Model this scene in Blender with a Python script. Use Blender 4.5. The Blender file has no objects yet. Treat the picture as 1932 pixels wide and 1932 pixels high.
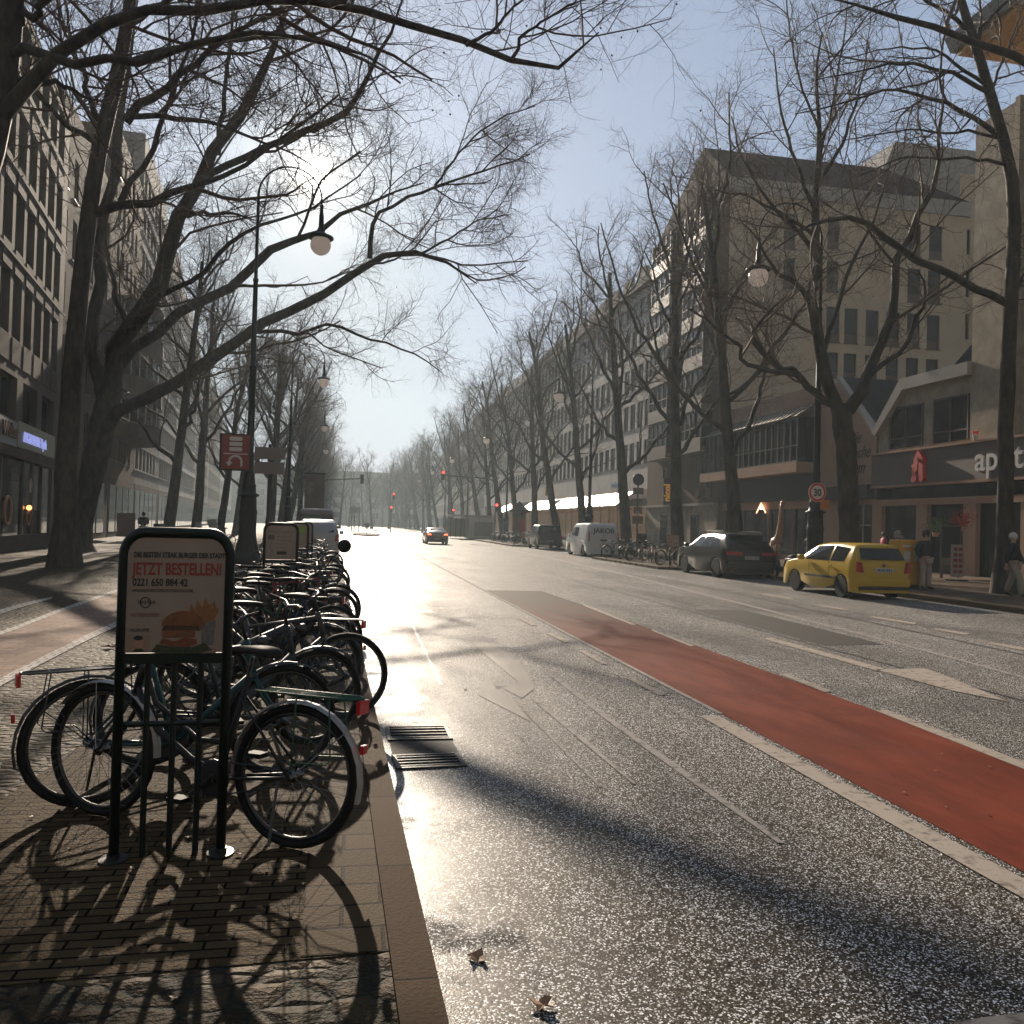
import bpy, math, random
import numpy as np
from mathutils import Vector, Matrix
R_ = math.radians
# ---------------------------------------------------------------- camera, world, sun, exposure
CAM_H = 1.72; YAW = R_(10.55); PITCH = R_(.91); ROLL = R_(1.6); FL = 1600/1932
SC = bpy.context.scene
cam = bpy.data.cameras.new('camera'); camo = bpy.data.objects.new('camera', cam)
SC.collection.objects.link(camo); SC.camera = camo
cam.sensor_width = 36; cam.lens = 36*FL; cam.clip_start = .1; cam.clip_end = 4000
camM = Matrix.Rotation(-YAW, 4, 'Z') @ Matrix.Rotation(math.pi/2+PITCH, 4, 'X') @ Matrix.Rotation(ROLL, 4, 'Z')
camo.matrix_world = Matrix.Translation((0, 0, CAM_H)) @ camM
SUN_EL = R_(21.6); SUN_AZ = R_(-3.4)      # azimuth from +Y towards +X
sdir = Vector((math.sin(SUN_AZ)*math.cos(SUN_EL), math.cos(SUN_AZ)*math.cos(SUN_EL), math.sin(SUN_EL)))
W = bpy.data.worlds.new('World'); SC.world = W; W.use_nodes = True
nt = W.node_tree; nt.nodes.clear(); N = nt.nodes.new; L = nt.links.new
out = N('ShaderNodeOutputWorld'); bg = N('ShaderNodeBackground'); sky = N('ShaderNodeTexSky')
sky.sky_type = 'NISHITA'; sky.sun_disc = False; sky.sun_elevation = SUN_EL; sky.sun_rotation = SUN_AZ % (2*math.pi)
sky.air_density = 1.0; sky.dust_density = 1.0; sky.ozone_density = 3.0
bg.inputs[1].default_value = .075
# the glow round the low sun, as a part of the sky itself
tc = N('ShaderNodeTexCoord'); dp = N('ShaderNodeVectorMath'); dp.operation = 'DOT_PRODUCT'; dp.inputs[1].default_value = sdir
L(tc.outputs['Generated'], dp.inputs[0])
def mth(op, a, b=None):
    m = N('ShaderNodeMath'); m.operation = op
    for i, v in enumerate((a, b)):
        if v is None: continue
        if isinstance(v, (int, float)): m.inputs[i].default_value = v
        else: L(v, m.inputs[i])
    return m.outputs[0]
cl = mth('MAXIMUM', dp.outputs['Value'], 0.0)
glow = mth('ADD', mth('MULTIPLY', mth('POWER', cl, 9000.0), 90.0), mth('ADD', mth('MULTIPLY', mth('POWER', cl, 700.0), 5.0), mth('MULTIPLY', mth('POWER', cl, 40.0), .9)))
gc = N('ShaderNodeVectorMath'); gc.operation = 'SCALE'; gc.inputs[0].default_value = (1.0, .93, .84); L(glow, gc.inputs['Scale'])
hs = N('ShaderNodeHueSaturation'); hs.inputs['Saturation'].default_value = 1.0; L(sky.outputs[0], hs.inputs['Color'])
gm = N('ShaderNodeGamma'); gm.inputs[1].default_value = .33; L(hs.outputs[0], gm.inputs[0])
tn = N('ShaderNodeVectorMath'); tn.operation = 'MULTIPLY'; tn.inputs[1].default_value = (1.52, 1.74, 2.18); L(gm.outputs[0], tn.inputs[0])
ad = N('ShaderNodeVectorMath'); ad.operation = 'ADD'; wf = mth('MULTIPLY', mth('MAXIMUM', mth('MULTIPLY', mth('SUBTRACT', dp.outputs['Value'], .45), -1.1), 0.0), 1.0)
wf = mth('MINIMUM', wf, 1.0); wm = N('ShaderNodeMix'); wm.data_type = 'RGBA'; L(wf, wm.inputs[0]); wm.inputs[6].default_value = (1, 1, 1, 1); wm.inputs[7].default_value = (1.15, .82, .52, 1)  # warm tint added to the sky away from the sun, standing in for bounce
tw_ = N('ShaderNodeVectorMath'); tw_.operation = 'MULTIPLY'; mn = N('ShaderNodeVectorMath'); mn.operation = 'MINIMUM'; mn.inputs[1].default_value = (4.6, 4.7, 5.2); L(tn.outputs[0], mn.inputs[0]); L(mn.outputs[0], tw_.inputs[0]); L(wm.outputs[2], tw_.inputs[1])
L(tw_.outputs[0], ad.inputs[0]); L(gc.outputs[0], ad.inputs[1])
L(ad.outputs[0], bg.inputs[0]); L(bg.outputs[0], out.inputs[0])
sun = bpy.data.lights.new('sun', 'SUN'); suno = bpy.data.objects.new('sun', sun); SC.collection.objects.link(suno)
sun.energy = 5.0; sun.angle = R_(.55); sun.color = (1, .85, .68)
suno.rotation_euler = (-sdir).to_track_quat('-Z', 'Y').to_euler()
vs = SC.view_settings; vs.view_transform = 'Standard'; vs.look = 'None'; vs.exposure = 1.0; vs.gamma = 1
cy = SC.cycles
cy.use_denoising = True; cy.max_bounces = 5; cy.diffuse_bounces = 2; cy.glossy_bounces = 3; cy.transmission_bounces = 3
cy.transparent_max_bounces = 6; cy.volume_bounces = 0; cy.use_adaptive_sampling = True; cy.adaptive_threshold = .02
cy.sample_clamp_indirect = 6; cy.caustics_reflective = False; cy.caustics_refractive = False
# ---------------------------------------------------------------- measuring: a photo point seen on a known real plane
RM = np.array(camM.to_3x3())
def ray(px, py): return RM @ np.array([(px-966)/1932, -(py-966)/1932, -FL])
O_ = np.array([0, 0, CAM_H])
def G(px, py, z=0.): d = ray(px, py); return O_ + d*((z-CAM_H)/d[2])
def AY(px, py, y): d = ray(px, py); return O_ + d*(y/d[1])
def AX(px, py, x): d = ray(px, py); return O_ + d*(x/d[0])
# ---------------------------------------------------------------- objects and tags
def link(o): SC.collection.objects.link(o); return o
def tag(o, label=None, cat=None, group=None, kind=None):
    if label: o['label'] = label
    if cat: o['category'] = cat
    if group: o['group'] = group
    if kind: o['kind'] = kind
    return o
def thing(name, label, cat, loc=(0, 0, 0), rz=0., group=None):
    o = link(bpy.data.objects.new(name, None)); o.empty_display_size = .2
    o.location = (loc[0], loc[1], loc[2] if len(loc) > 2 else 0); o.rotation_euler = (0, 0, rz); return tag(o, label, cat, group)
def copy_tree(o, parent=None):
    c = o.copy(); link(c); c.parent = parent
    for ch in [x for x in KIDS.get(o.name, [])]: copy_tree(ch, c)
    return c
KIDS = {}
def adopt(o, parent):
    if parent is not None:
        o.parent = parent; KIDS.setdefault(parent.name, []).append(o)
# ---------------------------------------------------------------- mesh collector
class MB:
    def __init__(s): s.v = []; s.f = []; s.m = []; s.mi = 0
    def add(s, vs_, fs):
        n = len(s.v); s.v += [tuple(map(float, p)) for p in vs_]; s.f += [tuple(n+i for i in f) for f in fs]; s.m += [s.mi]*len(fs); return s
    def box(s, x0, y0, z0, x1, y1, z1):
        if x0 > x1: x0, x1 = x1, x0
        if y0 > y1: y0, y1 = y1, y0
        if z0 > z1: z0, z1 = z1, z0
        return s.add([(x0,y0,z0),(x1,y0,z0),(x1,y1,z0),(x0,y1,z0),(x0,y0,z1),(x1,y0,z1),(x1,y1,z1),(x0,y1,z1)],
                     [(0,3,2,1),(4,5,6,7),(0,1,5,4),(1,2,6,5),(2,3,7,6),(3,0,4,7)])
    def quad(s, *p): return s.add(p, [tuple(range(len(p)))])
    def tube(s, pts, r, n=6, cap=True, closed=False):
        P = [Vector(p) for p in pts]; k = len(P); rr = r if isinstance(r, (list, tuple)) else [r]*k
        vs_ = []; ref = None
        for i in range(k):
            if closed: t = P[(i+1) % k]-P[i-1]
            else: t = P[min(i+1, k-1)]-P[max(i-1, 0)]
            if t.length < 1e-9: t = Vector((0, 0, 1))
            t.normalize()
            if ref is None: ref = Vector((0, 0, 1)) if abs(t.z) < .9 else Vector((1, 0, 0))
            a = ref - t*ref.dot(t)
            if a.length < 1e-3: a = Vector((1, 0, 0)) - t*t.x
            if a.length < 1e-3: a = Vector((0, 1, 0)) - t*t.y
            a.normalize(); ref = a; b = t.cross(a)
            for j in range(n):
                an = 2*math.pi*j/n; vs_.append(P[i] + (a*math.cos(an)+b*math.sin(an))*rr[i])
        fs = []
        for i in range(k if closed else k-1):
            for j in range(n):
                i2 = (i+1) % k; fs.append((i*n+j, i*n+(j+1) % n, i2*n+(j+1) % n, i2*n+j))
        if cap and not closed: fs += [tuple(range(n))[::-1], tuple((k-1)*n+j for j in range(n))]
        return s.add(vs_, fs)
    def lathe(s, prof, n=16, c=(0, 0, 0), axis='z'):
        vs_ = []; k = len(prof)
        for r, h in prof:
            for j in range(n):
                a = 2*math.pi*j/n; q = (r*math.cos(a), r*math.sin(a))
                p = (q[0], q[1], h) if axis == 'z' else ((q[0], h, q[1]) if axis == 'y' else (h, q[0], q[1]))
                vs_.append((p[0]+c[0], p[1]+c[1], p[2]+c[2]))
        fs = [(i*n+j, i*n+(j+1) % n, (i+1)*n+(j+1) % n, (i+1)*n+j) for i in range(k-1) for j in range(n)]
        fs += [tuple(range(n))[::-1], tuple((k-1)*n+j for j in range(n))]
        return s.add(vs_, fs)
    def ball(s, c, r, n=12, m=8, sz=1.):
        return s.lathe([(max(1e-3, r*math.sin(math.pi*i/m)), -r*sz*math.cos(math.pi*i/m)) for i in range(m+1)], n, c)
    def prism(s, poly, d0, d1, plane='xz'):
        k = len(poly); f = {'xz': lambda a, b, d: (a, d, b), 'xy': lambda a, b, d: (a, b, d), 'yz': lambda a, b, d: (d, a, b)}[plane]
        vs_ = [f(a, b, d0) for a, b in poly]+[f(a, b, d1) for a, b in poly]
        fs = [tuple(range(k))[::-1], tuple(range(k, 2*k))]+[(i, (i+1) % k, k+(i+1) % k, k+i) for i in range(k)]
        return s.add(vs_, fs)
    def mesh(s, name, mats, smooth=False):
        me = bpy.data.meshes.new(name); me.from_pydata(s.v, [], s.f)
        for m in (mats if isinstance(mats, (list, tuple)) else [mats]): me.materials.append(m)
        if max(s.m, default=0) > 0: me.polygons.foreach_set('material_index', s.m)
        if smooth: me.shade_smooth()
        me.update(); return me
    def build(s, name, mats, parent=None, smooth=False, loc=None, rot=None, fix=True):
        me = s.mesh(name, mats, smooth)
        if fix:
            import bmesh
            b = bmesh.new(); b.from_mesh(me); bmesh.ops.recalc_face_normals(b, faces=b.faces); b.to_mesh(me); b.free()
        o = link(bpy.data.objects.new(name, me))
        if loc is not None: o.location = loc
        if rot is not None: o.rotation_euler = rot
        adopt(o, parent); return o
    def auto(s, o, ang=40):
        return o
def soften(o, w=.01, seg=2):
    m = o.modifiers.new('bevel', 'BEVEL'); m.width = w; m.segments = seg; m.limit_method = 'ANGLE'; m.angle_limit = R_(40); return o
def text(s, size, mat, parent, loc, rot, ext=.004, name='lettering', align='LEFT', sx=1., shear=0., space=1., bold=0.):
    c = bpy.data.curves.new(name, 'FONT'); c.body = s; c.size = size; c.extrude = ext; c.align_x = align; c.shear = shear
    c.space_character = space; c.offset = bold; c.resolution_u = 3
    t = bpy.data.objects.new('tmp', c); link(t)
    me = bpy.data.meshes.new_from_object(t.evaluated_get(bpy.context.evaluated_depsgraph_get())); bpy.data.objects.remove(t)
    me.materials.clear(); me.materials.append(mat); me.name = name
    o = link(bpy.data.objects.new(name, me)); o.location = loc; o.rotation_euler = rot; o.scale = (sx, 1, 1); adopt(o, parent); return o
# ---------------------------------------------------------------- materials
def mat(name, col, rough=.7, metal=0., var=0., vscale=1., bump=0., bscale=20., spec=.5, emit=None, estr=0., fn=None, coat=0.):
    m = bpy.data.materials.new(name); m.use_nodes = True; t = m.node_tree; b = t.nodes['Principled BSDF']
    b.inputs['Base Color'].default_value = (*col, 1); b.inputs['Roughness'].default_value = rough; b.inputs['Metallic'].default_value = metal
    b.inputs['Specular IOR Level'].default_value = spec
    if coat: b.inputs['Coat Weight'].default_value = coat; b.inputs['Coat Roughness'].default_value = .06
    if emit: b.inputs['Emission Color'].default_value = (*emit, 1); b.inputs['Emission Strength'].default_value = estr
    co = t.nodes.new('ShaderNodeTexCoord').outputs['Object']
    if var:
        n = t.nodes.new('ShaderNodeTexNoise'); n.inputs['Scale'].default_value = vscale; n.inputs['Detail'].default_value = 6; n.inputs['Roughness'].default_value = .65
        t.links.new(co, n.inputs['Vector']); r = t.nodes.new('ShaderNodeMapRange'); r.inputs[1].default_value = .3; r.inputs[2].default_value = .7
        r.inputs[3].default_value = 1-var; r.inputs[4].default_value = 1+var; t.links.new(n.outputs['Fac'], r.inputs[0])
        v = t.nodes.new('ShaderNodeVectorMath'); v.operation = 'SCALE'; v.inputs[0].default_value = col; t.links.new(r.outputs[0], v.inputs['Scale'])
        t.links.new(v.outputs[0], b.inputs['Base Color'])
    if bump:
        n = t.nodes.new('ShaderNodeTexNoise'); n.inputs['Scale'].default_value = bscale; n.inputs['Detail'].default_value = 4
        t.links.new(co, n.inputs['Vector']); bp = t.nodes.new('ShaderNodeBump'); bp.inputs['Strength'].default_value = bump; bp.inputs['Distance'].default_value = .02
        t.links.new(n.outputs['Fac'], bp.inputs['Height']); t.links.new(bp.outputs[0], b.inputs['Normal'])
    if fn: fn(t, b, co)
    return m
def nd(t, ty, **kw):
    n = t.nodes.new(ty)
    for k, v in kw.items():
        if k in ('operation', 'feature', 'distance', 'blend_type', 'data_type'): setattr(n, k, v)
        else: n.inputs[k.replace('_', ' ')].default_value = v
    return n
def asphalt_fn(wet=1., tint=(1, 1, 1), spec=.045):
    def f(t, b, co):
        lk = t.links.new
        g = nd(t, 'ShaderNodeTexVoronoi', Scale=150.); lk(co, g.inputs['Vector'])           # stones
        g2 = nd(t, 'ShaderNodeTexNoise', Scale=260., Detail=3.); lk(co, g2.inputs['Vector'])
        big = nd(t, 'ShaderNodeTexNoise', Scale=.55, Detail=5., Roughness=.6, Distortion=.6)
        st = nd(t, 'ShaderNodeVectorMath', operation='MULTIPLY'); st.inputs[1].default_value = (1.3, .35, 1); lk(co, st.inputs[0]); lk(st.outputs[0], big.inputs['Vector'])
        # colour: dark binder, lighter stones
        cr = t.nodes.new('ShaderNodeValToRGB'); cr.color_ramp.elements[0].position = .1; cr.color_ramp.elements[1].position = 1.; em_ = cr.color_ramp.elements.new(.78); em_.color = (*[.026*x for x in tint], 1)
        base = [.04*tint[0], .034*tint[1], .027*tint[2]]; lt = [.10*tint[0], .082*tint[1], .060*tint[2]]
        cr.color_ramp.elements[0].color = (*[x*.22 for x in base], 1); cr.color_ramp.elements[1].color = (*lt, 1)
        rnd = nd(t, 'ShaderNodeMath', operation='MULTIPLY'); 
        sp = nd(t, 'ShaderNodeSeparateColor'); lk(g.outputs['Color'], sp.inputs[0]); lk(sp.outputs[0], rnd.inputs[0]); rnd.inputs[1].default_value = 1.
        lk(rnd.outputs[0], cr.inputs[0])
        mx = nd(t, 'ShaderNodeMix', data_type='RGBA', blend_type='MULTIPLY'); mx.inputs[0].default_value = .7
        r0 = t.nodes.new('ShaderNodeMapRange'); r0.inputs[1].default_value = .3; r0.inputs[2].default_value = .7; r0.inputs[3].default_value = .55; r0.inputs[4].default_value = 1.35
        lk(big.outputs['Fac'], r0.inputs[0]); lk(cr.outputs[0], mx.inputs[6]); lk(r0.outputs[0], mx.inputs[7])
        if tint[0] > 2:
            wy = nd(t, 'ShaderNodeSeparateXYZ'); lk(co, wy.inputs[0]); wr = t.nodes.new('ShaderNodeMapRange'); wr.inputs[1].default_value = 10.; wr.inputs[2].default_value = 21.; wr.inputs[3].default_value = -.25; wr.inputs[4].default_value = .62; lk(wy.outputs[1], wr.inputs[0])
            wn = nd(t, 'ShaderNodeTexNoise', Scale=3., Detail=8., Roughness=.7); lk(co, wn.inputs['Vector']); wa = nd(t, 'ShaderNodeMath', operation='ADD'); lk(wr.outputs[0], wa.inputs[0]); lk(wn.outputs['Fac'], wa.inputs[1])
            wz = t.nodes.new('ShaderNodeMapRange'); wz.inputs[1].default_value = .55; wz.inputs[2].default_value = .95; lk(wa.outputs[0], wz.inputs[0])
            wm_ = nd(t, 'ShaderNodeMix', data_type='RGBA'); lk(wz.outputs[0], wm_.inputs[0]); lk(mx.outputs[2], wm_.inputs[6]); wm_.inputs[7].default_value = (.035, .029, .023, 1); mx = wm_
        lk(mx.outputs[2], b.inputs['Base Color'])
        # wetness -> roughness; water lies along the left gutter
        xx = nd(t, 'ShaderNodeSeparateXYZ'); lk(co, xx.inputs[0])
        gx = t.nodes.new('ShaderNodeMapRange'); gx.inputs[1].default_value = .2; gx.inputs[2].default_value = 1.5; gx.inputs[3].default_value = .26; gx.inputs[4].default_value = 0.
        kx = nd(t, 'ShaderNodeMath', operation='MULTIPLY_ADD'); lk(xx.outputs[1], kx.inputs[0]); kx.inputs[1].default_value = .026; lk(xx.outputs[0], kx.inputs[2])
        lk(kx.outputs[0], gx.inputs[0])
        pn = nd(t, 'ShaderNodeTexNoise', Scale=1.6, Detail=6., Roughness=.62); lk(co, pn.inputs['Vector'])
        sm = nd(t, 'ShaderNodeMath', operation='ADD'); lk(pn.outputs['Fac'], sm.inputs[0]); lk(gx.outputs[0], sm.inputs[1])
        pud = t.nodes.new('ShaderNodeMapRange'); pud.inputs[1].default_value = .54; pud.inputs[2].default_value = .92; lk(sm.outputs[0], pud.inputs[0])
        rr = t.nodes.new('ShaderNodeMapRange'); rr.inputs[1].default_value = .3; rr.inputs[2].default_value = .7
        rr.inputs[3].default_value = -.1; rr.inputs[4].default_value = .12; lk(big.outputs['Fac'], rr.inputs[0])
        rx = t.nodes.new('ShaderNodeMapRange'); rx.inputs[1].default_value = .2; rx.inputs[2].default_value = 4.5; rx.inputs[3].default_value = .50; rx.inputs[4].default_value = .62; lk(kx.outputs[0], rx.inputs[0])
        ra = nd(t, 'ShaderNodeMath', operation='ADD'); lk(rr.outputs[0], ra.inputs[0]); lk(rx.outputs[0], ra.inputs[1]); rr = ra
        m2 = nd(t, 'ShaderNodeMix', data_type='FLOAT'); lk(pud.outputs[0], m2.inputs[0]); lk(rr.outputs[0], m2.inputs[2]); m2.inputs[3].default_value = .12
        lk(m2.outputs[0], b.inputs['Roughness'])
        sr = t.nodes.new('ShaderNodeMapRange'); sr.inputs[1].default_value = .3; sr.inputs[2].default_value = 1.5; sr.inputs[3].default_value = .11; sr.inputs[4].default_value = spec; lk(kx.outputs[0], sr.inputs[0]); lk(sr.outputs[0], b.inputs['Specular IOR Level'])
        hh = nd(t, 'ShaderNodeMath', operation='MULTIPLY_ADD'); lk(g.outputs['Distance'], hh.inputs[0]); hh.inputs[1].default_value = -.8; lk(g2.outputs['Fac'], hh.inputs[2])
        inv = nd(t, 'ShaderNodeMath', operation='MULTIPLY_ADD'); lk(pud.outputs[0], inv.inputs[0]); inv.inputs[1].default_value = -.47; inv.inputs[2].default_value = .48
        bp = t.nodes.new('ShaderNodeBump'); bp.inputs['Distance'].default_value = .0035; lk(inv.outputs[0], bp.inputs['Strength']); lk(hh.outputs[0], bp.inputs['Height']); lk(bp.outputs[0], b.inputs['Normal'])
    return f
def brick_fn(c1, c2, cm, bw, bh, scale=1., mortar=.02, off=.5, rough=.75, bump=.6, wob=0., grain=.3):
    def f(t, b, co):
        lk = t.links.new; src = co
        if wob:
            n = nd(t, 'ShaderNodeTexNoise', Scale=1.1, Detail=3.); lk(co, n.inputs['Vector'])
            s = nd(t, 'ShaderNodeVectorMath', operation='MULTIPLY_ADD'); lk(n.outputs['Color'], s.inputs[0]); s.inputs[1].default_value = (wob, wob, 0); lk(co, s.inputs[2]); src = s.outputs[0]
        k = t.nodes.new('ShaderNodeTexBrick'); lk(src, k.inputs['Vector']); k.offset = off
        k.inputs['Color1'].default_value = (*c1, 1); k.inputs['Color2'].default_value = (*c2, 1); k.inputs['Mortar'].default_value = (*cm, 1)
        k.inputs['Scale'].default_value = scale; k.inputs['Mortar Size'].default_value = mortar; k.inputs['Mortar Smooth'].default_value = .3
        k.inputs['Brick Width'].default_value = bw; k.inputs['Row Height'].default_value = bh
        n2 = nd(t, 'ShaderNodeTexNoise', Scale=70., Detail=4.); lk(co, n2.inputs['Vector'])
        n3 = nd(t, 'ShaderNodeTexNoise', Scale=.8, Detail=5.); lk(co, n3.inputs['Vector'])
        q = nd(t, 'ShaderNodeMath', operation='MULTIPLY_ADD'); lk(n2.outputs['Fac'], q.inputs[0]); q.inputs[1].default_value = grain; q.inputs[2].default_value = 1-grain*.5
        q2 = nd(t, 'ShaderNodeMath', operation='MULTIPLY_ADD'); lk(n3.outputs['Fac'], q2.inputs[0]); q2.inputs[1].default_value = .8; q2.inputs[2].default_value = .6
        q3 = nd(t, 'ShaderNodeMath', operation='MULTIPLY'); lk(q.outputs[0], q3.inputs[0]); lk(q2.outputs[0], q3.inputs[1])
        v = nd(t, 'ShaderNodeVectorMath', operation='SCALE'); lk(k.outputs['Color'], v.inputs[0]); lk(q3.outputs[0], v.inputs['Scale']); lk(v.outputs[0], b.inputs['Base Color'])
        h = nd(t, 'ShaderNodeMath', operation='MULTIPLY_ADD'); lk(k.outputs['Fac'], h.inputs[0]); h.inputs[1].default_value = -1.; lk(n2.outputs['Fac'], h.inputs[2])
        bp = t.nodes.new('ShaderNodeBump'); bp.inputs['Strength'].default_value = bump; bp.inputs['Distance'].default_value = .012; lk(h.outputs[0], bp.inputs['Height']); lk(bp.outputs[0], b.inputs['Normal'])
        b.inputs['Roughness'].default_value = rough; b.inputs['Specular IOR Level'].default_value = .03
    return f
def cobble_fn(c1, c2, cm, scale, sq=(1, 1, 1), rough=.62, bump=.9):
    def f(t, b, co):
        lk = t.links.new
        s = nd(t, 'ShaderNodeVectorMath', operation='MULTIPLY'); lk(co, s.inputs[0]); s.inputs[1].default_value = sq
        k = nd(t, 'ShaderNodeTexVoronoi', Scale=scale, Randomness=.62); lk(s.outputs[0], k.inputs['Vector'])
        e = nd(t, 'ShaderNodeTexVoronoi', feature='DISTANCE_TO_EDGE', Scale=scale, Randomness=.62); lk(s.outputs[0], e.inputs['Vector'])
        sp = nd(t, 'ShaderNodeSeparateColor'); lk(k.outputs['Color'], sp.inputs[0])
        mx = nd(t, 'ShaderNodeMix', data_type='RGBA'); lk(sp.outputs[0], mx.inputs[0]); mx.inputs[6].default_value = (*c1, 1); mx.inputs[7].default_value = (*c2, 1)
        er = t.nodes.new('ShaderNodeMapRange'); er.inputs[1].default_value = .02; er.inputs[2].default_value = .1; lk(e.outputs['Distance'], er.inputs[0])
        n2 = nd(t, 'ShaderNodeTexNoise', Scale=60., Detail=4.); lk(co, n2.inputs['Vector'])
        m2 = nd(t, 'ShaderNodeMix', data_type='RGBA'); lk(er.outputs[0], m2.inputs[0]); m2.inputs[6].default_value = (*cm, 1); lk(mx.outputs[2], m2.inputs[7])
        q = nd(t, 'ShaderNodeMath', operation='MULTIPLY_ADD'); lk(n2.outputs['Fac'], q.inputs[0]); q.inputs[1].default_value = .9; q.inputs[2].default_value = .55
        v = nd(t, 'ShaderNodeVectorMath', operation='SCALE'); lk(m2.outputs[2], v.inputs[0]); lk(q.outputs[0], v.inputs['Scale']); lk(v.outputs[0], b.inputs['Base Color'])
        er2 = t.nodes.new('ShaderNodeMapRange'); er2.inputs[1].default_value = 0; er2.inputs[2].default_value = .3; lk(e.outputs['Distance'], er2.inputs[0])
        h = nd(t, 'ShaderNodeMath', operation='MULTIPLY_ADD'); lk(er2.outputs[0], h.inputs[0]); h.inputs[1].default_value = 1.6; lk(n2.outputs['Fac'], h.inputs[2])
        bp = t.nodes.new('ShaderNodeBump'); bp.inputs['Strength'].default_value = bump; bp.inputs['Distance'].default_value = .02; lk(h.outputs[0], bp.inputs['Height']); lk(bp.outputs[0], b.inputs['Normal'])
        b.inputs['Roughness'].default_value = rough; b.inputs['Specular IOR Level'].default_value = .03
    return f
def paint_fn(col, holes=.5):
    def f(t, b, co):
        lk = t.links.new
        n = nd(t, 'ShaderNodeTexNoise', Scale=9., Detail=8., Roughness=.7); lk(co, n.inputs['Vector'])
        g = nd(t, 'ShaderNodeTexVoronoi', Scale=95.); lk(co, g.inputs['Vector'])
        r = t.nodes.new('ShaderNodeMapRange'); r.inputs[1].default_value = holes-.02; r.inputs[2].default_value = holes+.12; lk(n.outputs['Fac'], r.inputs[0])
        mx = nd(t, 'ShaderNodeMix', data_type='RGBA'); lk(r.outputs[0], mx.inputs[0]); mx.inputs[6].default_value = (*col, 1); mx.inputs[7].default_value = (*[c*.35 for c in col], 1)
        lk(mx.outputs[2], b.inputs['Base Color'])
        bp = t.nodes.new('ShaderNodeBump'); bp.inputs['Strength'].default_value = .3; bp.inputs['Distance'].default_value = .006; lk(g.outputs['Distance'], bp.inputs['Height']); lk(bp.outputs[0], b.inputs['Normal'])
    return f
M = {}
M['asphalt'] = mat('asphalt', (.05,)*3, fn=asphalt_fn(1.))
M['patch'] = mat('asphalt_patch', (.045, .04, .036), .42, var=.3, vscale=60, bump=.35, bscale=150)
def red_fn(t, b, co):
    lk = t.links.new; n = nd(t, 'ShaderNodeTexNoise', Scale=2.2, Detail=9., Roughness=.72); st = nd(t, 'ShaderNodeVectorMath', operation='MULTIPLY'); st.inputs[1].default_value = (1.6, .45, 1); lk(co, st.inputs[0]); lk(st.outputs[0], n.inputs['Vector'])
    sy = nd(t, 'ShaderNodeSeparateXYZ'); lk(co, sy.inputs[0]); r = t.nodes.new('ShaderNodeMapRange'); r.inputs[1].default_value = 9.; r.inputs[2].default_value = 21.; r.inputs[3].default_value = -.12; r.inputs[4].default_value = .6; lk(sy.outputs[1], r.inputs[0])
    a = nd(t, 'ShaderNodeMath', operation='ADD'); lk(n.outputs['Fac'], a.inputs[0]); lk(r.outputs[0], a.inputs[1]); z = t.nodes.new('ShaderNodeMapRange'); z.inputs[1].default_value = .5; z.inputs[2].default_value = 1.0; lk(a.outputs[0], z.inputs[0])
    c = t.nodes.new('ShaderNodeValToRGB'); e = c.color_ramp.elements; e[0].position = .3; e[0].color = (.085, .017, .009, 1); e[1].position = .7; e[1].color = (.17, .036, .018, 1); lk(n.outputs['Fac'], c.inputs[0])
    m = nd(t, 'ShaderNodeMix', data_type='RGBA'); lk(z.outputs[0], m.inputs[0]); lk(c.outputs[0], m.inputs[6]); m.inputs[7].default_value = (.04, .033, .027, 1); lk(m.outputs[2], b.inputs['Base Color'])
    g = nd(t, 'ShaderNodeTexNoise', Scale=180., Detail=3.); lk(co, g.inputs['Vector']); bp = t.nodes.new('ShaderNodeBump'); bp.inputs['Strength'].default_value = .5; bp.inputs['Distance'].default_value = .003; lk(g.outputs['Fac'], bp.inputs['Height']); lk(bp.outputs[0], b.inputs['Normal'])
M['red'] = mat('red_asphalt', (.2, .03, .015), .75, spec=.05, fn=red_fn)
M['paint'] = mat('road_paint', (.5, .48, .44), .5, fn=paint_fn((.30, .26, .22), .54))
M['paint2'] = mat('thin_paint', (.3, .28, .26), .5, fn=paint_fn((.26, .24, .22), .52))
M['slab'] = mat('paving_slabs', (.2,)*3, fn=brick_fn((.050, .034, .018), (.08, .055, .03), (.005, .004, .003), .2, .066, mortar=.006, bump=.8))
M['edge_slab'] = mat('edge_slabs', (.2,)*3, fn=brick_fn((.055, .038, .022), (.075, .052, .03), (.02, .016, .012), .32, .2, mortar=.009, bump=.35))
M['mosaic'] = mat('mosaic_paving', (.2,)*3, fn=cobble_fn((.045, .033, .018), (.095, .070, .042), (.025, .02, .015), 8.5, (1, 1.5, 1)))
M['cobble'] = mat('rough_cobbles', (.2,)*3, fn=cobble_fn((.025, .018, .010), (.065, .046, .026), (.02, .02, .015), 6., (1, 1.2, 1), bump=1.))
M['cycle'] = mat('cycle_path_pavers', (.3,)*3, fn=brick_fn((.19, .13, .10), (.25, .175, .135), (.09, .07, .055), .28, .14, mortar=.007, bump=.4))
M['white_pav'] = mat('white_pavers', (.5,)*3, fn=brick_fn((.36, .33, .30), (.45, .42, .38), (.12, .11, .1), .12, .12, mortar=.01, bump=.4))
M['pav_r'] = mat('pavement_slabs', (.2,)*3, fn=brick_fn((.10, .075, .055), (.15, .11, .08), (.05, .04, .03), .4, .4, mortar=.012))
M['kerb'] = mat('kerb_stone', (.085, .06, .042), .6, fn=brick_fn((.05, .032, .019), (.065, .043, .026), (.015, .012, .01), 30., 1.0, mortar=.006, off=0., bump=.35))
M['earth'] = mat('ground_earth', (.09, .075, .06), .9, var=.3, vscale=.3)
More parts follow.
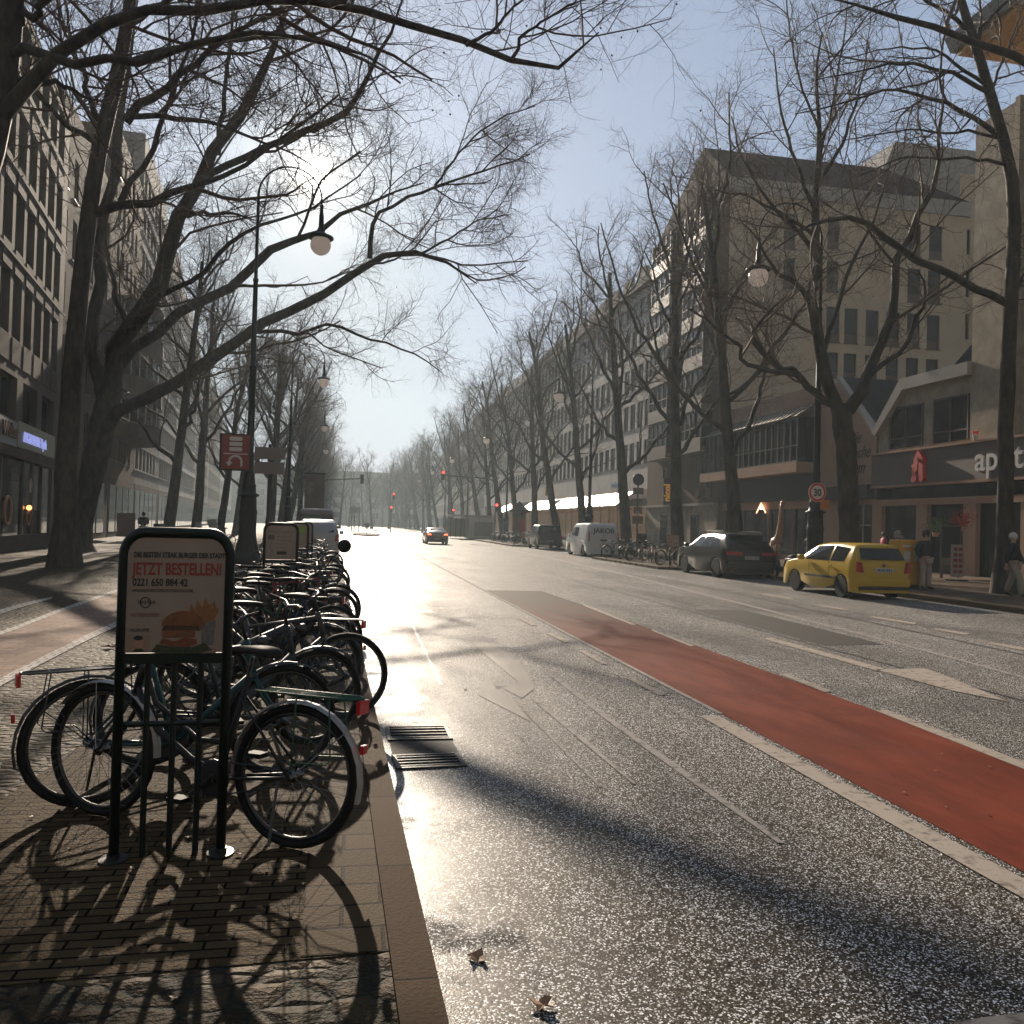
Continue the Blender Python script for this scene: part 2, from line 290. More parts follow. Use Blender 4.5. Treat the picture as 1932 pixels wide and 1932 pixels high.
M['gutter'] = mat('gutter_stone', (.05, .043, .036), .3, var=.3, vscale=8, bump=.3, bscale=40)
M['black'] = mat('black_paint', (.008, .009, .008), .5, bump=.05, bscale=80)
M['green'] = mat('dark_green_paint', (.005, .011, .009), .45, spec=.3)
M['wheel_alu'] = mat('wheel_alloy', (.3, .3, .3), .35, .8)
M['rubber'] = mat('rubber', (.006, .006, .006), .75, spec=.25)
M['chrome'] = mat('chrome', (.15, .15, .15), .25, 1.)
M['alu'] = mat('aluminium', (.07, .07, .07), .45, 1.)
M['darkmetal'] = mat('dark_metal', (.03, .03, .03), .45, .5)
M['leather'] = mat('saddle_leather', (.012, .009, .007), .6, spec=.2)
M['iron'] = mat('cast_iron', (.009, .011, .011), .38, .2, bump=.15, bscale=40)
M['glassd'] = mat('window_glass', (.010, .010, .011), .05, spec=.35)
M['glassw'] = mat('shop_glass', (.014, .011, .009), .05, spec=.4)
for k_, r_, s_ in (('gutter', .7, .1), ('patch', .6, .12), ('paint', .8, .06), ('paint2', .8, .06), ('kerb', .8, .03), ('mosaic', .7, .08), ('cobble', .7, .06), ('iron', .5, .3)): q_ = M[k_].node_tree.nodes['Principled BSDF']; q_.inputs['Roughness'].default_value = r_; q_.inputs['Specular IOR Level'].default_value = s_
M['carglass'] = mat('car_glass', (.010, .011, .012), .04, spec=.4)
M['frame_w'] = mat('window_frame_pale', (.36, .34, .3), .5)
M['frame_d'] = mat('window_frame_dark', (.035, .03, .028), .45)
M['frame_b'] = mat('window_frame_brown', (.09, .06, .045), .5)
def opal_fn(t, b, co):
    tl = t.nodes.new('ShaderNodeBsdfTranslucent'); tl.inputs[0].default_value = (.97, .93, .92, 1); mx = t.nodes.new('ShaderNodeMixShader'); mx.inputs[0].default_value = .62
    t.links.new(b.outputs[0], mx.inputs[1]); t.links.new(tl.outputs[0], mx.inputs[2]); t.links.new(mx.outputs[0], t.nodes['Material Output'].inputs['Surface'])
M['globe'] = mat('opal_glass', (.85, .78, .75), .3, fn=opal_fn)
def bark_fn(t, b, co):
    lk = t.links.new
    s = nd(t, 'ShaderNodeVectorMath', operation='MULTIPLY'); lk(co, s.inputs[0]); s.inputs[1].default_value = (1, 1, .35)
    n = nd(t, 'ShaderNodeTexNoise', Scale=5., Detail=7., Roughness=.7); lk(s.outputs[0], n.inputs['Vector'])
    c = t.nodes.new('ShaderNodeValToRGB'); e = c.color_ramp.elements; e[0].position = .4; e[0].color = (.014, .010, .007, 1); e[1].position = .62; e[1].color = (.06, .043, .027, 1)
    lk(n.outputs['Fac'], c.inputs[0]); lk(c.outputs[0], b.inputs['Base Color'])
    bp = t.nodes.new('ShaderNodeBump'); bp.inputs['Strength'].default_value = .5; bp.inputs['Distance'].default_value = .03; lk(n.outputs['Fac'], bp.inputs['Height']); lk(bp.outputs[0], b.inputs['Normal'])
M['bark'] = mat('plane_bark', (.08, .06, .04), .8, fn=bark_fn)
M['twig'] = mat('twig_bark', (.095, .06, .038), .75)
def stone(n, c, v=.18, vs=.7, b=.15): return mat(n, c, .85, spec=.08, var=v, vscale=vs, bump=b, bscale=30)
M['stone_l1'] = stone('grey_office_stone', (.13, .11, .092)); M['stone_l1p'] = stone('spandrel_stone', (.09, .07, .058))
M['dark_stone'] = stone('brown_stone', (.10, .07, .052)); M['grey_stone'] = stone('grey_plaster', (.22, .205, .19)); M['pale'] = stone('pale_plaster', (.32, .30, .28))
M['flank'] = stone('beige_plaster', (.47, .395, .295), .14, .35); M['bwhite'] = stone('white_plaster', (.56, .54, .5), .16, .3)
M['brickA'] = stone('brown_brick', (.13, .085, .058)); M['concrete'] = stone('concrete', (.34, .29, .22), .28, 1.4)
M['band'] = stone('brown_band', (.095, .075, .062), .2, 2.); M['roofd'] = stone('dark_roof_tiles', (.035, .03, .03), .3, 3., .5); M['roofb'] = stone('brown_roof_tiles', (.045, .020, .013), .3, 3., .5)
M['fascia'] = stone('pale_fascia', (.34, .32, .29), .15, 1.); M['rose'] = stone('rose_plaster', (.38, .25, .18), .1, .6)
M['zinc'] = mat('zinc', (.35, .36, .37), .35, .8); M['shopdark'] = mat('shop_interior', (.03, .024, .02), .7); M['brown'] = mat('brown_panel', (.11, .075, .06), .6, var=.2, vscale=2)

# ================================================================ the air: even haze round the whole street
hz = bpy.data.materials.new('haze_air'); hz.use_nodes = True; t = hz.node_tree; t.nodes.clear()
o_ = t.nodes.new('ShaderNodeOutputMaterial'); v_ = t.nodes.new('ShaderNodeVolumePrincipled'); v_.inputs['Color'].default_value = (.72, .87, .95, 1)
v_.inputs['Density'].default_value = .0009; v_.inputs['Anisotropy'].default_value = .25; t.links.new(v_.outputs[0], o_.inputs['Volume'])
b = MB(); b.box(-120, -40, -1.03, 120, 440, 62); tag(b.build('haze', hz), kind='stuff')
# ================================================================ ground, road, pavements
def KX(y): return .42-.026*y                     # the left kerb line
def sheet(name, pts, z, m, kind='structure'):
    b = MB(); b.quad(*[(p[0], p[1], z) for p in pts]); o = b.build(name, m, fix=False); me = o.data
    if me.polygons[0].normal.z < 0: me.flip_normals()
    return tag(o, kind=kind)
def px(pts, z=0.): return [G(a, b_, z)[:2] for a, b_ in pts]
RK = 15.25
sheet('ground', [(-1500, -300), (1500, -300), (1500, 2500), (-1500, 2500)], -.03, M['earth'])
sheet('road', [(KX(-30)+.01, -30), (RK, -30), (RK, 420), (KX(420)+.01, 420)], 0, M['asphalt'])
b = MB(); b.prism([(KX(-30)-.16, -30), (KX(420)-.16, 420), (-70, 420), (-70, -30)], -.02, .12, 'xy'); tag(b.build('pavement', M['mosaic']), kind='structure')
b = MB(); b.prism([(KX(-30), -30), (KX(420), 420), (KX(420)-.155, 420), (KX(-30)-.155, -30)], -.02, .122, 'xy'); tag(b.build('kerb', M['kerb']), kind='structure')
b = MB(); b.box(RK, -30, -.02, RK+.15, 420, .125); tag(b.build('kerb', M['kerb']), kind='structure')
b = MB(); b.box(RK+.155, -30, -.02, 26.5, 420, .12); tag(b.build('pavement', M['pav_r']), kind='structure')
for y0, y1, x0 in ((34.0, 46.3, 13.0), (67.5, 98, 12.8)):
    b = MB(); b.prism([(x0, y0+1), (RK-.005, y0), (RK-.005, y1), (x0, y1-1)], -.02, .118, 'xy'); tag(b.build('pavement', M['pav_r']), kind='structure')
# slab strip along the kerb, rough cobbles at our feet, brown earth joint between them
sheet('pavement', [(KX(3.2)-.16, 3.2), (KX(60)-.16, 60), (KX(60)-1.5, 60), (KX(8)-1.9, 8), (-2.0, 3.1)], .124, M['slab'])
sheet('pavement', [(KX(-5)-.16, -5), (KX(3.2)-.16, 3.2), (-.2, 3.03), (-2.0, 3.1), (-6, 3.6), (-6, -5)], .1245, M['cobble'])
lo = [(-420, 1560), (-180, 1405), (0, 1296), (80, 1253), (159, 1212), (225, 1181), (300, 1142), (420, 1092), (560, 1042)]
mi = [(-420, 1330), (-180, 1250), (0, 1194), (112, 1150), (230, 1109), (330, 1076), (440, 1046), (560, 1018)]
def band(name, a, b_, z, m):
    bb = MB()
    n = min(len(a), len(b_))
    A_ = px(a, .12); B_ = px(b_, .12)
    for i in range(n-1): bb.quad((*A_[i], z), (*A_[i+1], z), (*B_[i+1], z), (*B_[i], z))
    return tag(bb.build(name, m), kind='structure')
def resamp(p, n):
    p = np.array(p, float); d = np.r_[0, np.cumsum(np.hypot(*np.diff(p, axis=0).T))]; t = np.linspace(0, d[-1], n)
    return [(np.interp(q, d, p[:, 0]), np.interp(q, d, p[:, 1])) for q in t]
lo_ = resamp(lo, 14); mi_ = resamp(mi, 14)
band('path', lo_, mi_, .126, M['cycle'])
def offs(p, w0, w1):
    k = len(p); return [(a, b_+(w0+(w1-w0)*i/(k-1))) for i, (a, b_) in enumerate(p)]
band('path', lo_, offs(lo_, -24, -3), .130, M['white_pav'])
band('path', mi_, offs(mi_, 11, 2), .130, M['white_pav'])
band('path', resamp([(-200, 1238), (0, 1158), (96, 1131)], 6), resamp([(-200, 1226), (0, 1149), (100, 1126)], 6), .130, M['white_pav'])
band('path', resamp([(140, 1058), (175, 1043), (230, 1034)], 5), resamp([(136, 1055), (172, 1040), (230, 1031)], 5), .130, M['white_pav'])
sheet('pavement', [(KX(3.2)-.16, 3.2), (KX(60)-.16, 60), (KX(60)-.48, 60), (KX(3.2)-.48, 3.2)], .127, M['edge_slab'])
# red lane and painted markings
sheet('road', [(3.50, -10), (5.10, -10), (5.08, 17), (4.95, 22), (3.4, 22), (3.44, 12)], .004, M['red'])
def mark(pts, z=.008, m='paint'): return sheet('road_marking', px(pts), z, M[m])
sheet('road_marking', [(3.2, -6), (3.40, -6), (3.38, 7.42), (3.2, 7.42)], .008, M['paint'])
sheet('road_marking', [(3.41, 7.5), (3.47, 7.5), (3.40, 45), (3.34, 45)], .008, M['paint2'])
for q in ([(1180, 1280), (1193, 1279), (1256, 1311), (1243, 1313)], [(1090, 1228), (1101, 1227), (1147, 1253), (1136, 1254)],
          [(1030, 1196), (1040, 1195), (1076, 1211), (1066, 1213)], [(978, 1168), (985, 1167), (1012, 1180), (1004, 1181)],
          [(1655, 1343), (1672, 1340), (1960, 1450), (1950, 1460)], [(1472, 1274), (1484, 1272), (1571, 1305), (1556, 1307)],
          [(1228, 1190), (1234, 1189), (1310, 1219), (1302, 1220)], [(1100, 1143), (1106, 1142), (1200, 1179), (1193, 1180)],
          [(1440, 1206), (1452, 1203), (1668, 1262), (1655, 1267)], [(1650, 1264), (1745, 1262), (1770, 1270), (1903, 1325), (1800, 1305)],
          [(1436, 1122), (1440, 1120), (1496, 1129), (1492, 1131)], [(1540, 1143), (1546, 1141), (1600, 1150), (1594, 1152)],
          [(1640, 1165), (1646, 1163), (1730, 1176), (1724, 1179)], [(1760, 1188), (1768, 1186), (1830, 1196), (1822, 1199)], [(1860, 1214), (1870, 1212), (1940, 1224), (1930, 1228)],
          [(1800, 1932), (1860, 1923), (2000, 1905), (2000, 1960), (1800, 1990)]):
    mark(q)
M['seam'] = mat('tar_seam', (.012, .011, .010), .45, var=.3, vscale=5)
for pts_ in ([(7.05, -5), (7.09, -5), (7.14, 60), (7.10, 60)], [(.95, 9), (.98, 9), (1.3, 40), (1.27, 40)], [(9.6, 6), (9.66, 6), (10.9, 30), (10.85, 30)], [(5.3, 18.0), (7.04, 18.1), (7.04, 18.14), (5.3, 18.04)]): sheet('road', pts_, .0045, M['seam'])
sheet('road', [(7.2, 12.0), (8.3, 12.1), (8.5, 17.5), (7.3, 17.4)], .003, M['patch'])
# tram groove line
for x0 in (0.,):
    b = MB(); A_ = [(2100, 1320), (1932, 1277), (1700, 1214), (1400, 1138), (1170, 1081), (1040, 1052), (900, 1024)]; A2 = [(p[0], p[1]+2.5+(p[0]-900)/700) for p in A_]
    P1 = px(A_); P2 = px(A2)
    for i in range(len(A_)-1): b.quad((*P1[i], .006), (*P1[i+1], .006), (*P2[i+1], .006), (*P2[i], .006))
    tag(b.build('road_marking', M['paint2']), kind='structure')
# resurfaced arrow-shaped patches and worn grooves in the near lane
mark([(888, 1213), (935, 1215), (990, 1262), (1008, 1300), (985, 1318), (950, 1300), (975, 1285)], .005, 'patch')
mark([(918, 1272), (902, 1312), (1000, 1362), (975, 1325), (935, 1300)], .005, 'patch')
for q in ([(1036, 1275), (1046, 1275), (1170, 1368), (1300, 1460), (1480, 1592), (1468, 1592), (1290, 1466), (1160, 1372)],
          [(1000, 1318), (1006, 1317), (1110, 1400), (1200, 1480), (1194, 1480), (1100, 1402)], [(975, 1330), (980, 1329), (1060, 1410), (1135, 1485), (1130, 1486)]):
    b = MB(); k = len(q)//2; P1 = px(q[:k]); P2 = px(q[k:][::-1])
    for i in range(min(len(P1), len(P2))-1): b.quad((*P1[i], .006), (*P1[i+1], .006), (*P2[i+1], .006), (*P2[i], .006))
    tag(b.build('road_marking', M['paint2']), kind='structure')
# drain grates in the gutter
for k, (q, lab) in enumerate((([(727, 1373), (843, 1371), (851, 1395), (735, 1399)], 'iron gutter drain grate by the kerb, the farther of the two'),
                         ([(740, 1427), (866, 1422), (880, 1448), (746, 1453)], 'iron gutter drain grate by the kerb, the nearer of the two'))):
    P_ = px(q); c = np.mean(P_, axis=0); u = (np.array(P_[1])-P_[0]); wd = np.hypot(*u); rz = math.atan2(u[1], u[0]); hh = abs(P_[3][1]-P_[0][1])
    t = thing('drain_grate', lab, 'drain grate', (c[0], c[1], .0), rz, 'gutter drain grates')
    b = MB(); w2, h2 = wd/2, hh/2
    b.box(-w2, -h2, .001, w2, -h2+.03, .014).box(-w2, h2-.03, .001, w2, h2, .014).box(-w2, -h2+.03, .001, -w2+.03, h2-.03, .014).box(w2-.03, -h2+.03, .001, w2, h2-.03, .014)
    b.build('frame', M['iron'], t)
    b = MB(); b.box(-w2+.03, -h2+.03, .0008, w2-.03, h2-.03, .002); b.build('drain_hole', mat('drain_void', (.002,)*3, 1), t)
    b = MB()
    for i in range(4):
        y = -h2+.03+(i+.5)*(hh-.06)/4; b.box(-w2+.03, y-.012, .0025, w2-.03, y+.012, .012)
    b.build('bars', M['iron'], t)
b = MB(); q = px([(735, 1400), (852, 1396), (866, 1421), (740, 1426)]); b.quad(*[(p[0], p[1], .003) for p in q]); tag(b.build('road', M['gutter']), kind='structure')

# ================================================================ facades
WIN = {}
def window_mesh(w, h, style):
    key = (round(w, 2), round(h, 2), style)
    if key in WIN: return WIN[key]
    fr, nv, nh, sill = {'plain': ('frame_d', 1, 0, 0), 'dbl': ('frame_d', 2, 0, 1), 'white': ('frame_w', 2, 0, 1), 'brown': ('frame_b', 2, 1, 0), 'grid': ('frame_w', 3, 2, 0), 'strip': ('frame_b', 1, 0, 1), 'blank': ('frame_d', 0, 0, 0)}[style]
    b = MB(); t = .055; b.mi = 1; b.quad((0, 0, 0), (w, 0, 0), (w, 0, h), (0, 0, h)); b.mi = 0
    d = .04
    b.box(0, -d, 0, w, d, t).box(0, -d, h-t, w, d, h).box(0, -d, t, t, d, h-t).box(w-t, -d, t, w, d, h-t)
    for i in range(1, nv): x = w*i/nv; b.box(x-.03, -d+.003, t, x+.03, d-.003, h-t)
    for i in range(1, nh+1): z = h*(.72 if nh == 1 else i/(nh+1)); b.box(t, -d+.006, z-.03, w-t, d-.006, z+.03)
    if style == 'strip': b.box(t, -d+.002, t, w-t, -.004, h*.24)
    if sill: b.box(-.06, -.2, -.06, w+.06, .2, -.003)
    WIN[key] = b.mesh('window', [M[fr], M['glassd']]); return WIN[key]
def grid_wall(b, S0, S1, Z0, Z1, holes, out, rev):
    ss = sorted({round(x, 3) for x in [S0, S1]+[v for h in holes for v in (h[0], h[2])] if S0-1e-3 <= x <= S1+1e-3})
    zz = sorted({round(x, 3) for x in [Z0, Z1]+[v for h in holes for v in (h[1], h[3])] if Z0-1e-3 <= x <= Z1+1e-3})
    si = {v: i for i, v in enumerate(ss)}; zi = {v: i for i, v in enumerate(zz)}
    g = np.zeros((len(ss)-1, len(zz)-1), bool)
    for h in holes: g[si[round(max(h[0], S0), 3)]:si[round(min(h[2], S1), 3)], zi[round(h[1], 3)]:zi[round(h[3], 3)]] = True
    yi = -out*rev
    for i in range(len(ss)-1):
        j = 0
        while j < len(zz)-1:
            if g[i, j]: j += 1; continue
            k = j
            while k+1 < len(zz)-1 and not g[i, k+1]: k += 1
            b.quad((ss[i], 0, zz[j]), (ss[i+1], 0, zz[j]), (ss[i+1], 0, zz[k+1]), (ss[i], 0, zz[k+1])); j = k+1
    for h in holes:
        a, c, d, e = h[0], h[1], h[2], h[3]
        b.quad((a, 0, c), (a, yi, c), (a, yi, e), (a, 0, e)).quad((d, 0, c), (d, yi, c), (d, yi, e), (d, 0, e))
        b.quad((a, 0, c), (d, 0, c), (d, yi, c), (a, yi, c)).quad((a, 0, e), (d, 0, e), (d, yi, e), (a, yi, e))
def facade(name, label, cat, p0, ang, W0, W1, H_, depth, wm, holes, out=-1, rev=.22, style='dbl', group=None, z0=.0, wins=True, limit=100, winname='window'):
    """local x along the wall, outward = local y*out"""
    t = thing(name, label, cat, (p0[0], p0[1], 0), ang, group)
    b = MB(); grid_wall(b, W0, W1, z0, H_, holes, out, rev)
    y1 = -out*(rev+.02); y2 = -out*depth
    b.box(W0, y1, z0, W1, y2, H_)
    b.quad((W0, 0, z0), (W0, y1, z0), (W0, y1, H_), (W0, 0, H_)).quad((W1, 0, z0), (W1, y1, z0), (W1, y1, H_), (W1, 0, H_)).quad((W0, 0, H_), (W1, 0, H_), (W1, y1, H_), (W0, y1, H_))
    b.build('wall', wm, t, fix=False)
    if wins:
        Mx = Matrix.Translation((p0[0], p0[1], 0)) @ Matrix.Rotation(ang, 4, 'Z')
        hs_ = sorted(holes, key=lambda h: (Mx @ Vector((h[0], 0, h[1])) - Vector((0, 0, CAM_H))).length)
        rest = MB()
        for i, h in enumerate(hs_):
            st = h[4] if len(h) > 4 else style
            if st is None: continue
            me = window_mesh(h[2]-h[0], h[3]-h[1], st); loc = (h[0], -out*(rev-.06), h[1])
            if i < limit:
                o = link(bpy.data.objects.new(winname, me)); o.location = loc; adopt(o, t)
                if out == 1: o.location = (h[2], loc[1], h[1]); o.rotation_euler = (0, 0, math.pi)
            else:
                for p in me.polygons:
                    rest.mi = p.material_index
                    rest.add([tuple(np.array(me.vertices[v].co)*((-1, -1, 1) if out == 1 else (1, 1, 1))+np.array(((h[2] if out == 1 else h[0]), loc[1], h[1]))) for v in p.vertices], [tuple(range(len(p.vertices)))])
        if rest.v:
            mats_ = window_mesh(1.55, 2.3, style).materials; tag(rest.build('window', [mats_[0], mats_[1]], t, fix=False), kind='stuff')
    return t
def rows(s_list, w, zs, style=None):
    r = []
    for z0, z1 in zs:
        for s in s_list: r.append((s, z0, s+w, z1) + ((style,) if style else ()))
    return r
UP = math.pi/2; 
# ---------------------------------------------------------------- RIGHT SIDE (facade plane x = 26; local x runs away from us, outward = local +y)
# the brown-roofed stone building with its end wall turned to us
fl = [(7.7, 22.8, 8.65, 25.2, 'strip'), (4.2, 22.5, 5.15, 25.1, 'strip'), (14.35, 22.8, 15.4, 25.3, 'strip'), (16.1, 22.75, 17.2, 25.3, 'strip'), (4.25, 19.6, 5.15, 21.8, 'strip'), (7.7, 19.6, 8.65, 21.9, 'strip'),
      (14.35, 19.35, 15.45, 21.9, 'strip'), (16.05, 19.35, 17.15, 21.9, 'strip')]
fl += [(s, 15.9, s+1.08, 18.5, 'strip') for s in (7.75, 9.22, 10.95, 12.68, 14.38, 16.05)] + [(s, 13.25, s+1.03, 15.15, 'strip') for s in (7.75, 9.22, 10.95, 12.68, 14.34, 16.03)]
tA = facade('corner_building', 'large beige building with a steep brown roof and windowed end wall behind the glass gallery', 'building', (26, 57), 0, 0, 19.3, 26.2, 14.9, M['flank'], fl, out=-1, rev=.18)
b = MB(); b.box(-.05, -.15, 26.2, 19.5, .1, 27.3); b.build('cornice', M['fascia'], tA)
b = MB()   # hipped brown roof
v = [(0, -.1, 27.3), (19.6, -.1, 27.3), (19.6, 14.9, 27.3), (0, 14.9, 27.3), (0, 5.0, 31.6), (15.5, 5.0, 31.6)]
b.add(v, [(0, 1, 5, 4), (1, 2, 5), (2, 3, 4, 5), (0, 4, 3), (0, 3, 2, 1)]); b.build('roof', M['roofb'], tA)
# its street front: two stacks of bay windows between brown piers
pr = thing('bay_front', 'brown street front with tall stacks of glazed bays next to the long pale block', 'building', (25.6, 57), UP)
b = MB(); b.box(0, .0, 0, 15, -.38, 26.6); b.build('wall', M['brickA'], pr)
for s0, s1 in ((1.2, 5.4), (8.2, 12.6)):
    for i, z in enumerate((7.6, 10.7, 13.8, 16.9, 20.0, 23.1)):
        b = MB(); b.mi = 0; b.box(s0, .003, z, s1, .95, z+.32).box(s0+.02, .9, z+.33, s1-.02, .95, z+1.0); b.mi = 2; b.box(s0-.04, .0, z-.05, s1+.04, 1.0, z-.003)
        b.mi = 1; b.box(s0+.1, .01, z+1.0, s1-.1, .86, z+2.9); b.mi = 0
        for k in range(5): x = s0+.1+(s1-s0-.2)*k/4; b.box(x-.05, .86, z+1.0, x+.05, .93, z+2.95)
        b.box(s0, .865, z+1.7, s1, .925, z+1.78)
        b.build('bay_window', [M['frame_b'], M['glassd'], M['fascia']], pr)
for s in (2., 4., 9., 11.):
    me = window_mesh(.9, 2.6, 'strip'); o = link(bpy.data.objects.new('window', me)); o.location = (s, .06, 4.3); o.rotation_euler = (0, 0, math.pi); adopt(o, pr)
b = MB(); b.box(.0, .005, 3.6, 15, .3, 3.78); b.build('ledge', M['fascia'], pr)
b = MB(); b.box(.0, .0, .1, 15, .12, 3.6); b.build('plinth', M['concrete'], pr)
for s in (3, 6.2, 9.6):
    b = MB(); b.mi = 0; b.box(s, .125, .2, s+1.6, .16, 2.9); b.mi = 1; b.box(s+.1, .17, .3, s+1.5, .175, 2.8); b.build('door', [M['frame_d'], M['glassw']], pr)
# the long pale office block
ss_ = [1.5+2.05*i for i in range(48)]
hl = rows(ss_, 1.55, [(7.8, 10.0), (11.3, 13.75), (15.0, 17.3), (18.7, 20.9), (22.0, 23.6)])
tB = facade('office_block', 'long pale five-row office block running down the right side of the street', 'building', (26.2, 72), UP, 0, 100, 24.4, 14, M['bwhite'], hl, out=1, rev=.2, style='dbl')
b = MB(); b.box(-.1, -.5, 24.4, 100.1, .55, 24.75); b.build('cornice', M['fascia'], tB)
b = MB(); b.add([(0, -.3, 24.75), (100, -.3, 24.75), (100, -3.2, 28.6), (0, -3.2, 28.6), (0, -9, 30.2), (100, -9, 30.2), (100, -14, 24.75), (0, -14, 24.75)],
                [(0, 1, 2, 3), (3, 2, 5, 4), (4, 5, 6, 7), (0, 3, 4, 7), (1, 6, 5, 2)]); b.build('roof', M['roofd'], tB)
for i in range(22): s = 2+4.4*i; b = MB(); b.box(s, -1.35, 25.9, s+2.6, -.95, 27.4); b.build('dormer', M['fascia'], tB)
# ground floor of the block: shop glazing
b = MB(); b.mi = 0; b.box(.5, .01, .1, 99, .05, 5.4); b.mi = 1
for i in range(32): s = 1+3.05*i; b.box(s, .06, .5, s+2.7, .09, 3.9)
M['shoplit'] = mat('lit_shop_glass', (.03, .02, .012), .1, spec=.4, emit=(1, .5, .18), estr=.035)
b.build('shop_front', [M['brown'], M['shoplit']], tB)
# glass awning over the shop, catching the low sun
M['awn'] = mat('awning_glass', (.62, .56, .48), .45, .7)
def awning(y0, y1, n, lab):
    t = thing('shop_awning', lab, 'awning', (26.1, y0), UP, 'sloping shop awnings'); b = MB(); d = 2.1
    for i in range(n):
        a = (y1-y0)*i/n+.05; c = (y1-y0)*(i+1)/n-.05
        b.quad((a, .06, 5.3), (c, .06, 5.3), (c, d, 3.85), (a, d, 3.85)).quad((a, .06, 5.26), (c, .06, 5.26), (c, d, 3.81), (a, d, 3.81))
    b.build('glass_panel', M['awn'], t, fix=False); b = MB()
    for i in range(n+1): a = (y1-y0)*i/n; b.tube([(a, .05, 5.33), (a, d, 3.87)], .06, 4)
    b.box(0, d, 3.72, y1-y0, d+.06, 3.9); b.build('frame', M['frame_d'], t)
awning(76, 124, 17, 'long sloping glass awning shining white above the shop front of the pale block')
awning(133, 146, 4, 'short bright awning beyond the dark roofed kiosk')
text('Atelier', .95, mat('sign_blue', (.25, .32, .45), .4), tB, (12.5, .12, 5.85), (UP, 0, math.pi), .03)
# further blocks down the right side
def far_block(y0, ln, h, wm, lab, x=26.3, st='white', pitch=2.6, w=1.5, fl0=5.2, fh=3.25, roof='roofd', rh=3.):
    n = int((ln-1)/pitch); r_ = int((h-fl0-.6)/fh)
    hl = rows([.8+pitch*i for i in range(n)], w, [(fl0+fh*k, fl0+fh*k+2.) for k in range(r_)])
    t = facade('apartment_building', lab, 'building', (x, y0), UP, 0, ln-.05, h, 14, wm, hl, out=1, style=st, group='buildings further down the right side')
    b = MB(); b.add([(0, 0, h), (ln-.05, 0, h), (ln-.05, -6, h+rh), (0, -6, h+rh), (0, -14, h), (ln-.05, -14, h)], [(0, 1, 2, 3), (3, 2, 5, 4), (0, 3, 4), (1, 5, 2), (0, 4, 5, 1)]); b.build('roof', M[roof], t)
    b = MB(); b.mi = 0; b.box(.4, .005, .1, ln-.4, .05, 4.2); b.mi = 1
    for i in range(int(ln/3.4)): b.box(.8+3.3*i, .055, .5, 3.5+3.3*i, .08, 3.4)
    b.build('shop_front', [M['brown'], M['glassw']], t)
    b = MB()
    for k in range(r_-1):
        for s in (ln*.2, ln*.6): b.box(s, .01, fl0+fh*k-.35, s+2.6, .9, fl0+fh*k-.2).box(s, .86, fl0+fh*k-.19, s+2.6, .9, fl0+fh*k+.6)
    if st == 'grid': b.build('balcony', M['fascia'], t)
    return t
far_block(172.5, 22, 26, M['grey_stone'], 'grey apartment building just past the long pale block', st='grid')
far_block(195, 18, 22, M['dark_stone'], 'brown apartment building, second past the long pale block')
far_block(213.5, 26, 25, M['grey_stone'], 'far grey apartment building near the end of the right row')
far_block(240, 40, 23, M['pale'], 'farthest pale apartment building of the right row', rh=4)
# ---- low building with glass gallery (x = 26, runs from y 58 to 44)
tg = facade('gallery_building', 'low beige building with a long glazed gallery above its dark shop front', 'building', (26, 57), -UP, -.0, 12.9, 10.3, 12, M['rose'], [], out=-1, z0=.1)
b = MB(); b.box(-1.6, -1.15, 5.25, 12.2, -.005, 5.85); b.build('gallery_base', M['rose'], tg)
b = MB(); b.mi = 1; b.box(-1.5, -1.0, 5.85, 12.1, -.02, 8.45); b.mi = 0
for i in range(19): s = -1.55+13.6*i/18; b.box(s-.035, -1.07, 5.85, s+.035, -1.0, 8.5)
b.box(-1.6, -1.06, 5.86, 12.15, -1.0, 5.94).box(-1.6, -1.065, 8.38, 12.15, -1.0, 8.5).box(-1.6, -1.05, 6.8, 12.15, -1.0, 6.85)
b.build('glazing', [M['frame_d'], M['glassw']], tg)
b = MB(); b.mi = 0; b.quad((-1.65, -1.15, 8.5), (12.2, -1.15, 8.5), (12.2, -.01, 9.25), (-1.65, -.01, 9.25)); b.mi = 1
for i in range(26): s = -1.65+13.85*i/25; b.tube([(s, -1.15, 8.53), (s, -.02, 9.28)], .025, 4)
b.build('glass_roof', [M['awn'], M['frame_d']], tg, fix=False)
b = MB(); b.mi = 0; b.box(.2, -.3, 3.7, 12.9, -.004, 5.2); b.mi = 1; b.box(.3, -.02, .4, 12.6, -.008, 3.2); b.mi = 2; b.box(.2, -.12, 3.2, 12.9, -.004, 3.68); b.mi = 3
for s in (.2, 3.1, 6.9, 9.9, 12.4): b.box(s, -.16, .12, s+.35, -.025, 3.2)
b.build('shop_front', [M['shopdark'], M['glassw'], M['rose'], M['brown']], tg)
# ---- gabled house with script on its wall
th = thing('gabled_house', 'small gabled rose plaster house with dark script on its wall beside the pharmacy', 'building', (26, 57), -UP)
b = MB(); b.prism([(12.95, .1), (18.15, .1), (18.15, 6.9), (14.6, 10.2), (12.95, 8.6)], -.06, 9, 'xz'); b.build('wall', M['rose'], th)
b = MB(); b.prism([(14.55, 10.16), (18.15, 6.84), (18.3, 6.98), (14.62, 10.42)], -.2, .12, 'xz'); b.build('roof_edge', M['fascia'], th)
b = MB(); b.prism([(14.55, 10.18), (18.15, 6.88), (18.25, 6.97), (14.6, 10.38)], .13, 9, 'xz'); b.build('roof', M['roofd'], th)
b = MB(); b.prism([(12.9, 3.6), (18.1, 3.6), (18.1, 4.3), (12.9, 4.3)], -.5, -.065, 'xz'); b.build('canopy', M['shopdark'], th)
b = MB(); b.box(16.6, -.1, .7, 17.9, -.065, 3.3); b.build('window', M['glassw'], th)
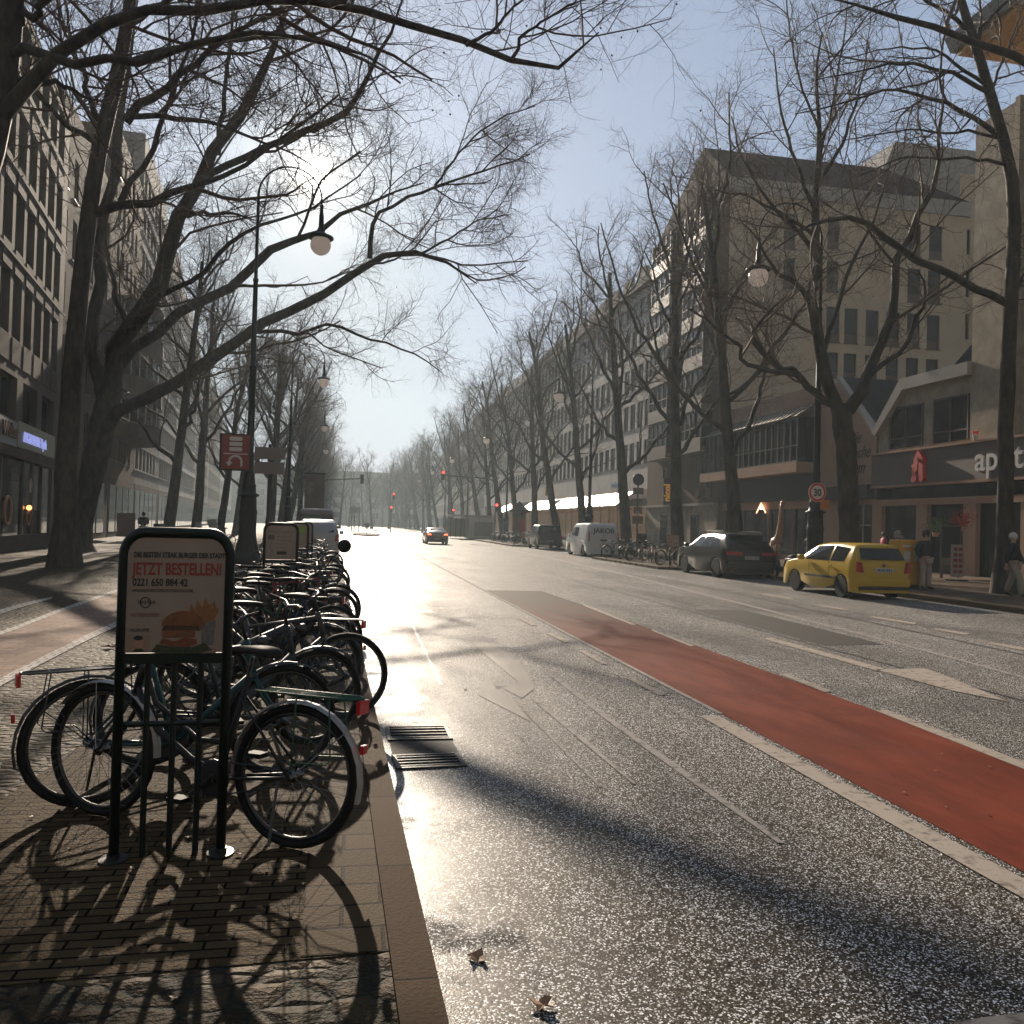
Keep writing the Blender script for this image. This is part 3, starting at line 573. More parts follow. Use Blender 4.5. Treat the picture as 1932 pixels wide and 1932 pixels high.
b = MB(); b.box(17.2, -.13, .7, 17.27, -.105, 3.3).box(16.6, -.13, 2.2, 17.9, -.105, 2.27); b.build('window_frame', M['frame_w'], th)
scr = mat('script_paint', (.03, .02, .018), .6)
for i, (s_, z_) in enumerate((('Die', 6.55), ('Suche', 5.75), ('zum', 4.95))): text(s_, .95, scr, th, (15.6+.1*i, -.085, z_), (UP, 0, 0), .01, shear=.5, sx=.85)
# dark pyramid roof behind it
b = MB(); b.add([(15, 1.5, 5.5), (26, 1.5, 5.5), (26, 12, 5.5), (15, 12, 5.5), (17, 7, 13.0), (23, 7, 13.0)], [(0, 1, 5, 4), (1, 2, 5), (2, 3, 4, 5), (3, 0, 4), (0, 3, 2, 1)])
o = b.build('roof', M['roofd'], th)
# ---- pharmacy building
pw = [(19.05, 5.98, 21.75, 8.05, 'brown'), (22.42, 5.98, 24.75, 8.05, 'brown')]
tp = thing('pharmacy_building', 'low pharmacy building with red gothic A on its wide brown sign band', 'building', (26, 57), -UP)
b = MB(); b.prism([(18.25, 5.8), (24.85, 5.8), (24.85, 9.05), (20.35, 9.05), (18.25, 6.95)], -.02, 9, 'xz'); b.build('wall', M['concrete'], tp)
for s0, s1 in ((19.2, 21.7), (22.42, 24.7)):
    b = MB(); b.mi = 1; b.box(s0, -.05, 6.0, s1, -.025, 8.0); b.mi = 0; w = s1-s0
    b.box(s0, -.1, 6.0, s0+.07, -.053, 8.0).box(s1-.07, -.1, 6, s1, -.053, 8).box(s0+w/2-.03, -.1, 6, s0+w/2+.03, -.053, 8).box(s0+.08, -.09, 6.42, s1-.08, -.053, 6.5).box(s0+.08, -.09, 7.93, s1-.08, -.053, 8)
    b.build('window', [M['frame_b'], M['glassd']], tp)
b = MB(); b.prism([(18.1, 6.95), (18.4, 6.75), (20.5, 8.75), (24.9, 8.75), (24.9, 9.3), (20.3, 9.3)], -.35, -.024, 'xz'); b.build('roof_edge', M['fascia'], tp)
b = MB(); b.box(18.2, -.35, 4.2, 40, -.02, 5.75); b.build('sign_band', mat('sign_band', (.13, .10, .085), .6, var=.1, vscale=1), tp)
b = MB(); b.box(18.2, -.45, 5.75, 40, 0, 5.85).box(18.2, -.4, 4.08, 40, 0, 4.195).box(18.2, -.3, 3.2, 40, -.05, 3.5); b.build('ledge', M['rose'], tp)
b = MB(); b.mi = 0
for s in (18.2, 21.6, 24.7, 27.9, 31.): b.box(s, -.25, .12, s+.75, -.02, 3.2)
b.mi = 1; b.box(18.2, .1, .12, 40, .14, 4.08); b.box(18.2, -.02, 3.5, 40, .0, 4.08)
b.build('shop_front', [M['rose'], M['glassw']], tp)
redA = mat('sign_red', (.5, .02, .02), .45)
A1 = [(-.42, 0), (-.16, .02), (-.05, .12), (-.14, .45), (-.02, .52), (.05, .9), (.12, .9), (.12, .28), (.2, .02), (.38, .0), (.5, .14), (.45, .32), (.42, 1.08), (.18, 1.38), (.05, 1.5), (-.1, 1.36), (-.28, 1.1), (-.3, .85), (-.47, .8), (-.36, .62), (-.42, .5), (-.32, .4), (-.46, .16)]
b = MB(); b.prism([(22.0+x*.9, 4.25+z*.98) for x, z in A1], -.55, -.353, 'xz'); tag(b.build('pharmacy_sign', redA, tp), 'red gothic letter A sign')
b = MB(); b.prism([(22.0+x*.9, 4.25+z*.98) for x, z in [(.0, .95), (.12, .95), (.12, 1.12), (.02, 1.16)]], -.57, -.551, 'xz'); b.build('sign_notch', M['shopdark'], tp)
text('apotheke', 1.45, mat('sign_white', (.55, .54, .52), .5), tp, (25.55, -.40, 4.55), (UP, 0, 0), .05, bold=.018)
# ---- concrete stair tower / tall building behind the right-edge tree
hr = [(s, 6.2+3.3*k, s+1.3, 8.3+3.3*k, 'brown') for s in (28.2, 30.6, 33., 35.4) for k in range(4)]
tt = facade('concrete_building', 'tall bare concrete building rising above the pharmacy at the right edge', 'building', (25.9, 57), -UP, 24.85, 40, 19.5, 12, M['concrete'], hr, out=-1, z0=5.86)
b = MB(); b.box(27.35, -.25, 5.86, 27.6, -.005, 19.5); b.build('pilaster', M['concrete'], tt)
b = MB(); b.mi = 0; b.add([(25.2, -1.6, 22.3), (41, -1.6, 22.3), (41, 7, 22.3), (25.2, 7, 22.3), (25.2, -1.9, 22.85), (41, -1.9, 22.85), (41, 7, 23.6), (25.2, 7, 23.6)], [(0, 1, 2, 3), (4, 5, 6, 7), (0, 1, 5, 4), (1, 2, 6, 5), (2, 3, 7, 6), (3, 0, 4, 7)])
b.build('roof', M['zinc'], tt)
b = MB(); b.box(25.4, -1.4, 22.1, 41, 6.9, 22.29); b.build('roof_soffit', mat('soffit_ochre', (.5, .26, .06), .6), tt)
b = MB(); b.box(27., .6, 19.5, 27.4, 1.0, 22.1).box(31, .6, 19.5, 31.4, 1, 22.1).box(28.5, 2, 19.5, 40, 6, 22.1); b.build('top_storey', M['concrete'], tt)
# ---- pale building seen in the gap
hg = [(.3, z, 1.0, z+2.0, 'blank') for z in (10.5, 13.8, 17.1, 20.4, 23.7)] + [(2.2, z, 3.2, z+2.0, 'blank') for z in (10.5, 13.8, 17.1, 20.4, 23.7)]
tq = facade('rear_building', 'pale building filling the gap between brown-roofed building and concrete tower', 'building', (45.4, 58), 0, 0, 14, 30, 14, M['flank'], hg, out=-1)
b = MB(); b.prism([(-5, 27), (14, 27), (14, 35), (-1.5, 35)], 6, 13, 'xz'); b.build('roof_storey', M['pale'], tq)
# ================================================================ LEFT SIDE
L1p, L1a = (-13.1, 34.), math.atan2(1, -.134)
cols = [.3+1.87*i for i in range(-5, 6)]
hl = rows(cols, 1.42, [(8.6, 11.0), (12.0, 14.3), (15.3, 17.5), (18.9, 21.2)], 'plain') + [(s, 5.4, s+2.7, 7.1, 'dbl') for s in (-6.7, -3., .7, 4.4, 8.1)]
tL = facade('office_building', 'grey stone office building with tall window grid above the optician shop, left edge', 'building', L1p, L1a, -9.5, 12.25, 21.8, 14, M['stone_l1'], hl, out=-1, rev=.38)
for s in cols:
    for z in (7.55, 11.05, 14.35, 17.55): b = MB(); b.box(s+.02, -.05, z, s+1.40, -.004, z+(.95 if z > 8 else 1.0)); b.build('spandrel', M['stone_l1p'], tL)
b = MB()
for z in (11.6, 14.95, 18.45, 21.3): b.box(-9.5, -.10, z, 12.25, -.053, z+.12)
b.build('string_course', M['stone_l1'], tL)
b = MB(); b.box(-9.5, 3, 21.8, 12.2, 13.9, 24.3); b.build('roof_storey', M['dark_stone'], tL)
b = MB()
for z in (22.2, 22.6, 23.0): b.tube([(-9.4, -.1, z), (12.1, -.1, z)], .03, 4)
for i in range(13): b.tube([(-9.4+1.79*i, -.1, 21.8), (-9.4+1.79*i, -.1, 23.02)], .03, 4)
b.build('railing', M['darkmetal'], tL)
b = MB(); b.box(-9.5, -.12, 4.3, 3.15, -.004, 5.3); b.build('sign_band', mat('sign_grey', (.3, .3, .32), .5), tL)
b = MB(); b.box(3.2, -.13, 4.35, 10.6, -.004, 5.4); b.build('sign_band', mat('sign_olive', (.24, .23, .13), .45), tL)
text('Welter', .8, mat('sign_gold', (.16, .09, .04), .5), tL, (3.0, -.17, 4.62), (UP, 0, 0), .04, align='RIGHT', bold=.01)
M['led'] = mat('lit_letters', (.3, .35, .9), .5, emit=(.45, .5, 1.), estr=.3)
text('AUGENWEIDE Optik', .62, M['led'], tL, (3.9, -.19, 4.6), (UP, 0, 0), .02, sx=.8, bold=0)
b = MB(); b.mi = 0; b.box(-9.5, -.06, .12, 12.2, -.004, .75).box(-9.5, -.25, 3.85, 10.7, -.004, 4.28); b.mi = 1; b.box(-9.3, -.02, .76, 10.5, -.006, 3.84); b.mi = 2
for s in (-6, -2.2, 1.0, 4.6, 6.4, 8.2, 10.4): b.box(s, -.1, .76, s+.14, -.022, 3.84)
b.build('shop_window', [M['dark_stone'], M['glassw'], M['frame_b']], tL)
text('bottu', .6, mat('window_lettering', (.25, .22, .2), .5), tL, (4.1, -.03, 2.95), (UP, 0, 0), .004, align='RIGHT')
amber = mat('display_lamp', (.9, .4, .1), .5, emit=(1, .35, .1), estr=2.2)
b = MB(); b.ball((5.5, -.16, 1.9), .11); tag(b.build('display_light', amber, tL), 'small glowing orange lamp in the shop window')
b = MB(); b.tube([(5.5+.34*math.cos(a/10*6.28), -.15, 1.45+.3*math.sin(a/10*6.28)) for a in range(10)], .04, 6, closed=True); b.build('display_ring', mat('amber_metal', (.35, .16, .07), .4), tL)
b = MB(); b.tube([(1.9+.55*math.cos(a/12*6.28), -.15, 1.75+.55*math.sin(a/12*6.28)) for a in range(12)], .07, 6, closed=True); b.build('display_ring', mat('amber_metal2', (.35, .16, .07), .4), tL)
b = MB(); b.lathe([(.01, -.2), (.32, -.2), (.32, -.14), (.01, -.14)], 16, (5.5, 0, 2.85), 'y'); b.build('round_sign', mat('round_sign', (.25, .17, .1), .5), tL)
L2p, L2a = (-15.5, 50.), math.atan2(1, -.10)
def left_block(s0, s1, h, wm, lab, z0=5.0, fh=3.3, wh=1.9, pitch=2.2, w=1.5, st='dbl', off=0., bandm=None, roof=None, dep=13.):
    n = max(1, int((s1-s0-.8)/pitch)); r_ = int((h-z0-.5)/fh)
    hl = rows([s0+.6+pitch*i for i in range(n)], w, [(z0+fh*k+.6, z0+fh*k+.6+wh) for k in range(r_)])
    t = facade('street_building', lab, 'building', L2p, L2a, s0, s1-.04, h, dep, wm, [(a, c, d, e) for a, c, d, e in hl], out=-1, style=st, group='buildings down the left side')
    b = MB(); b.mi = 0; b.box(s0+.2, -.08, .1, s1-.2, -.004, 4.3); b.mi = 1
    for i in range(int((s1-s0)/3.)): b.box(s0+.5+2.9*i, -.1, .5, s0+2.9+2.9*i, -.083, 3.8)
    b.build('shop_front', [M['dark_stone'], M['glassw']], t)
    if bandm:
        b = MB()
        for k in range(r_): b.box(s0, -.06, z0+fh*k+.45, s1-.05, -.004, z0+fh*k+.57).box(s0, -.05, z0+fh*k+.6+wh+.02, s1-.05, -.004, z0+fh*k+.6+wh+.1)
        b.build('string_course', M[bandm], t)
    if roof:
        b = MB(); b.add([(s0, 0, h), (s1-.04, 0, h), (s1-.04, 5, h+3), (s0, 5, h+3), (s0, dep, h), (s1-.04, dep, h)], [(0, 1, 2, 3), (3, 2, 5, 4), (0, 3, 4), (1, 5, 2), (0, 4, 5, 1)]); b.build('roof', M[roof], t)
    return t
left_block(-3.6, 12.4, 23.5, M['dark_stone'], 'dark brown stone building right behind the two big plane trees', pitch=2.4, w=1.1, wh=2.2, roof='roofd')
tb = left_block(12.5, 24.5, 28.6, M['brickA'], 'tall brown tower-like building with a curved glazed bay', pitch=2.0, w=1.1)
b = MB()
for k in range(3):
    z = 7.2+k*3.3
    for m_, r0, za, zb in ((0, 2.6, z, z+1.1), (1, 2.45, z+1.1, z+2.7), (0, 2.6, z+2.7, z+3.3)):
        b.mi = m_; n = 14; P_ = [(18.5+5.4*math.cos(math.pi+math.pi*i/n), r0*math.sin(math.pi+math.pi*i/n)) for i in range(n+1)]
        for i in range(n): b.quad((*P_[i], za), (*P_[i+1], za), (*P_[i+1], zb), (*P_[i], zb))
        if m_ == 0: b.add([(x, y, zb) for x, y in P_], [tuple(range(n+1))]); b.add([(x, y, za) for x, y in P_], [tuple(range(n+1))])
        else:
            b.mi = 2
            for i in range(n+1): b.tube([(P_[i][0], P_[i][1]-.03, za), (P_[i][0], P_[i][1]-.03, zb)], .05, 4)
b.build('curved_bay', [M['dark_stone'], M['glassd'], M['frame_w']], tb, fix=False)
left_block(24.6, 40.8, 33.4, M['grey_stone'], 'tall grey building with rows of paired windows on the left side', pitch=2.3, bandm='fascia')
left_block(41, 58.5, 31.8, M['pale'], 'light grey banded building, third past the brown tower', pitch=2.0, w=1.7, st='white', bandm='band')
left_block(58.6, 88, 30, M['bwhite'], 'white striped building with brown window bands far down the left side', pitch=2.1, w=1.8, st='white', bandm='band')
left_block(88.2, 120, 27, M['grey_stone'], 'distant grey building past the white striped one', pitch=2.6)
left_block(120.2, 165, 27, M['dark_stone'], 'farthest dark building of the left row', pitch=3.0, w=1.8, roof='roofd')
left_block(165.2, 235, 25, M['pale'], 'pale building at the hazy end of the left row', pitch=3.4, w=1.8)
# building closing the view
te = facade('distant_building', 'broad hazy building closing the far end of the street', 'building', (-110, 335), 0, 0, 190, 21, 14, M['grey_stone'], rows([1.2+7.2*i for i in range(26)], 3., [(3+3.9*k, 5.1+3.9*k) for k in range(4)]), out=-1)
# ================================================================ trees
def tube_batch(P, Rr, n):
    """P (N,k,3) polylines, Rr (N,k) radii -> verts, quads"""
    Nn, k, _ = P.shape
    T = np.empty_like(P); T[:, 1:-1] = P[:, 2:]-P[:, :-2]; T[:, 0] = P[:, 1]-P[:, 0]; T[:, -1] = P[:, -1]-P[:, -2]
    T /= np.linalg.norm(T, axis=2, keepdims=True)+1e-9
    ref = np.where(np.abs(T[:, :1, 2:3]) < .8, np.array([0, 0, 1.]), np.array([1., 0, 0])); ref = np.broadcast_to(ref, P.shape)
    A = np.cross(T, ref); A /= np.linalg.norm(A, axis=2, keepdims=True)+1e-9; B = np.cross(T, A)
    an = 2*np.pi*np.arange(n)/n
    V = P[:, :, None]+(A[:, :, None]*np.cos(an)[:, None]+B[:, :, None]*np.sin(an)[:, None])*Rr[:, :, None, None]
    idx = np.arange(Nn*k*n).reshape(Nn, k, n)
    a = idx[:, :-1]; b_ = idx[:, 1:]
    F = np.stack([a, np.roll(a, -1, 2), np.roll(b_, -1, 2), b_], -1).reshape(-1, 4)
    return V.reshape(-1, 3), F
def np_mesh(name, parts, m, smooth=True):
    vo = 0; Vs = []; Fs = []
    for V, F in parts: Vs.append(V); Fs.append(F+vo); vo += len(V)
    V = np.concatenate(Vs).astype(np.float32); F = np.concatenate(Fs).astype(np.int32)
    me = bpy.data.meshes.new(name); me.vertices.add(len(V)); me.vertices.foreach_set('co', V.ravel()); me.loops.add(F.size); me.loops.foreach_set('vertex_index', F.ravel())
    me.polygons.add(len(F)); me.polygons.foreach_set('loop_start', np.arange(0, F.size, 4, dtype=np.int32)); me.polygons.foreach_set('loop_total', np.full(len(F), 4, np.int32))
    me.update(calc_edges=True); me.materials.append(m)
    if smooth: me.shade_smooth()
    return me
def smooth_line(pts, rad, k, rng, jit=.0):
    p = np.array(pts, float); r = np.array(rad, float)
    if len(r) != len(p): r = np.interp(np.linspace(0, 1, len(p)), np.linspace(0, 1, len(r)), r)
    d = np.r_[0, np.cumsum(np.linalg.norm(np.diff(p, axis=0), axis=1))]; t = np.linspace(0, d[-1], k)
    dd = np.linspace(0, d[-1], 161); q0 = np.stack([np.interp(dd, d, p[:, i]) for i in range(3)], 1); kn = np.hanning(19); kn /= kn.sum()
    pad = np.concatenate([2*q0[:1]-q0[9:0:-1], q0, 2*q0[-1:]-q0[-2:-11:-1]]); q0 = np.stack([np.convolve(pad[:, i], kn, 'valid') for i in range(3)], 1)
    q = np.stack([np.interp(t, dd, q0[:, i]) for i in range(3)], 1)
    if jit: 
        j_ = rng.normal(0, jit, q.shape); j_[0] = 0; q = q+j_*np.interp(t, d, r)[:, None]*1.5
    return q, np.interp(t, d, r)
def children(P, Rr, rng, num, t0, lf, k, rr, up, wig, ang=(.55, 1.15), minlen=.0, lenbase=None, down=0.):
    """spawn num children on every parent; returns (M,k,3),(M,k)"""
    Nn, kk, _ = P.shape
    par = np.repeat(np.arange(Nn), num); Mn = len(par)
    t = t0+(1-t0)*(np.tile(np.arange(num), Nn)+rng.random(Mn))/num*.98
    x = t*(kk-1); i0 = np.minimum(x.astype(int), kk-2); u = (x-i0)[:, None]
    S = P[par, i0]*(1-u)+P[par, i0+1]*u; D = P[par, i0+1]-P[par, i0]; D /= np.linalg.norm(D, axis=1, keepdims=True)+1e-9
    r0 = Rr[par, i0]*(1-u[:, 0])+Rr[par, i0+1]*u[:, 0]
    plen = np.linalg.norm(np.diff(P, axis=1), axis=2).sum(1)[par] if lenbase is None else np.full(Mn, lenbase)
    rnd = rng.normal(size=(Mn, 3)); rnd -= D*(rnd*D).sum(1, keepdims=True); rnd /= np.linalg.norm(rnd, axis=1, keepdims=True)+1e-9
    a = rng.uniform(*ang, Mn)[:, None]; dr = D*np.cos(a)+rnd*np.sin(a); dr[:, 2] += up; dr /= np.linalg.norm(dr, axis=1, keepdims=True)
    ln = np.maximum(plen*lf*(1.1-.5*t), minlen)*rng.uniform(.6, 1.3, Mn)
    Q = np.empty((Mn, k, 3)); Q[:, 0] = S; st = (ln/(k-1))[:, None]
    bias = rng.normal(0, wig*.5, (Mn, 3))
    for j in range(1, k):
        dr = dr+rng.normal(0, wig, (Mn, 3))+bias; dr[:, 2] += up*.25-down*j/k; dr /= np.linalg.norm(dr, axis=1, keepdims=True); Q[:, j] = Q[:, j-1]+dr*st
    rb = np.minimum(r0*.75, rr[0]*rng.uniform(.7, 1.2, Mn)*np.clip(ln/ (ln.mean()+1e-9), .5, 1.6)); ra = np.minimum(rb*.45, rr[1]*2.)
    RR = rb[:, None]+(ra-rb)[:, None]*np.linspace(0, 1, k)
    return Q, RR
SD_ = np.array(sdir)
def clear_sun(P, Rr, rng, rad=1.7, keep=.12):
    m = P[:, P.shape[1]//2]-np.array([-.5, 4.2, .5]); d = m-np.outer(m@SD_, SD_); ok = (np.linalg.norm(d, axis=1) > rad) | (rng.random(len(P)) < keep); return P[ok], Rr[ok]
def crown_from(limbs, rng, dens=1., up=.12, l1=(7, .42), l2=(6, .5), l3=(5, .55), l4=(4, .6), k0=14, seeds=0, trunk_n=1, shoots=True, rs=1.):
    """limbs: list of (pts, radii); the first trunk_n are trunks (fewer side shoots)"""
    wood = []; lv = []
    for i, (p, r) in enumerate(limbs):
        q, rr = smooth_line(p, r, k0 if i >= trunk_n else 18, rng, .35 if i >= trunk_n else .03); wood.append(tube_batch(q[None], rr[None], 12 if i < trunk_n else 8))
        if i >= trunk_n or len(limbs) == 1: lv.append((q, rr))
        elif shoots:
            m = max(4, int(18*.55)); lv.append((smooth_line(q[-m:], rr[-m:], k0, rng)[0], np.interp(np.linspace(0, 1, k0), np.linspace(0, 1, m), rr[-m:])))
    P = np.stack([x[0] for x in lv]); Rr = np.stack([x[1] for x in lv])
    n = lambda v: max(1, int(round(v*dens)))
    P1, R1 = children(P, Rr, rng, n(l1[0]), .14, l1[1], 8, (.055*rs, .02*rs), up, .13, minlen=2.4)
    P1, R1 = clear_sun(P1, R1, rng)
    P2, R2 = children(P1, R1, rng, l2[0]+1, .1, l2[1], 6, (.026*rs, .011*rs), up*.7, .17, minlen=1.3)
    P2, R2 = clear_sun(P2, R2, rng)
    P3, R3 = children(P2, R2, rng, l3[0]+1, .08, l3[1], 5, (.0125*rs, .0065*rs), up*.4, .20, minlen=.85)
    P3, R3 = clear_sun(P3, R3, rng)
    P4, R4 = children(P3, R3, rng, l4[0]+1, .1, l4[1], 4, (.0075*rs, .0048*rs), -.02, .25, minlen=.5, down=.12)
    tw = [tube_batch(P1, R1, 6), tube_batch(P2, R2, 5), tube_batch(P3, R3, 4), tube_batch(P4, R4, 3)]
    if seeds:
        s = P4[rng.integers(0, len(P4), seeds), -1]; s = s-np.array([0, 0, .06]); pl = np.stack([s+[0, 0, .022], s, s-[0, 0, .022]], 1)
        tw.append(tube_batch(pl, np.tile([.006, .024, .006], (seeds, 1)), 4))
    return wood, tw
def tree_obj(label, base, wood, tw, group=None, name='plane_tree', cat='tree'):
    t = thing(name, label, cat, base, 0, group); off = np.array(base)
    for nm, prt, m in (('trunk', wood, 'bark'), ('crown', tw, 'twig')):
        me = np_mesh(nm, [(V-off, F) for V, F in prt], M[m]); o = link(bpy.data.objects.new(nm, me)); adopt(o, t)
    return t
def tr(pts, y0, y1=None):
    k = len(pts); y1 = y0 if y1 is None else y1
    return [AY(a, b_, y0+(y1-y0)*i/max(1, k-1)) for i, (a, b_) in enumerate(pts)]
GL = 'plane trees on the left pavement'; GR = 'plane trees on the right pavement'
rng = np.random.default_rng(5)
# T1: dark leaning trunk in front, left
def flare(pts, r, z0=.1):
    p = [np.array(q) for q in pts]; base = p[0].copy(); base[2] = z0
    return [base, base+np.array([0, 0, .35]), base+np.array([0, 0, 1.0])]+p[1:], [r[0]*1.55, r[0]*1.12, r[0]]+list(r[1:])
p, r = flare(tr([(122, 1072), (123, 950), (129, 800), (138, 690), (147, 600), (156, 500), (165, 415), (183, 300), (208, 200), (236, 80), (252, -40), (270, -220), (290, -380)], 27), [.34, .32, .29, .26, .25, .24, .23, .22, .20, .17, .11, .05])
limbs = [(p, r), (tr([(180, 402), (233, 379), (283, 383), (317, 367), (358, 354), (400, 345), (470, 305), (560, 240), (640, 180)], 27, 24), [.15, .03]),
 (tr([(235, 220), (316, 218), (375, 225), (402, 231), (470, 260), (540, 282), (600, 320)], 27, 29), [.10, .02]),
 (tr([(185, 290), (180, 275), (137, 246), (96, 204), (50, 158), (10, 120)], 27, 26), [.11, .03]),
 (tr([(238, 230), (292, 188), (333, 146), (375, 108), (430, 70), (520, 20), (600, -40)], 27, 25), [.14, .03]),
 (tr([(250, 118), (300, 104), (346, 85), (402, 79), (470, 70), (560, 66), (640, 85), (700, 110), (760, 150)], 27, 24), [.13, .02]),
 (tr([(228, 380), (258, 337), (283, 283), (312, 217), (342, 137), (367, 54), (379, 12), (395, -70)], 27, 28), [.11, .03]),
 (tr([(200, 260), (170, 180), (150, 120), (130, 60), (120, -20)], 27, 28), [.10, .03]),
 (tr([(250, 40), (300, 10), (360, -30), (440, -90)], 27, 25), [.13, .03]), (tr([(270, -120), (360, -200), (480, -250)], 26), [.12, .02]), (tr([(262, -80), (200, -200), (150, -300)], 27), [.12, .02])]
w, t_ = crown_from(limbs, rng, 1., l1=(6, .38), l2=(6, .5), l3=(5, .55), l4=(3, .6), seeds=160, shoots=False, rs=.75)
tree_obj('nearest big plane tree on the left with a straight near-black trunk', limbs[0][0][0], w, t_, GL)
# T2: the wide spreading tree whose limbs reach over the street
p, r = flare(tr([(152, 1034), (160, 960), (178, 880), (195, 800), (208, 740)], 38), [.44, .44, .50, .54, .46])
limbs = [(p, r),
 (tr([(200, 790), (190, 750), (184, 690), (180, 600), (188, 480), (198, 420), (209, 330), (222, 240), (237, 150), (252, 50), (264, -60)], 38, 37), [.27, .25, .20, .08]),
 (tr([(200, 780), (215, 680), (240, 630), (262, 600), (292, 541), (315, 483), (300+20, 440), (350, 390), (395, 300), (440, 240), (480, 185), (505, 120), (530, 50), (560, -40)], 38, 34), [.38, .36, .28, .2, .06]),
 (tr([(225, 690), (260, 660), (320, 605), (380, 565), (440, 530), (500, 480), (560, 460), (595, 440), (650, 400), (720, 370), (800, 345)], 38, 33), [.24, .18, .025]),
 (tr([(190, 830), (215, 792), (270, 745), (340, 705), (400, 660), (475, 625), (540, 600), (600, 560), (650, 525), (700, 485), (750, 481), (800, 475), (850, 495), (900, 535)], 38, 30.5), [.28, .25, .19, .12, .02]),
 (tr([(698, 488), (697, 440), (703, 410), (715, 400), (780, 370), (850, 340), (930, 320), (1000, 290)], 32.9, 31), [.10, .025]),
 (tr([(820, 350), (865, 290), (900, 250), (960, 215), (1010, 200)], 31.9, 31), [.05, .02]),
 (tr([(798, 477), (850, 450), (900, 415), (960, 405)], 31.9, 31), [.05, .02]),
 (tr([(475, 627), (560, 628), (620, 610), (700, 640), (780, 665), (830, 700)], 35.5, 33), [.09, .02]),
 (tr([(243, 625), (225, 570), (205, 500), (200, 440)], 38, 39), [.16, .05]),
 (tr([(352, 408), (400, 402), (445, 405), (490, 418)], 36, 35), [.10, .02]),
 (tr([(392, 330), (460, 300), (530, 265), (650, 220), (670, 195), (700, 135), (740, 50), (770, -30)], 36, 32), [.15, .12, .03]),
 (tr([(300, 560), (380, 520), (440, 455), (500, 420), (590, 395), (680, 330)], 37, 34), [.12, .03]),
 (tr([(410, 290), (420, 220), (430, 120), (440, 30), (430, -60)], 36, 38), [.12, .03]),
 (tr([(440, 540), (520, 540), (600, 535), (680, 505)], 35, 34), [.07, .02])]
w, t_ = crown_from(limbs, rng, 1., l1=(7, .36), l2=(6, .5), l3=(5, .55), l4=(4, .6), seeds=220, shoots=False, rs=.72)
tree_obj('wide forked plane tree with limbs reaching right across the street', limbs[0][0][0], w, t_, GL)
# T0: tree off the left edge, its limbs cross the top of the view
base = np.array([-7.9, 17.2, .1])
tp_ = [base, base+[.05, 0, 1], base+[.5, 0, 4], AY(-60, 400, 17.0), AY(-14, 240, 17.0), AY(8, 120, 17.0), AY(22, 20, 17.0), AY(38, -120, 17), AY(50, -300, 17)]
limbs = [(tp_, [.5, .38, .34, .30, .28, .25, .2, .15, .08]),
 (tr([(-12, 235), (15, 178), (60, 145), (100, 118), (150, 95), (200, 45), (240, 22), (330, 14), (450, 6), (560, 2), (640, 12), (730, 36), (800, 52), (880, 85), (950, 110), (1010, 135), (1062, 130), (1100, 100), (1130, 60)], 17, 14.5), [.16, .12, .09, .08, .068, .05, .012]),
 (tr([(10, 110), (50, 98), (100, 102), (150, 128), (200, 115), (260, 112), (320, 95), (400, 76), (480, 60), (560, 66), (620, 85), (700, 105)], 17, 15), [.10, .07, .015]),
 (tr([(24, 50), (45, 35), (85, 5), (130, -40)], 17), [.1, .05]),
 (tr([(-5, 200), (40, 150), (80, 160), (110, 150), (150, 182), (190, 190)], 17, 18), [.09, .02]),
 (tr([(880, 85), (930, 60), (960, 20), (1010, -20)], 15), [.04, .015]), (tr([(620, 10), (700, -30), (780, -50)], 15), [.06, .02]),
 (tr([(965, 112), (990, 60), (1040, 30), (1090, 10)], 14.6), [.035, .012])]
w, t_ = crown_from(limbs, rng, .8, l1=(6, .16), l2=(4, .42), l3=(4, .5), l4=(3, .6), seeds=90, shoots=False, rs=.55)
tree_obj('plane tree off the left edge whose long limbs cross the top of the view', tuple(base), w, t_, GL)
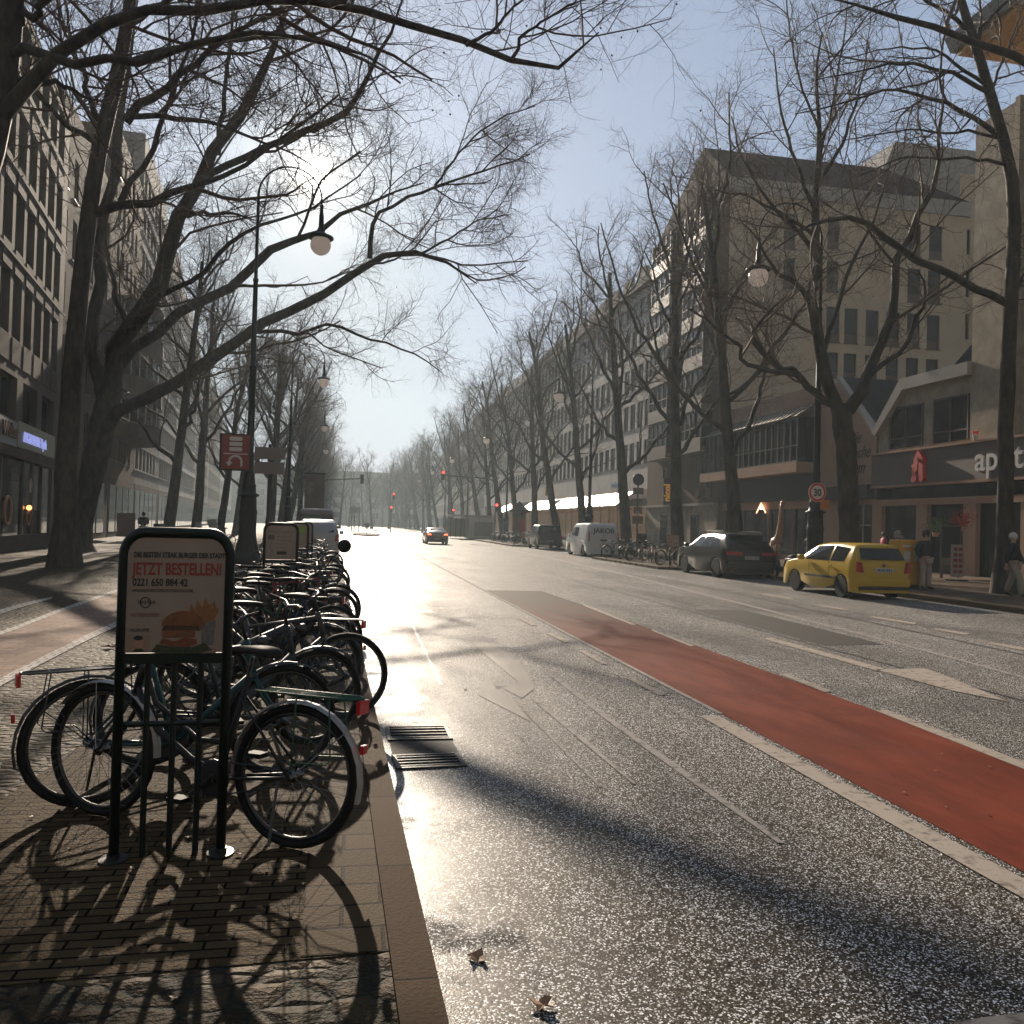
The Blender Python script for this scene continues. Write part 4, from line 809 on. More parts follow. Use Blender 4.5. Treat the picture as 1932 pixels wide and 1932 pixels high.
# right-edge tree
p, r = flare(tr([(1893, 1122), (1896, 1000), (1898, 850), (1901, 700), (1905, 600), (1912, 480), (1915, 396), (1907, 313), (1890, 260), (1875, 198), (1859, 150), (1844, 94), (1832, 52), (1809, 0), (1790, -90), (1780, -200)], 21.9), [.25, .22, .21, .21, .20, .19, .18, .17, .16, .15, .14, .13, .12, .1, .06])
limbs = [(p, r),
 (tr([(1901, 573), (1845, 553), (1789, 519), (1732, 485), (1684, 463), (1657, 436), (1620, 418), (1582, 408), (1545, 418), (1507, 440), (1460, 470)], 21.9, 20), [.12, .09, .015]),
 (tr([(1903, 312), (1867, 300), (1844, 304), (1821, 298), (1775, 300), (1744, 296), (1702, 298), (1663, 313), (1620, 332)], 21.9, 20.5), [.055, .015]),
 (tr([(1888, 262), (1848, 250), (1821, 248), (1786, 252), (1744, 244), (1713, 244), (1650, 254), (1590, 265)], 21.9, 20.5), [.05, .015]),
 (tr([(1888, 260), (1848, 229), (1827, 217), (1796, 200), (1765, 190), (1734, 181), (1702, 173), (1667, 169), (1630, 181), (1570, 200), (1500, 215)], 21.9, 20), [.08, .015]),
 (tr([(1866, 175), (1817, 144), (1786, 133), (1755, 125), (1723, 118), (1692, 121), (1650, 126), (1600, 140), (1540, 150)], 21.9, 20), [.07, .012]),
 (tr([(1860, 160), (1827, 137), (1796, 117), (1780, 102), (1744, 94), (1702, 88), (1650, 96), (1590, 112)], 21.9, 21), [.055, .012]),
 (tr([(1846, 100), (1842, 62), (1859, 42), (1880, 19), (1900, 4), (1930, -30)], 21.9, 22.5), [.08, .03]),
 (tr([(1905, 590), (1922, 540), (1940, 500)], 21.9), [.05, .02]), (tr([(1868, 190), (1880, 140), (1905, 80), (1925, 30)], 21.9, 23), [.05, .02]),
 (tr([(1832, 55), (1780, 20), (1720, -20), (1640, -60)], 21.9, 20.5), [.07, .02])]
w, t_ = crown_from(limbs, rng, .8, l1=(6, .25), l2=(4, .45), l3=(4, .55), l4=(2, .6), seeds=80, shoots=False, rs=.75)
tree_obj('slender plane tree at the right edge in front of the concrete tower', limbs[0][0][0], w, t_, GR)
# tree off the right edge: one limb crosses the upper right corner
base = np.array([18.2, 12.6, .1])
limbs = [([base, base+[0, 0, 2], base+[-.2, 0, 6], base+[-.5, .3, 10], base+[-.8, .3, 14]], [.4, .3, .26, .2, .08]),
 ([base+[-.3, .1, 7.4]]+tr([(2050, 190), (1960, 125), (1890, 94), (1848, 83), (1827, 75), (1796, 67), (1755, 54), (1713, 42), (1671, 25), (1650, 17), (1600, 5), (1540, -10)], 15.0, 16.5), [.1, .075, .06, .012])]
w, t_ = crown_from(limbs, rng, .7, l1=(6, .2), l2=(4, .45), l3=(4, .55), l4=(2, .6), seeds=20, shoots=False, rs=.6)
tree_obj('plane tree off the right edge, one limb crossing the upper right corner', tuple(base), w, t_, GR)
# the big tree between lamp and pharmacy
p, r = flare(tr([(1604, 1046), (1600, 930), (1597, 850), (1588, 790), (1582, 765)], 27), [.36, .34, .34, .34, .30])
limbs = [(p, r),
 (tr([(1585, 780), (1567, 729), (1556, 673), (1545, 616), (1534, 560), (1537, 504), (1545, 429), (1537, 373), (1545, 298), (1547, 241), (1540, 150), (1550, 60)], 27), [.24, .2, .15, .1, .03]),
 (tr([(1588, 785), (1601, 770), (1620, 729), (1650, 684), (1672, 624), (1684, 560), (1691, 485), (1710, 448), (1732, 421), (1759, 365), (1770, 316), (1774, 241), (1780, 150)], 27, 28), [.2, .17, .12, .04]),
 (tr([(1605, 780), (1657, 692), (1706, 654), (1729, 594), (1751, 571), (1747, 541), (1732, 511)], 27, 26), [.11, .03]),
 (tr([(1575, 765), (1545, 744), (1515, 714), (1470, 692), (1432, 658), (1417, 631), (1440, 600), (1480, 560)], 27, 25), [.14, .1, .03]),
 (tr([(1500, 706), (1485, 703), (1432, 695), (1402, 688), (1395, 650), (1372, 635), (1330, 600), (1300, 580)], 26, 25), [.1, .03]),
 (tr([(1536, 575), (1500, 534), (1470, 519), (1451, 496), (1430, 450), (1400, 420)], 27, 26), [.1, .02]),
 (tr([(1556, 660), (1597, 523), (1620, 474), (1650, 410), (1670, 350), (1690, 270)], 27, 28), [.09, .02]),
 (tr([(1536, 480), (1500, 430), (1450, 380), (1400, 300), (1380, 220)], 27, 26), [.09, .02]), (tr([(1540, 400), (1500, 300), (1470, 200), (1460, 90)], 27), [.08, .02]),
 (tr([(1545, 350), (1590, 270), (1620, 180), (1640, 80)], 27), [.08, .02]), (tr([(1547, 250), (1510, 160), (1490, 60), (1480, -20)], 27), [.05, .02]), (tr([(1547, 300), (1570, 200), (1590, 90), (1600, 0)], 27, 28), [.06, .02]),
 (tr([(1690, 500), (1640, 440), (1610, 370), (1600, 300)], 27.5, 28), [.06, .02]), (tr([(1540, 450), (1470, 400), (1410, 370), (1350, 360)], 27, 26), [.07, .02])]
w, t_ = crown_from(limbs, rng, .85, l1=(6, .34), l2=(4, .48), l3=(4, .5), l4=(2, .6), seeds=120, up=.2, shoots=False, rs=.65)
tree_obj('big forked plane tree with a thick black trunk between the lamp post and the pharmacy', limbs[0][0][0], w, t_, GR)
# street trees further on: four grown shapes, then copies
def grown(seed, H_=21., lean=(0, 0), spread=7., nl=10, dens=1., r0=.33):
    g = np.random.default_rng(seed); k = 7; z = np.linspace(0, H_*.72, k)
    tp = np.stack([lean[0]*(z/H_)**1.1*H_+g.normal(0, .12, k)*np.linspace(0, 1, k), lean[1]*z+g.normal(0, .12, k)*np.linspace(0, 1, k), z], 1)
    tp = np.concatenate([tp[:1], tp[:1]+[0, 0, .4], tp[:1]+[0, 0, 1.2], tp[1:]]); rr = [r0*1.5, r0*1.1, r0]+list(np.linspace(r0*.92, r0*.3, k-1))
    L_ = [(tp, rr)]
    for i in range(nl):
        f = .30+.66*i/nl+g.uniform(-.03, .03); zz = f*H_*.72; s = np.array([np.interp(zz, tp[:, 2], tp[:, 0]), np.interp(zz, tp[:, 2], tp[:, 1]), zz])
        a = i*2.4+g.uniform(-.4, .4); ln = spread*(1.15-.6*f)*g.uniform(.8, 1.2); d = np.array([math.cos(a), math.sin(a), 0]); P_ = [s]; el = g.uniform(.5, .9)+.35*f
        for j in range(1, 6):
            e2 = el+.12*j*g.uniform(-.3, 1.); P_.append(P_[-1]+(d*math.cos(e2)+np.array([0, 0, math.sin(e2)]))*ln/5*1.25+g.normal(0, .16, 3))
        L_.append((P_, [r0*.42*(1.1-.5*f), .03]))
    return crown_from(L_, g, dens, l1=(6, .38), l2=(4, .5), l3=(4, .5), l4=(2, .6), seeds=50, up=.22, rs=.62)
shapes = {}
def protot(key, seed, **kw):
    w, t_ = grown(seed, **kw); shapes[key] = (np_mesh('trunk', w, M['bark']), np_mesh('crown', t_, M['twig']))
protot('a', 11, H_=23, lean=(-.09, .0)); protot('b', 12, H_=23, lean=(-.13, .02), nl=9, spread=6.5); protot('c', 13, H_=23, lean=(-.05, 0), nl=11, spread=7.5); protot('d', 14, lean=(-.16, .01), nl=9, H_=24, spread=6.5)
def street_tree(key, x, y, rz, sc, label, group, tilt=0.):
    t = thing('plane_tree', label, 'tree', (x, y, .1), rz, group); t.scale = (sc,)*3; t.rotation_euler = (0, tilt, rz)
    for nm, me in zip(('trunk', 'crown'), shapes[key]): adopt(link(bpy.data.objects.new(nm, me)), t)
    return t
def row_x(y): return 17.0
RT = [('b', 35.6, .3, 1.0, 'plane tree rising in front of the glass gallery, second past the 30 sign'), ('c', 42.8, .1, 1.05, 'plane tree in front of the brown bay front, behind the dark SUV'),
      ('a', 51.5, -.2, 1.08, 'plane tree beside the round no-stopping sign by the bright awning'), ('b', 61.5, .5, 1.0, 'plane tree rising just behind the white van'), ('d', 70., 0, 1.05, 'plane tree rising behind the parked jeep'),
      ('a', 79., .8, 1.0, 'plane tree just right of the dark kiosk'), ('b', 88, -.3, 1., 'plane tree just left of the dark kiosk'), ('d', 97, .2, 1.05, 'dark leaning plane tree behind the right traffic light mast'),
      ('a', 106, .1, 1.0, 'leaning plane tree standing behind the pale site cabin'), ('d', 115, -.3, 1.05, 'steeply leaning plane tree behind the site fence')]
for k, y, rz, sc, lab in RT: street_tree(k, row_x(y), y, rz, sc, lab, GR)
sp_ = random.Random(4)
for i, y in enumerate(range(126, 330, 11)):
    street_tree('abcd'[i % 4], 16.5-.02*(y-126)+sp_.uniform(-.6, .6), y, sp_.uniform(-.5, .5), sp_.uniform(.9, 1.05), 'small hazy plane tree in the far right row beyond the traffic lights', 'far plane trees in the right row')
LT = [('a', -10.3, 51, 3.0, .98, 'slanting plane tree directly behind the burger advert board, left one of the pair'), ('c', -10.6, 61, 3.3, .98, 'slanting plane tree behind the burger advert board, right one of the pair'), ('b', -10.6, 72, 2.9, .95, 'plane tree whose trunk passes behind the red hanging sign'),
      ('a', -10.8, 83, 3.4, .95, 'plane tree between the red hanging sign and the ornate lamp post'), ('c', -6.3, 66, 3.0, .85, 'plane tree between the two nearest left lamp posts')]
for k, x, y, rz, sc, lab in LT: street_tree(k, x, y, rz, sc, lab, GL)
for i, y in enumerate(range(74, 300, 9)):
    street_tree('cabd'[i % 4], -6.6-.012*(y-74)+sp_.uniform(-.5, .5), y, 3.1+sp_.uniform(-.5, .5), sp_.uniform(.88, 1.02), 'hazy plane tree in the far left row beyond the second lamp post', 'far plane trees in the left row')
for i, y in enumerate(range(110, 270, 12)):
    street_tree('abcd'[i % 4], (-2, 3, 8, 13)[i % 4]+sp_.uniform(-1, 1), y+70, sp_.uniform(-3, 3), sp_.uniform(.7, .9), 'small hazy tree at the far end of the street', 'hazy trees at the end of the street')
# ================================================================ bicycles
def paint_c(n, c, r=.3, met=0.): 
    if n not in M: M[n] = mat(n, c, r, met, coat=.4) if not n.startswith('f_') else mat(n, c, .5, met, spec=.3)
    return M[n]
def wheel_parts(R=.345, tyre_w=.021, spokes=28):
    b = MB(); b.tube([(R-tyre_w)*Vector((math.cos(a*2*math.pi/36), 0, math.sin(a*2*math.pi/36))) for a in range(36)], tyre_w, 8, closed=True); ty = b.mesh('tyre', M['rubber'], True)
    b = MB(); r = R-tyre_w*2-.004
    b.tube([r*Vector((math.cos(a*2*math.pi/36), 0, math.sin(a*2*math.pi/36))) for a in range(36)], .011, 6, closed=True); ri = b.mesh('rim', M['alu'], True)
    b = MB()
    for i in range(spokes):
        a = 2*math.pi*i/spokes; s = 1 if i % 2 else -1; a2 = a+.55*(1 if (i//2) % 2 else -1)
        b.tube([(.022*math.cos(a2), .028*s, .022*math.sin(a2)), (r*math.cos(a), 0, r*math.sin(a))], .0013, 3, cap=False)
    sp = b.mesh('spokes', M['chrome'])
    b = MB(); b.lathe([(.008, -.055), (.014, -.05), (.014, -.03), (.028, -.03), (.028, -.024), (.014, -.02), (.014, .02), (.028, .024), (.028, .03), (.014, .03), (.014, .05), (.008, .055)], 12, axis='y'); hu = b.mesh('hub', M['chrome'], True)
    return ty, ri, sp, hu
WP = {}
def make_bike(style, frame_m, label, parts=None, saddle='leather', rack=True, guard='black', R=.345, wb=1.09, basket=False, bar='darkmetal', light=True):
    """rear hub at x=0, front at x=wb, ground z=0, y = width"""
    o = parts or {}
    key = round(R, 3)
    if key not in WP: WP[key] = wheel_parts(R)
    t = thing('bicycle', label, 'bicycle', (0, 0, 0), 0, 'bicycles parked in the rack row')
    for x, nm in ((0, 'rear_wheel'), (wb, 'front_wheel')):
        h = link(bpy.data.objects.new(nm, WP[key][0])); h.location = (x, 0, R); adopt(h, t)
        for me in WP[key][1:]: adopt(link(bpy.data.objects.new(me.name, me)), h)
    fm = M[frame_m]; BB = (.44, 0, .29); ST = (.30, 0, .80); HT = (wb-.24, 0, .86); HB = (wb-.19, 0, .66)
    b = MB()
    if style == 'swoop':
        b.tube([(wb-.2, 0, .70), (wb-.28, 0, .52), (.62, 0, .36), BB], .019, 8).tube([(wb-.23, 0, .80), (wb-.32, 0, .62), (.58, 0, .46), (.39, 0, .46)], .014, 8)
    elif style == 'mixte': b.tube([HB, BB], .018, 8).tube([HT, (.38, 0, .50)], .014, 8)
    elif style == 'thick': b.tube([HB, (.60, 0, .38), BB], .028, 8).tube([HT, (.34, 0, .66)], .024, 8)
    else: b.tube([HB, BB], .018, 8).tube([(HT[0]+.01, 0, .82), (.32, 0, .75)], .015, 8)
    b.tube([BB, ST], .016, 8).tube([HT, HB], .021, 8)
    for s in (-1, 1):
        b.tube([(.40, .03*s, .29), (.0, .062*s, R)], .009, 6).tube([(.33, .02*s, .70), (.0, .062*s, R)], .008, 6)
    b.build('frame', fm, t, True)
    b = MB(); b.tube([(HB[0]-.003, 0, HB[2]), (HB[0]+.012, 0, HB[2]-.05)], .024, 8)
    for s in (-1, 1): b.tube([(HB[0]+.01, .045*s, HB[2]-.05), (HB[0]+.06, .05*s, .52), (wb-.03, .055*s, R+.02), (wb, .055*s, R)], [.013, .012, .009, .009], 6)
    b.tube([(HB[0]+.01, -.045, HB[2]-.05), (HB[0]+.01, .045, HB[2]-.05)], .014, 6); b.build('fork', fm, t, True)
    # mudguards
    if guard:
        for cx, a0, a1 in ((0, -.25, 3.3), (wb, .75, 3.3)):
            b = MB(); n = 14; rr = R+.022
            for i in range(n):
                qs = []
                for j in (i, i+1):
                    a = a0+(a1-a0)*j/n if cx == 0 else (math.pi-a0-1.5)+(a1-a0)*0+ (j/n)*0
                    a = (math.pi-(a0+(a1-a0)*j/n)) if cx == 0 else (a0-.15+(2.55)*j/n)
                    qs.append((cx+rr*math.cos(a), rr*math.sin(a)+R, cx+(rr-.012)*math.cos(a), (rr-.012)*math.sin(a)+R))
                (x0, z0, u0, w0), (x1, z1, u1, w1) = qs
                b.quad((u0, -.028, w0), (x0, 0-.012, z0), (x1, -.012, z1), (u1, -.028, w1)).quad((x0, -.012, z0), (x0, .012, z0), (x1, .012, z1), (x1, -.012, z1)).quad((x0, .012, z0), (u0, .028, w0), (u1, .028, w1), (x1, .012, z1))
            b.tube([(cx, .05, R), (cx+(-.28 if cx == 0 else .05), .03, R+.24 if cx == 0 else R+rr-.01)], .003, 4)
            b.build('mudguard', M[guard], t, fix=False)
    b = MB(); b.tube([(ST[0]+.012, 0, .76), (ST[0]-.012, 0, .90)], .0125, 8); b.build('seat_post', M['chrome'], t)
    b = MB(); sx = ST[0]-.02; prof = [(-.13, .075, .93), (-.11, .105, .955), (-.04, .10, .962), (.03, .06, .955), (.09, .028, .95), (.145, .02, .94), (.155, .008, .93)]
    vs_ = []
    for x, w, z in prof: vs_ += [(sx+x, -w, z-.045), (sx+x, -w*.9, z-.012), (sx+x, -w*.4, z), (sx+x, w*.4, z), (sx+x, w*.9, z-.012), (sx+x, w, z-.045)]
    fs = [(i*6+j, i*6+(j+1) % 6, (i+1)*6+(j+1) % 6, (i+1)*6+j) for i in range(len(prof)-1) for j in range(6)]+[tuple(range(6))[::-1], tuple(len(prof)*6-6+j for j in range(6))]
    b.add(vs_, fs); o1 = b.build('saddle', M[saddle], t, True)
    m_ = o1.modifiers.new('s', 'SUBSURF'); m_.levels = m_.render_levels = 1
    b = MB(); top = (HT[0]-.035, 0, .99)
    b.tube([HT, (HT[0]-.03, 0, .97), (HT[0]+.0, 0, 1.0)], .012, 8)
    if style in ('diamond', 'thick'): pl = [(HT[0]-.02, -.30, 1.03), (HT[0]+.02, -.12, 1.02), (HT[0]+.0, 0, 1.0), (HT[0]+.02, .12, 1.02), (HT[0]-.02, .30, 1.03)]
    else: pl = [(HT[0]-.24, -.29, 1.06), (HT[0]-.08, -.27, 1.07), (HT[0]+.06, -.12, 1.04), (HT[0], 0, 1.0), (HT[0]+.06, .12, 1.04), (HT[0]-.08, .27, 1.07), (HT[0]-.24, .29, 1.06)]
    b.tube(pl, .011, 8); hb = b.build('handlebar', M[bar], t, True)
    for e, f in ((pl[0], pl[1]), (pl[-1], pl[-2])):
        e = Vector(e); f = Vector(f); d = (f-e).normalized(); b = MB(); b.tube([e-d*.005, e+d*.115], .016, 8); b.build('grip', M['rubber'], hb)
    b = MB(); e = Vector(pl[-1]); f = Vector(pl[-2]); d = (f-e).normalized(); b.tube([e+d*.14+Vector((.01, 0, -.01)), e+d*.06+Vector((.05, .0, -.03)), e+Vector((.05, 0, -.03))], .005, 5)
    e = Vector(pl[0]); f = Vector(pl[1]); d = (f-e).normalized(); b.tube([e+d*.14+Vector((.01, 0, -.01)), e+d*.06+Vector((.05, .0, -.03)), e+Vector((.05, 0, -.03))], .005, 5); b.build('brake_lever', M['chrome'], hb)
    b = MB(); b.tube([Vector(pl[-2])+Vector((.02, 0, 0)), (HT[0]+.13, .05, .98), (HT[0]+.08, .02, .80), (HB[0], .02, .6)], .0035, 4).tube([Vector(pl[1])+Vector((.02, 0, 0)), (HT[0]+.12, -.06, .95), (.6, -.025, .5)], .0035, 4); b.build('cable', M['rubber'], t)
    b = MB(); b.lathe([(.085, .038), (.095, .042), (.095, .046), (.085, .05)], 20, (BB[0], 0, BB[2]), 'y').lathe([(.02, -.06), (.02, .06)], 10, (BB[0], 0, BB[2]), 'y')
    b.tube([(BB[0], .07, BB[2]), (BB[0]+.13, .075, BB[2]-.10)], .009, 6).tube([(BB[0], -.07, BB[2]), (BB[0]-.13, -.075, BB[2]+.10)], .009, 6)
    ck = b.build('crank', M['darkmetal'], t)
    for s, dx, dz in ((1, .13, -.10), (-1, -.13, .10)):
        b = MB(); b.box(BB[0]+dx-.045, s*.085, BB[2]+dz-.012, BB[0]+dx+.045, s*.165, BB[2]+dz+.012); b.build('pedal', M['rubber'], ck)
    b = MB(); b.tube([(BB[0], .044, BB[2]+.088), (0, .044, R+.035)], .004, 4).tube([(BB[0], .044, BB[2]-.088), (0, .044, R-.035)], .004, 4); b.build('chain', M['darkmetal'], t)
    b = MB(); b.tube([(.05, .07, .33), (.02, .16, .05)], .008, 6); b.build('kickstand', M['alu'], t)
    if rack:
        b = MB(); z = .745
        b.tube([(.22, -.055, z), (.20, -.065, z), (-.30, -.065, z), (-.335, -.03, z), (-.335, .03, z), (-.30, .065, z), (.20, .065, z), (.22, .055, z)], .0055, 6)
        for y in (-.03, 0, .03): b.tube([(.2, y, z), (-.33, y, z)], .004, 5)
        for x in (.12, -.02, -.2): b.tube([(x, -.065, z), (x, .065, z)], .004, 5)
        for s in (-1, 1): b.tube([(-.02, .067*s, z), (-.02, .075*s, R+.02)], .004, 5).tube([(-.2, .067*s, z), (-.24, .095*s, .46), (-.22, .1*s, .44), (-.06, .09*s, .43), (-.0, .07*s, R+.02)], .004, 5)
        b.build('rack', M[o.get('rackm', 'alu')], t, True)
        b = MB(); b.box(-.356, -.045, .675, -.336, .045, .74); b.build('tail_light', paint_c('red_plastic', (.45, .01, .01), .25), t)
    b = MB(); b.box(-.372 if guard else -.02, -.02, .49 if guard else .63, -.355 if guard else .0, .02, .53 if guard else .66); b.build('reflector', paint_c('red_plastic', (.45, .01, .01), .25), t)
    if light:
        b = MB(); b.lathe([(.012, -.04), (.034, -.01), (.036, .02), (.03, .028)], 12, (HT[0]+.1, 0, .84), 'x'); b.build('head_light', M['alu'], t, True)
    if basket:
        b = MB(); x0, x1, z0, z1 = HT[0]+.05, HT[0]+.36, .80, 1.04
        for k in range(5):
            z = z0+(z1-z0)*k/4; e = .02*k/4; b.tube([(x0-e, -.17-e, z), (x1+e, -.17-e, z), (x1+e, .17+e, z), (x0-e, .17+e, z)], .004, 4, closed=True)
        for k in range(9): y = -.17+.34*k/8; b.tube([(x0-.02, y, z1), (x0, y, z0), (x1, y, z0), (x1+.02, y, z1)], .003, 4)
        b.build('basket', M['darkmetal'], t)
    return t
paint_c('f_black', (.012, .012, .014)); paint_c('f_teal', (.015, .055, .06), .35); paint_c('f_grey', (.035, .045, .05), .35); paint_c('f_blue', (.01, .02, .06)); paint_c('f_silver', (.06, .06, .065), .3, .2); paint_c('f_red', (.2, .02, .02)); paint_c('f_white', (.5, .5, .5)); paint_c('f_green', (.02, .07, .04))
M['guard_s'] = mat('silver_mudguard', (.3, .29, .28), .35, .5)
def place(t, x, y, z, rz, lean=0., scale=1.):
    t.location = (x, y, z); t.rotation_mode = 'XYZ'; t.rotation_euler = (lean, 0, rz); t.scale = (scale,)*3; return t
# nearest one: rear wheel to the right by the kerb, front wheel far left in the rack
bk = make_bike('swoop', 'f_black', 'nearest black step-through bicycle with silver mudguards and a rear rack, under the burger advert', {'rackm': 'f_green'}, guard='guard_s', wb=1.18)
r1 = G(556, 1602, .12); place(bk, r1[0]-.02, r1[1]+.0, .125, math.atan2(.62, -1.12), .06)
b2 = make_bike('diamond', 'f_teal', 'second bicycle, rear rack pointing left and a dull teal frame, behind the burger advert', guard='black')
r2 = G(176, 1522, .12); place(b2, -1.38, 4.98, .125, math.atan2(.43, .96), -.05)
BL = [  # kind, rear x, y, heading, lean, args, label
 ('thick', -1.55, 5.75, .42, .07, 'f_grey', dict(guard='black', rack=False), 'grey thick-framed bicycle, third in the row, front wheel towards the kerb'),
 ('diamond', -1.40, 6.75, .22, -.06, 'f_silver', dict(guard=None, rack=False, light=False), 'slim silver bicycle without mudguards whose front wheel nearly touches the kerb'),
 ('mixte', -.35, 7.5, 2.85, .05, 'f_black', dict(guard='black', basket=False), 'black city bicycle just behind the slim silver one, rear wheel by the kerb'),
 ('swoop', -1.62, 8.2, .12, .05, 'f_blue', dict(guard='black'), 'dark blue step-through bicycle in the middle of the first gap between adverts'),
 ('diamond', -1.55, 8.95, .30, -.05, 'f_black', dict(guard=None, rack=False), 'black diamond-frame bicycle with straight handlebar beside the dark blue one'),
 ('mixte', -.55, 9.6, 3.05, .06, 'f_green', dict(guard='black'), 'dark green bicycle with its rear rack towards the kerb'),
 ('swoop', -1.70, 10.4, .05, -.05, 'f_black', dict(guard='black', basket=True), 'black bicycle carrying a wire basket, ahead of the white text board'),
 ('diamond', -1.62, 11.3, .2, .06, 'f_red', dict(guard='black'), 'dark red bicycle shortly before the white text board'),
 ('thick', -1.60, 12.2, .1, -.05, 'f_black', dict(guard='black', basket=False), 'heavy black bicycle right in front of the white text board'),
 ('mixte', -.8, 14.6, 3.0, .05, 'f_grey', dict(guard='black'), 'grey bicycle directly behind the white text board'),
 ('diamond', -1.75, 15.5, .15, -.06, 'f_black', dict(guard=None, rack=False), 'black bicycle two places behind the white text board'),
 ('swoop', -1.80, 16.5, .1, .05, 'f_teal', dict(guard='black'), 'teal step-through bicycle midway between the white text board and the next board'),
 ('diamond', -1.75, 17.6, .2, -.05, 'f_blue', dict(guard='black', rack=False), 'dark blue bicycle shortly before the third board'),
 ('mixte', -.95, 18.6, 3.0, .05, 'f_black', dict(guard='black'), 'black bicycle at the foot of the third board'),
 ('diamond', -1.95, 20.6, .15, -.05, 'f_silver', dict(guard='black'), 'silver bicycle behind the third board'),
 ('swoop', -1.95, 22.2, .1, .05, 'f_black', dict(guard='black'), 'black step-through bicycle before the last board'),
 ('diamond', -2.0, 25.4, .12, .05, 'f_black', dict(guard='black'), 'last black bicycle of the row, nearest the parked silver car')]
for st, x, y, rz, ln, fm, kw, lab in BL:
    t = make_bike(st, fm, lab, **kw); place(t, x+(.32 if x < -1 else .12), y, .124, rz, ln)
# bicycle mirror sticking out to the road
b = MB(); b.tube([(0, 0, 0), (.06, 0, .1), (.13, 0, .16)], .006, 6); b.lathe([(.005, -.012), (.05, -.01), (.062, .0), (.055, .012), (.005, .02)], 14, (.16, 0, .20), 'y')
t = thing('rear_view_mirror', 'round black mirror standing out from a handlebar over the kerb', 'mirror', (-.33, 10.9, 1.12)); o = b.build('mirror_head', M['rubber'], t, True); o.scale = (1.4, 1.4, 1.4)
# right-hand bicycles by the rack rails
GB = 'bicycles on the right pavement'
RB = [('diamond', 13.6, 36.3, 1.2, 'f_silver', 'silver bicycle at the near end of the right rack rails'), ('mixte', 13.9, 38.6, 1.9, 'f_black', 'black bicycle between the rack rails, second from the near end'), ('diamond', 13.6, 40.6, 1.3, 'f_silver', 'pale bicycle in the middle of the right rack rails'),
      ('swoop', 13.7, 42.3, 1.7, 'f_black', 'black step-through bicycle in the right rack rails nearer the van'), ('diamond', 13.4, 43.9, 1.1, 'f_blue', 'dark bicycle overlapping the rear of the white van')]
for st, x, y, rz, fm, lab in RB:
    t = make_bike(st, fm, lab, guard='black'); t['group'] = GB; place(t, x, y, .122, rz-.8, .04)
for i in range(9):
    t = make_bike(('diamond', 'mixte')[i % 2], ('f_black', 'f_grey')[i % 2], 'small dark bicycle in the far cluster between jeep and site cabin', guard='black'); t['group'] = 'far cluster of bicycles beyond the jeep'; place(t, 13.3+.5*(i % 3), 70+1.9*i, .122, .3+.2*(i % 4), .04)
def rail(x, y, rz, lab, g='rack rails'):
    t = thing('rack_rail', lab, 'bike rail', (x, y, .12), rz, g); b = MB(); b.tube([(-.4, 0, 0), (-.4, 0, .72), (-.36, 0, .8), (-.28, 0, .84), (.28, 0, .84), (.36, 0, .8), (.4, 0, .72), (.4, 0, 0)], .026, 8); b.build('hoop', M['darkmetal'], t, True)
for i, (y, lab) in enumerate(((35.3, 'bike hoop nearest the dark SUV'), (36.9, 'second bike hoop from the dark SUV'), (38.9, 'middle bike hoop right of the road'), (41.2, 'bike hoop second from the white van'), (43.4, 'bike hoop nearest the white van'))): rail(14.0, y, .3, lab)
# ---------------------------------------------------------------- advert boards with rack posts
M['poster'] = mat('poster_paper', (.27, .205, .17), .35, var=.12, vscale=3, coat=.3)
M['ink'] = mat('black_ink', (.02, .018, .018), .5); M['ink_red'] = mat('red_ink', (.24, .03, .025), .5); M['ink_pale'] = mat('pale_ink', (.12, .09, .08), .5)
def board(x, y, rz, lab, W=.56, H_=1.52, pane='poster', frame='green'):
    t = thing('advert_board', lab, 'advert board', (x, y, .12), rz, 'advert boards on the bike rack row')
    b = MB(); w = W/2; n = 6; pr = .027; rad = .11; P_ = [(-w, 0, 0), (-w, 0, H_-rad)]
    for i in range(1, n+1): a = math.pi/2*i/n; P_.append((-w+rad-rad*math.cos(a), 0, H_-rad+rad*math.sin(a)))
    for i in range(n+1): a = math.pi/2*i/n; P_.append((w-rad+rad*math.sin(a), 0, H_-rad+rad*math.cos(a)))
    P_.append((w, 0, 0)); b.tube(P_, pr, 12); b.build('frame', M[frame], t, True)
    b = MB(); zb = H_-.56; b.box(-w+pr*.6, -.018, zb-.05, w-pr*.6, .018, zb-.004); b.build('crossbar', M[frame], t)
    b = MB(); q = [(-w+.02, zb), (w-.02, zb)]; r2 = rad-.03
    for i in range(n+1): a = math.pi/2*i/n; q.append((w-.02-r2+r2*math.cos(a), H_-.02-r2+r2*math.sin(a)))
    for i in range(n+1): a = math.pi/2*i/n; q.append((-w+.02+r2-r2*math.sin(a), H_-.02-r2+r2*math.cos(a)))
    b.prism(q, -.012, .012, 'xz'); pn = b.build('panel', M[pane], t)
    for s in (-w, w):
        b = MB(); b.lathe([(.075, 0), (.075, .008), (.035, .012), (.035, .03)], 14, (s, 0, .004))
        b.build('foot_plate', M['black'], t)
    b = MB()                                  # low rack bars behind the board
    for i in range(3): xx = -w+.14+.14*i; b.tube([(xx, .03, .0), (xx, .03, .93)], .017, 8)
    b.tube([(-w, .03, .62), (w, .03, .62)], .014, 8); b.build('rack_bars', M[frame], t)
    return t, pn
t, pn = board(-.81, 4.22, .06, 'nearest advert board, burger poster with red words JETZT BESTELLEN!, in a dark green frame')
RX = (UP, 0, 0)
t.scale = (.84, 1, 1)
y_ = -.0135
text('DIE BESTEN STEAK BURGER DER STADT', .034, M['ink'], pn, (-.225, y_, 1.405), RX, .0005, sx=.79, bold=.0012)
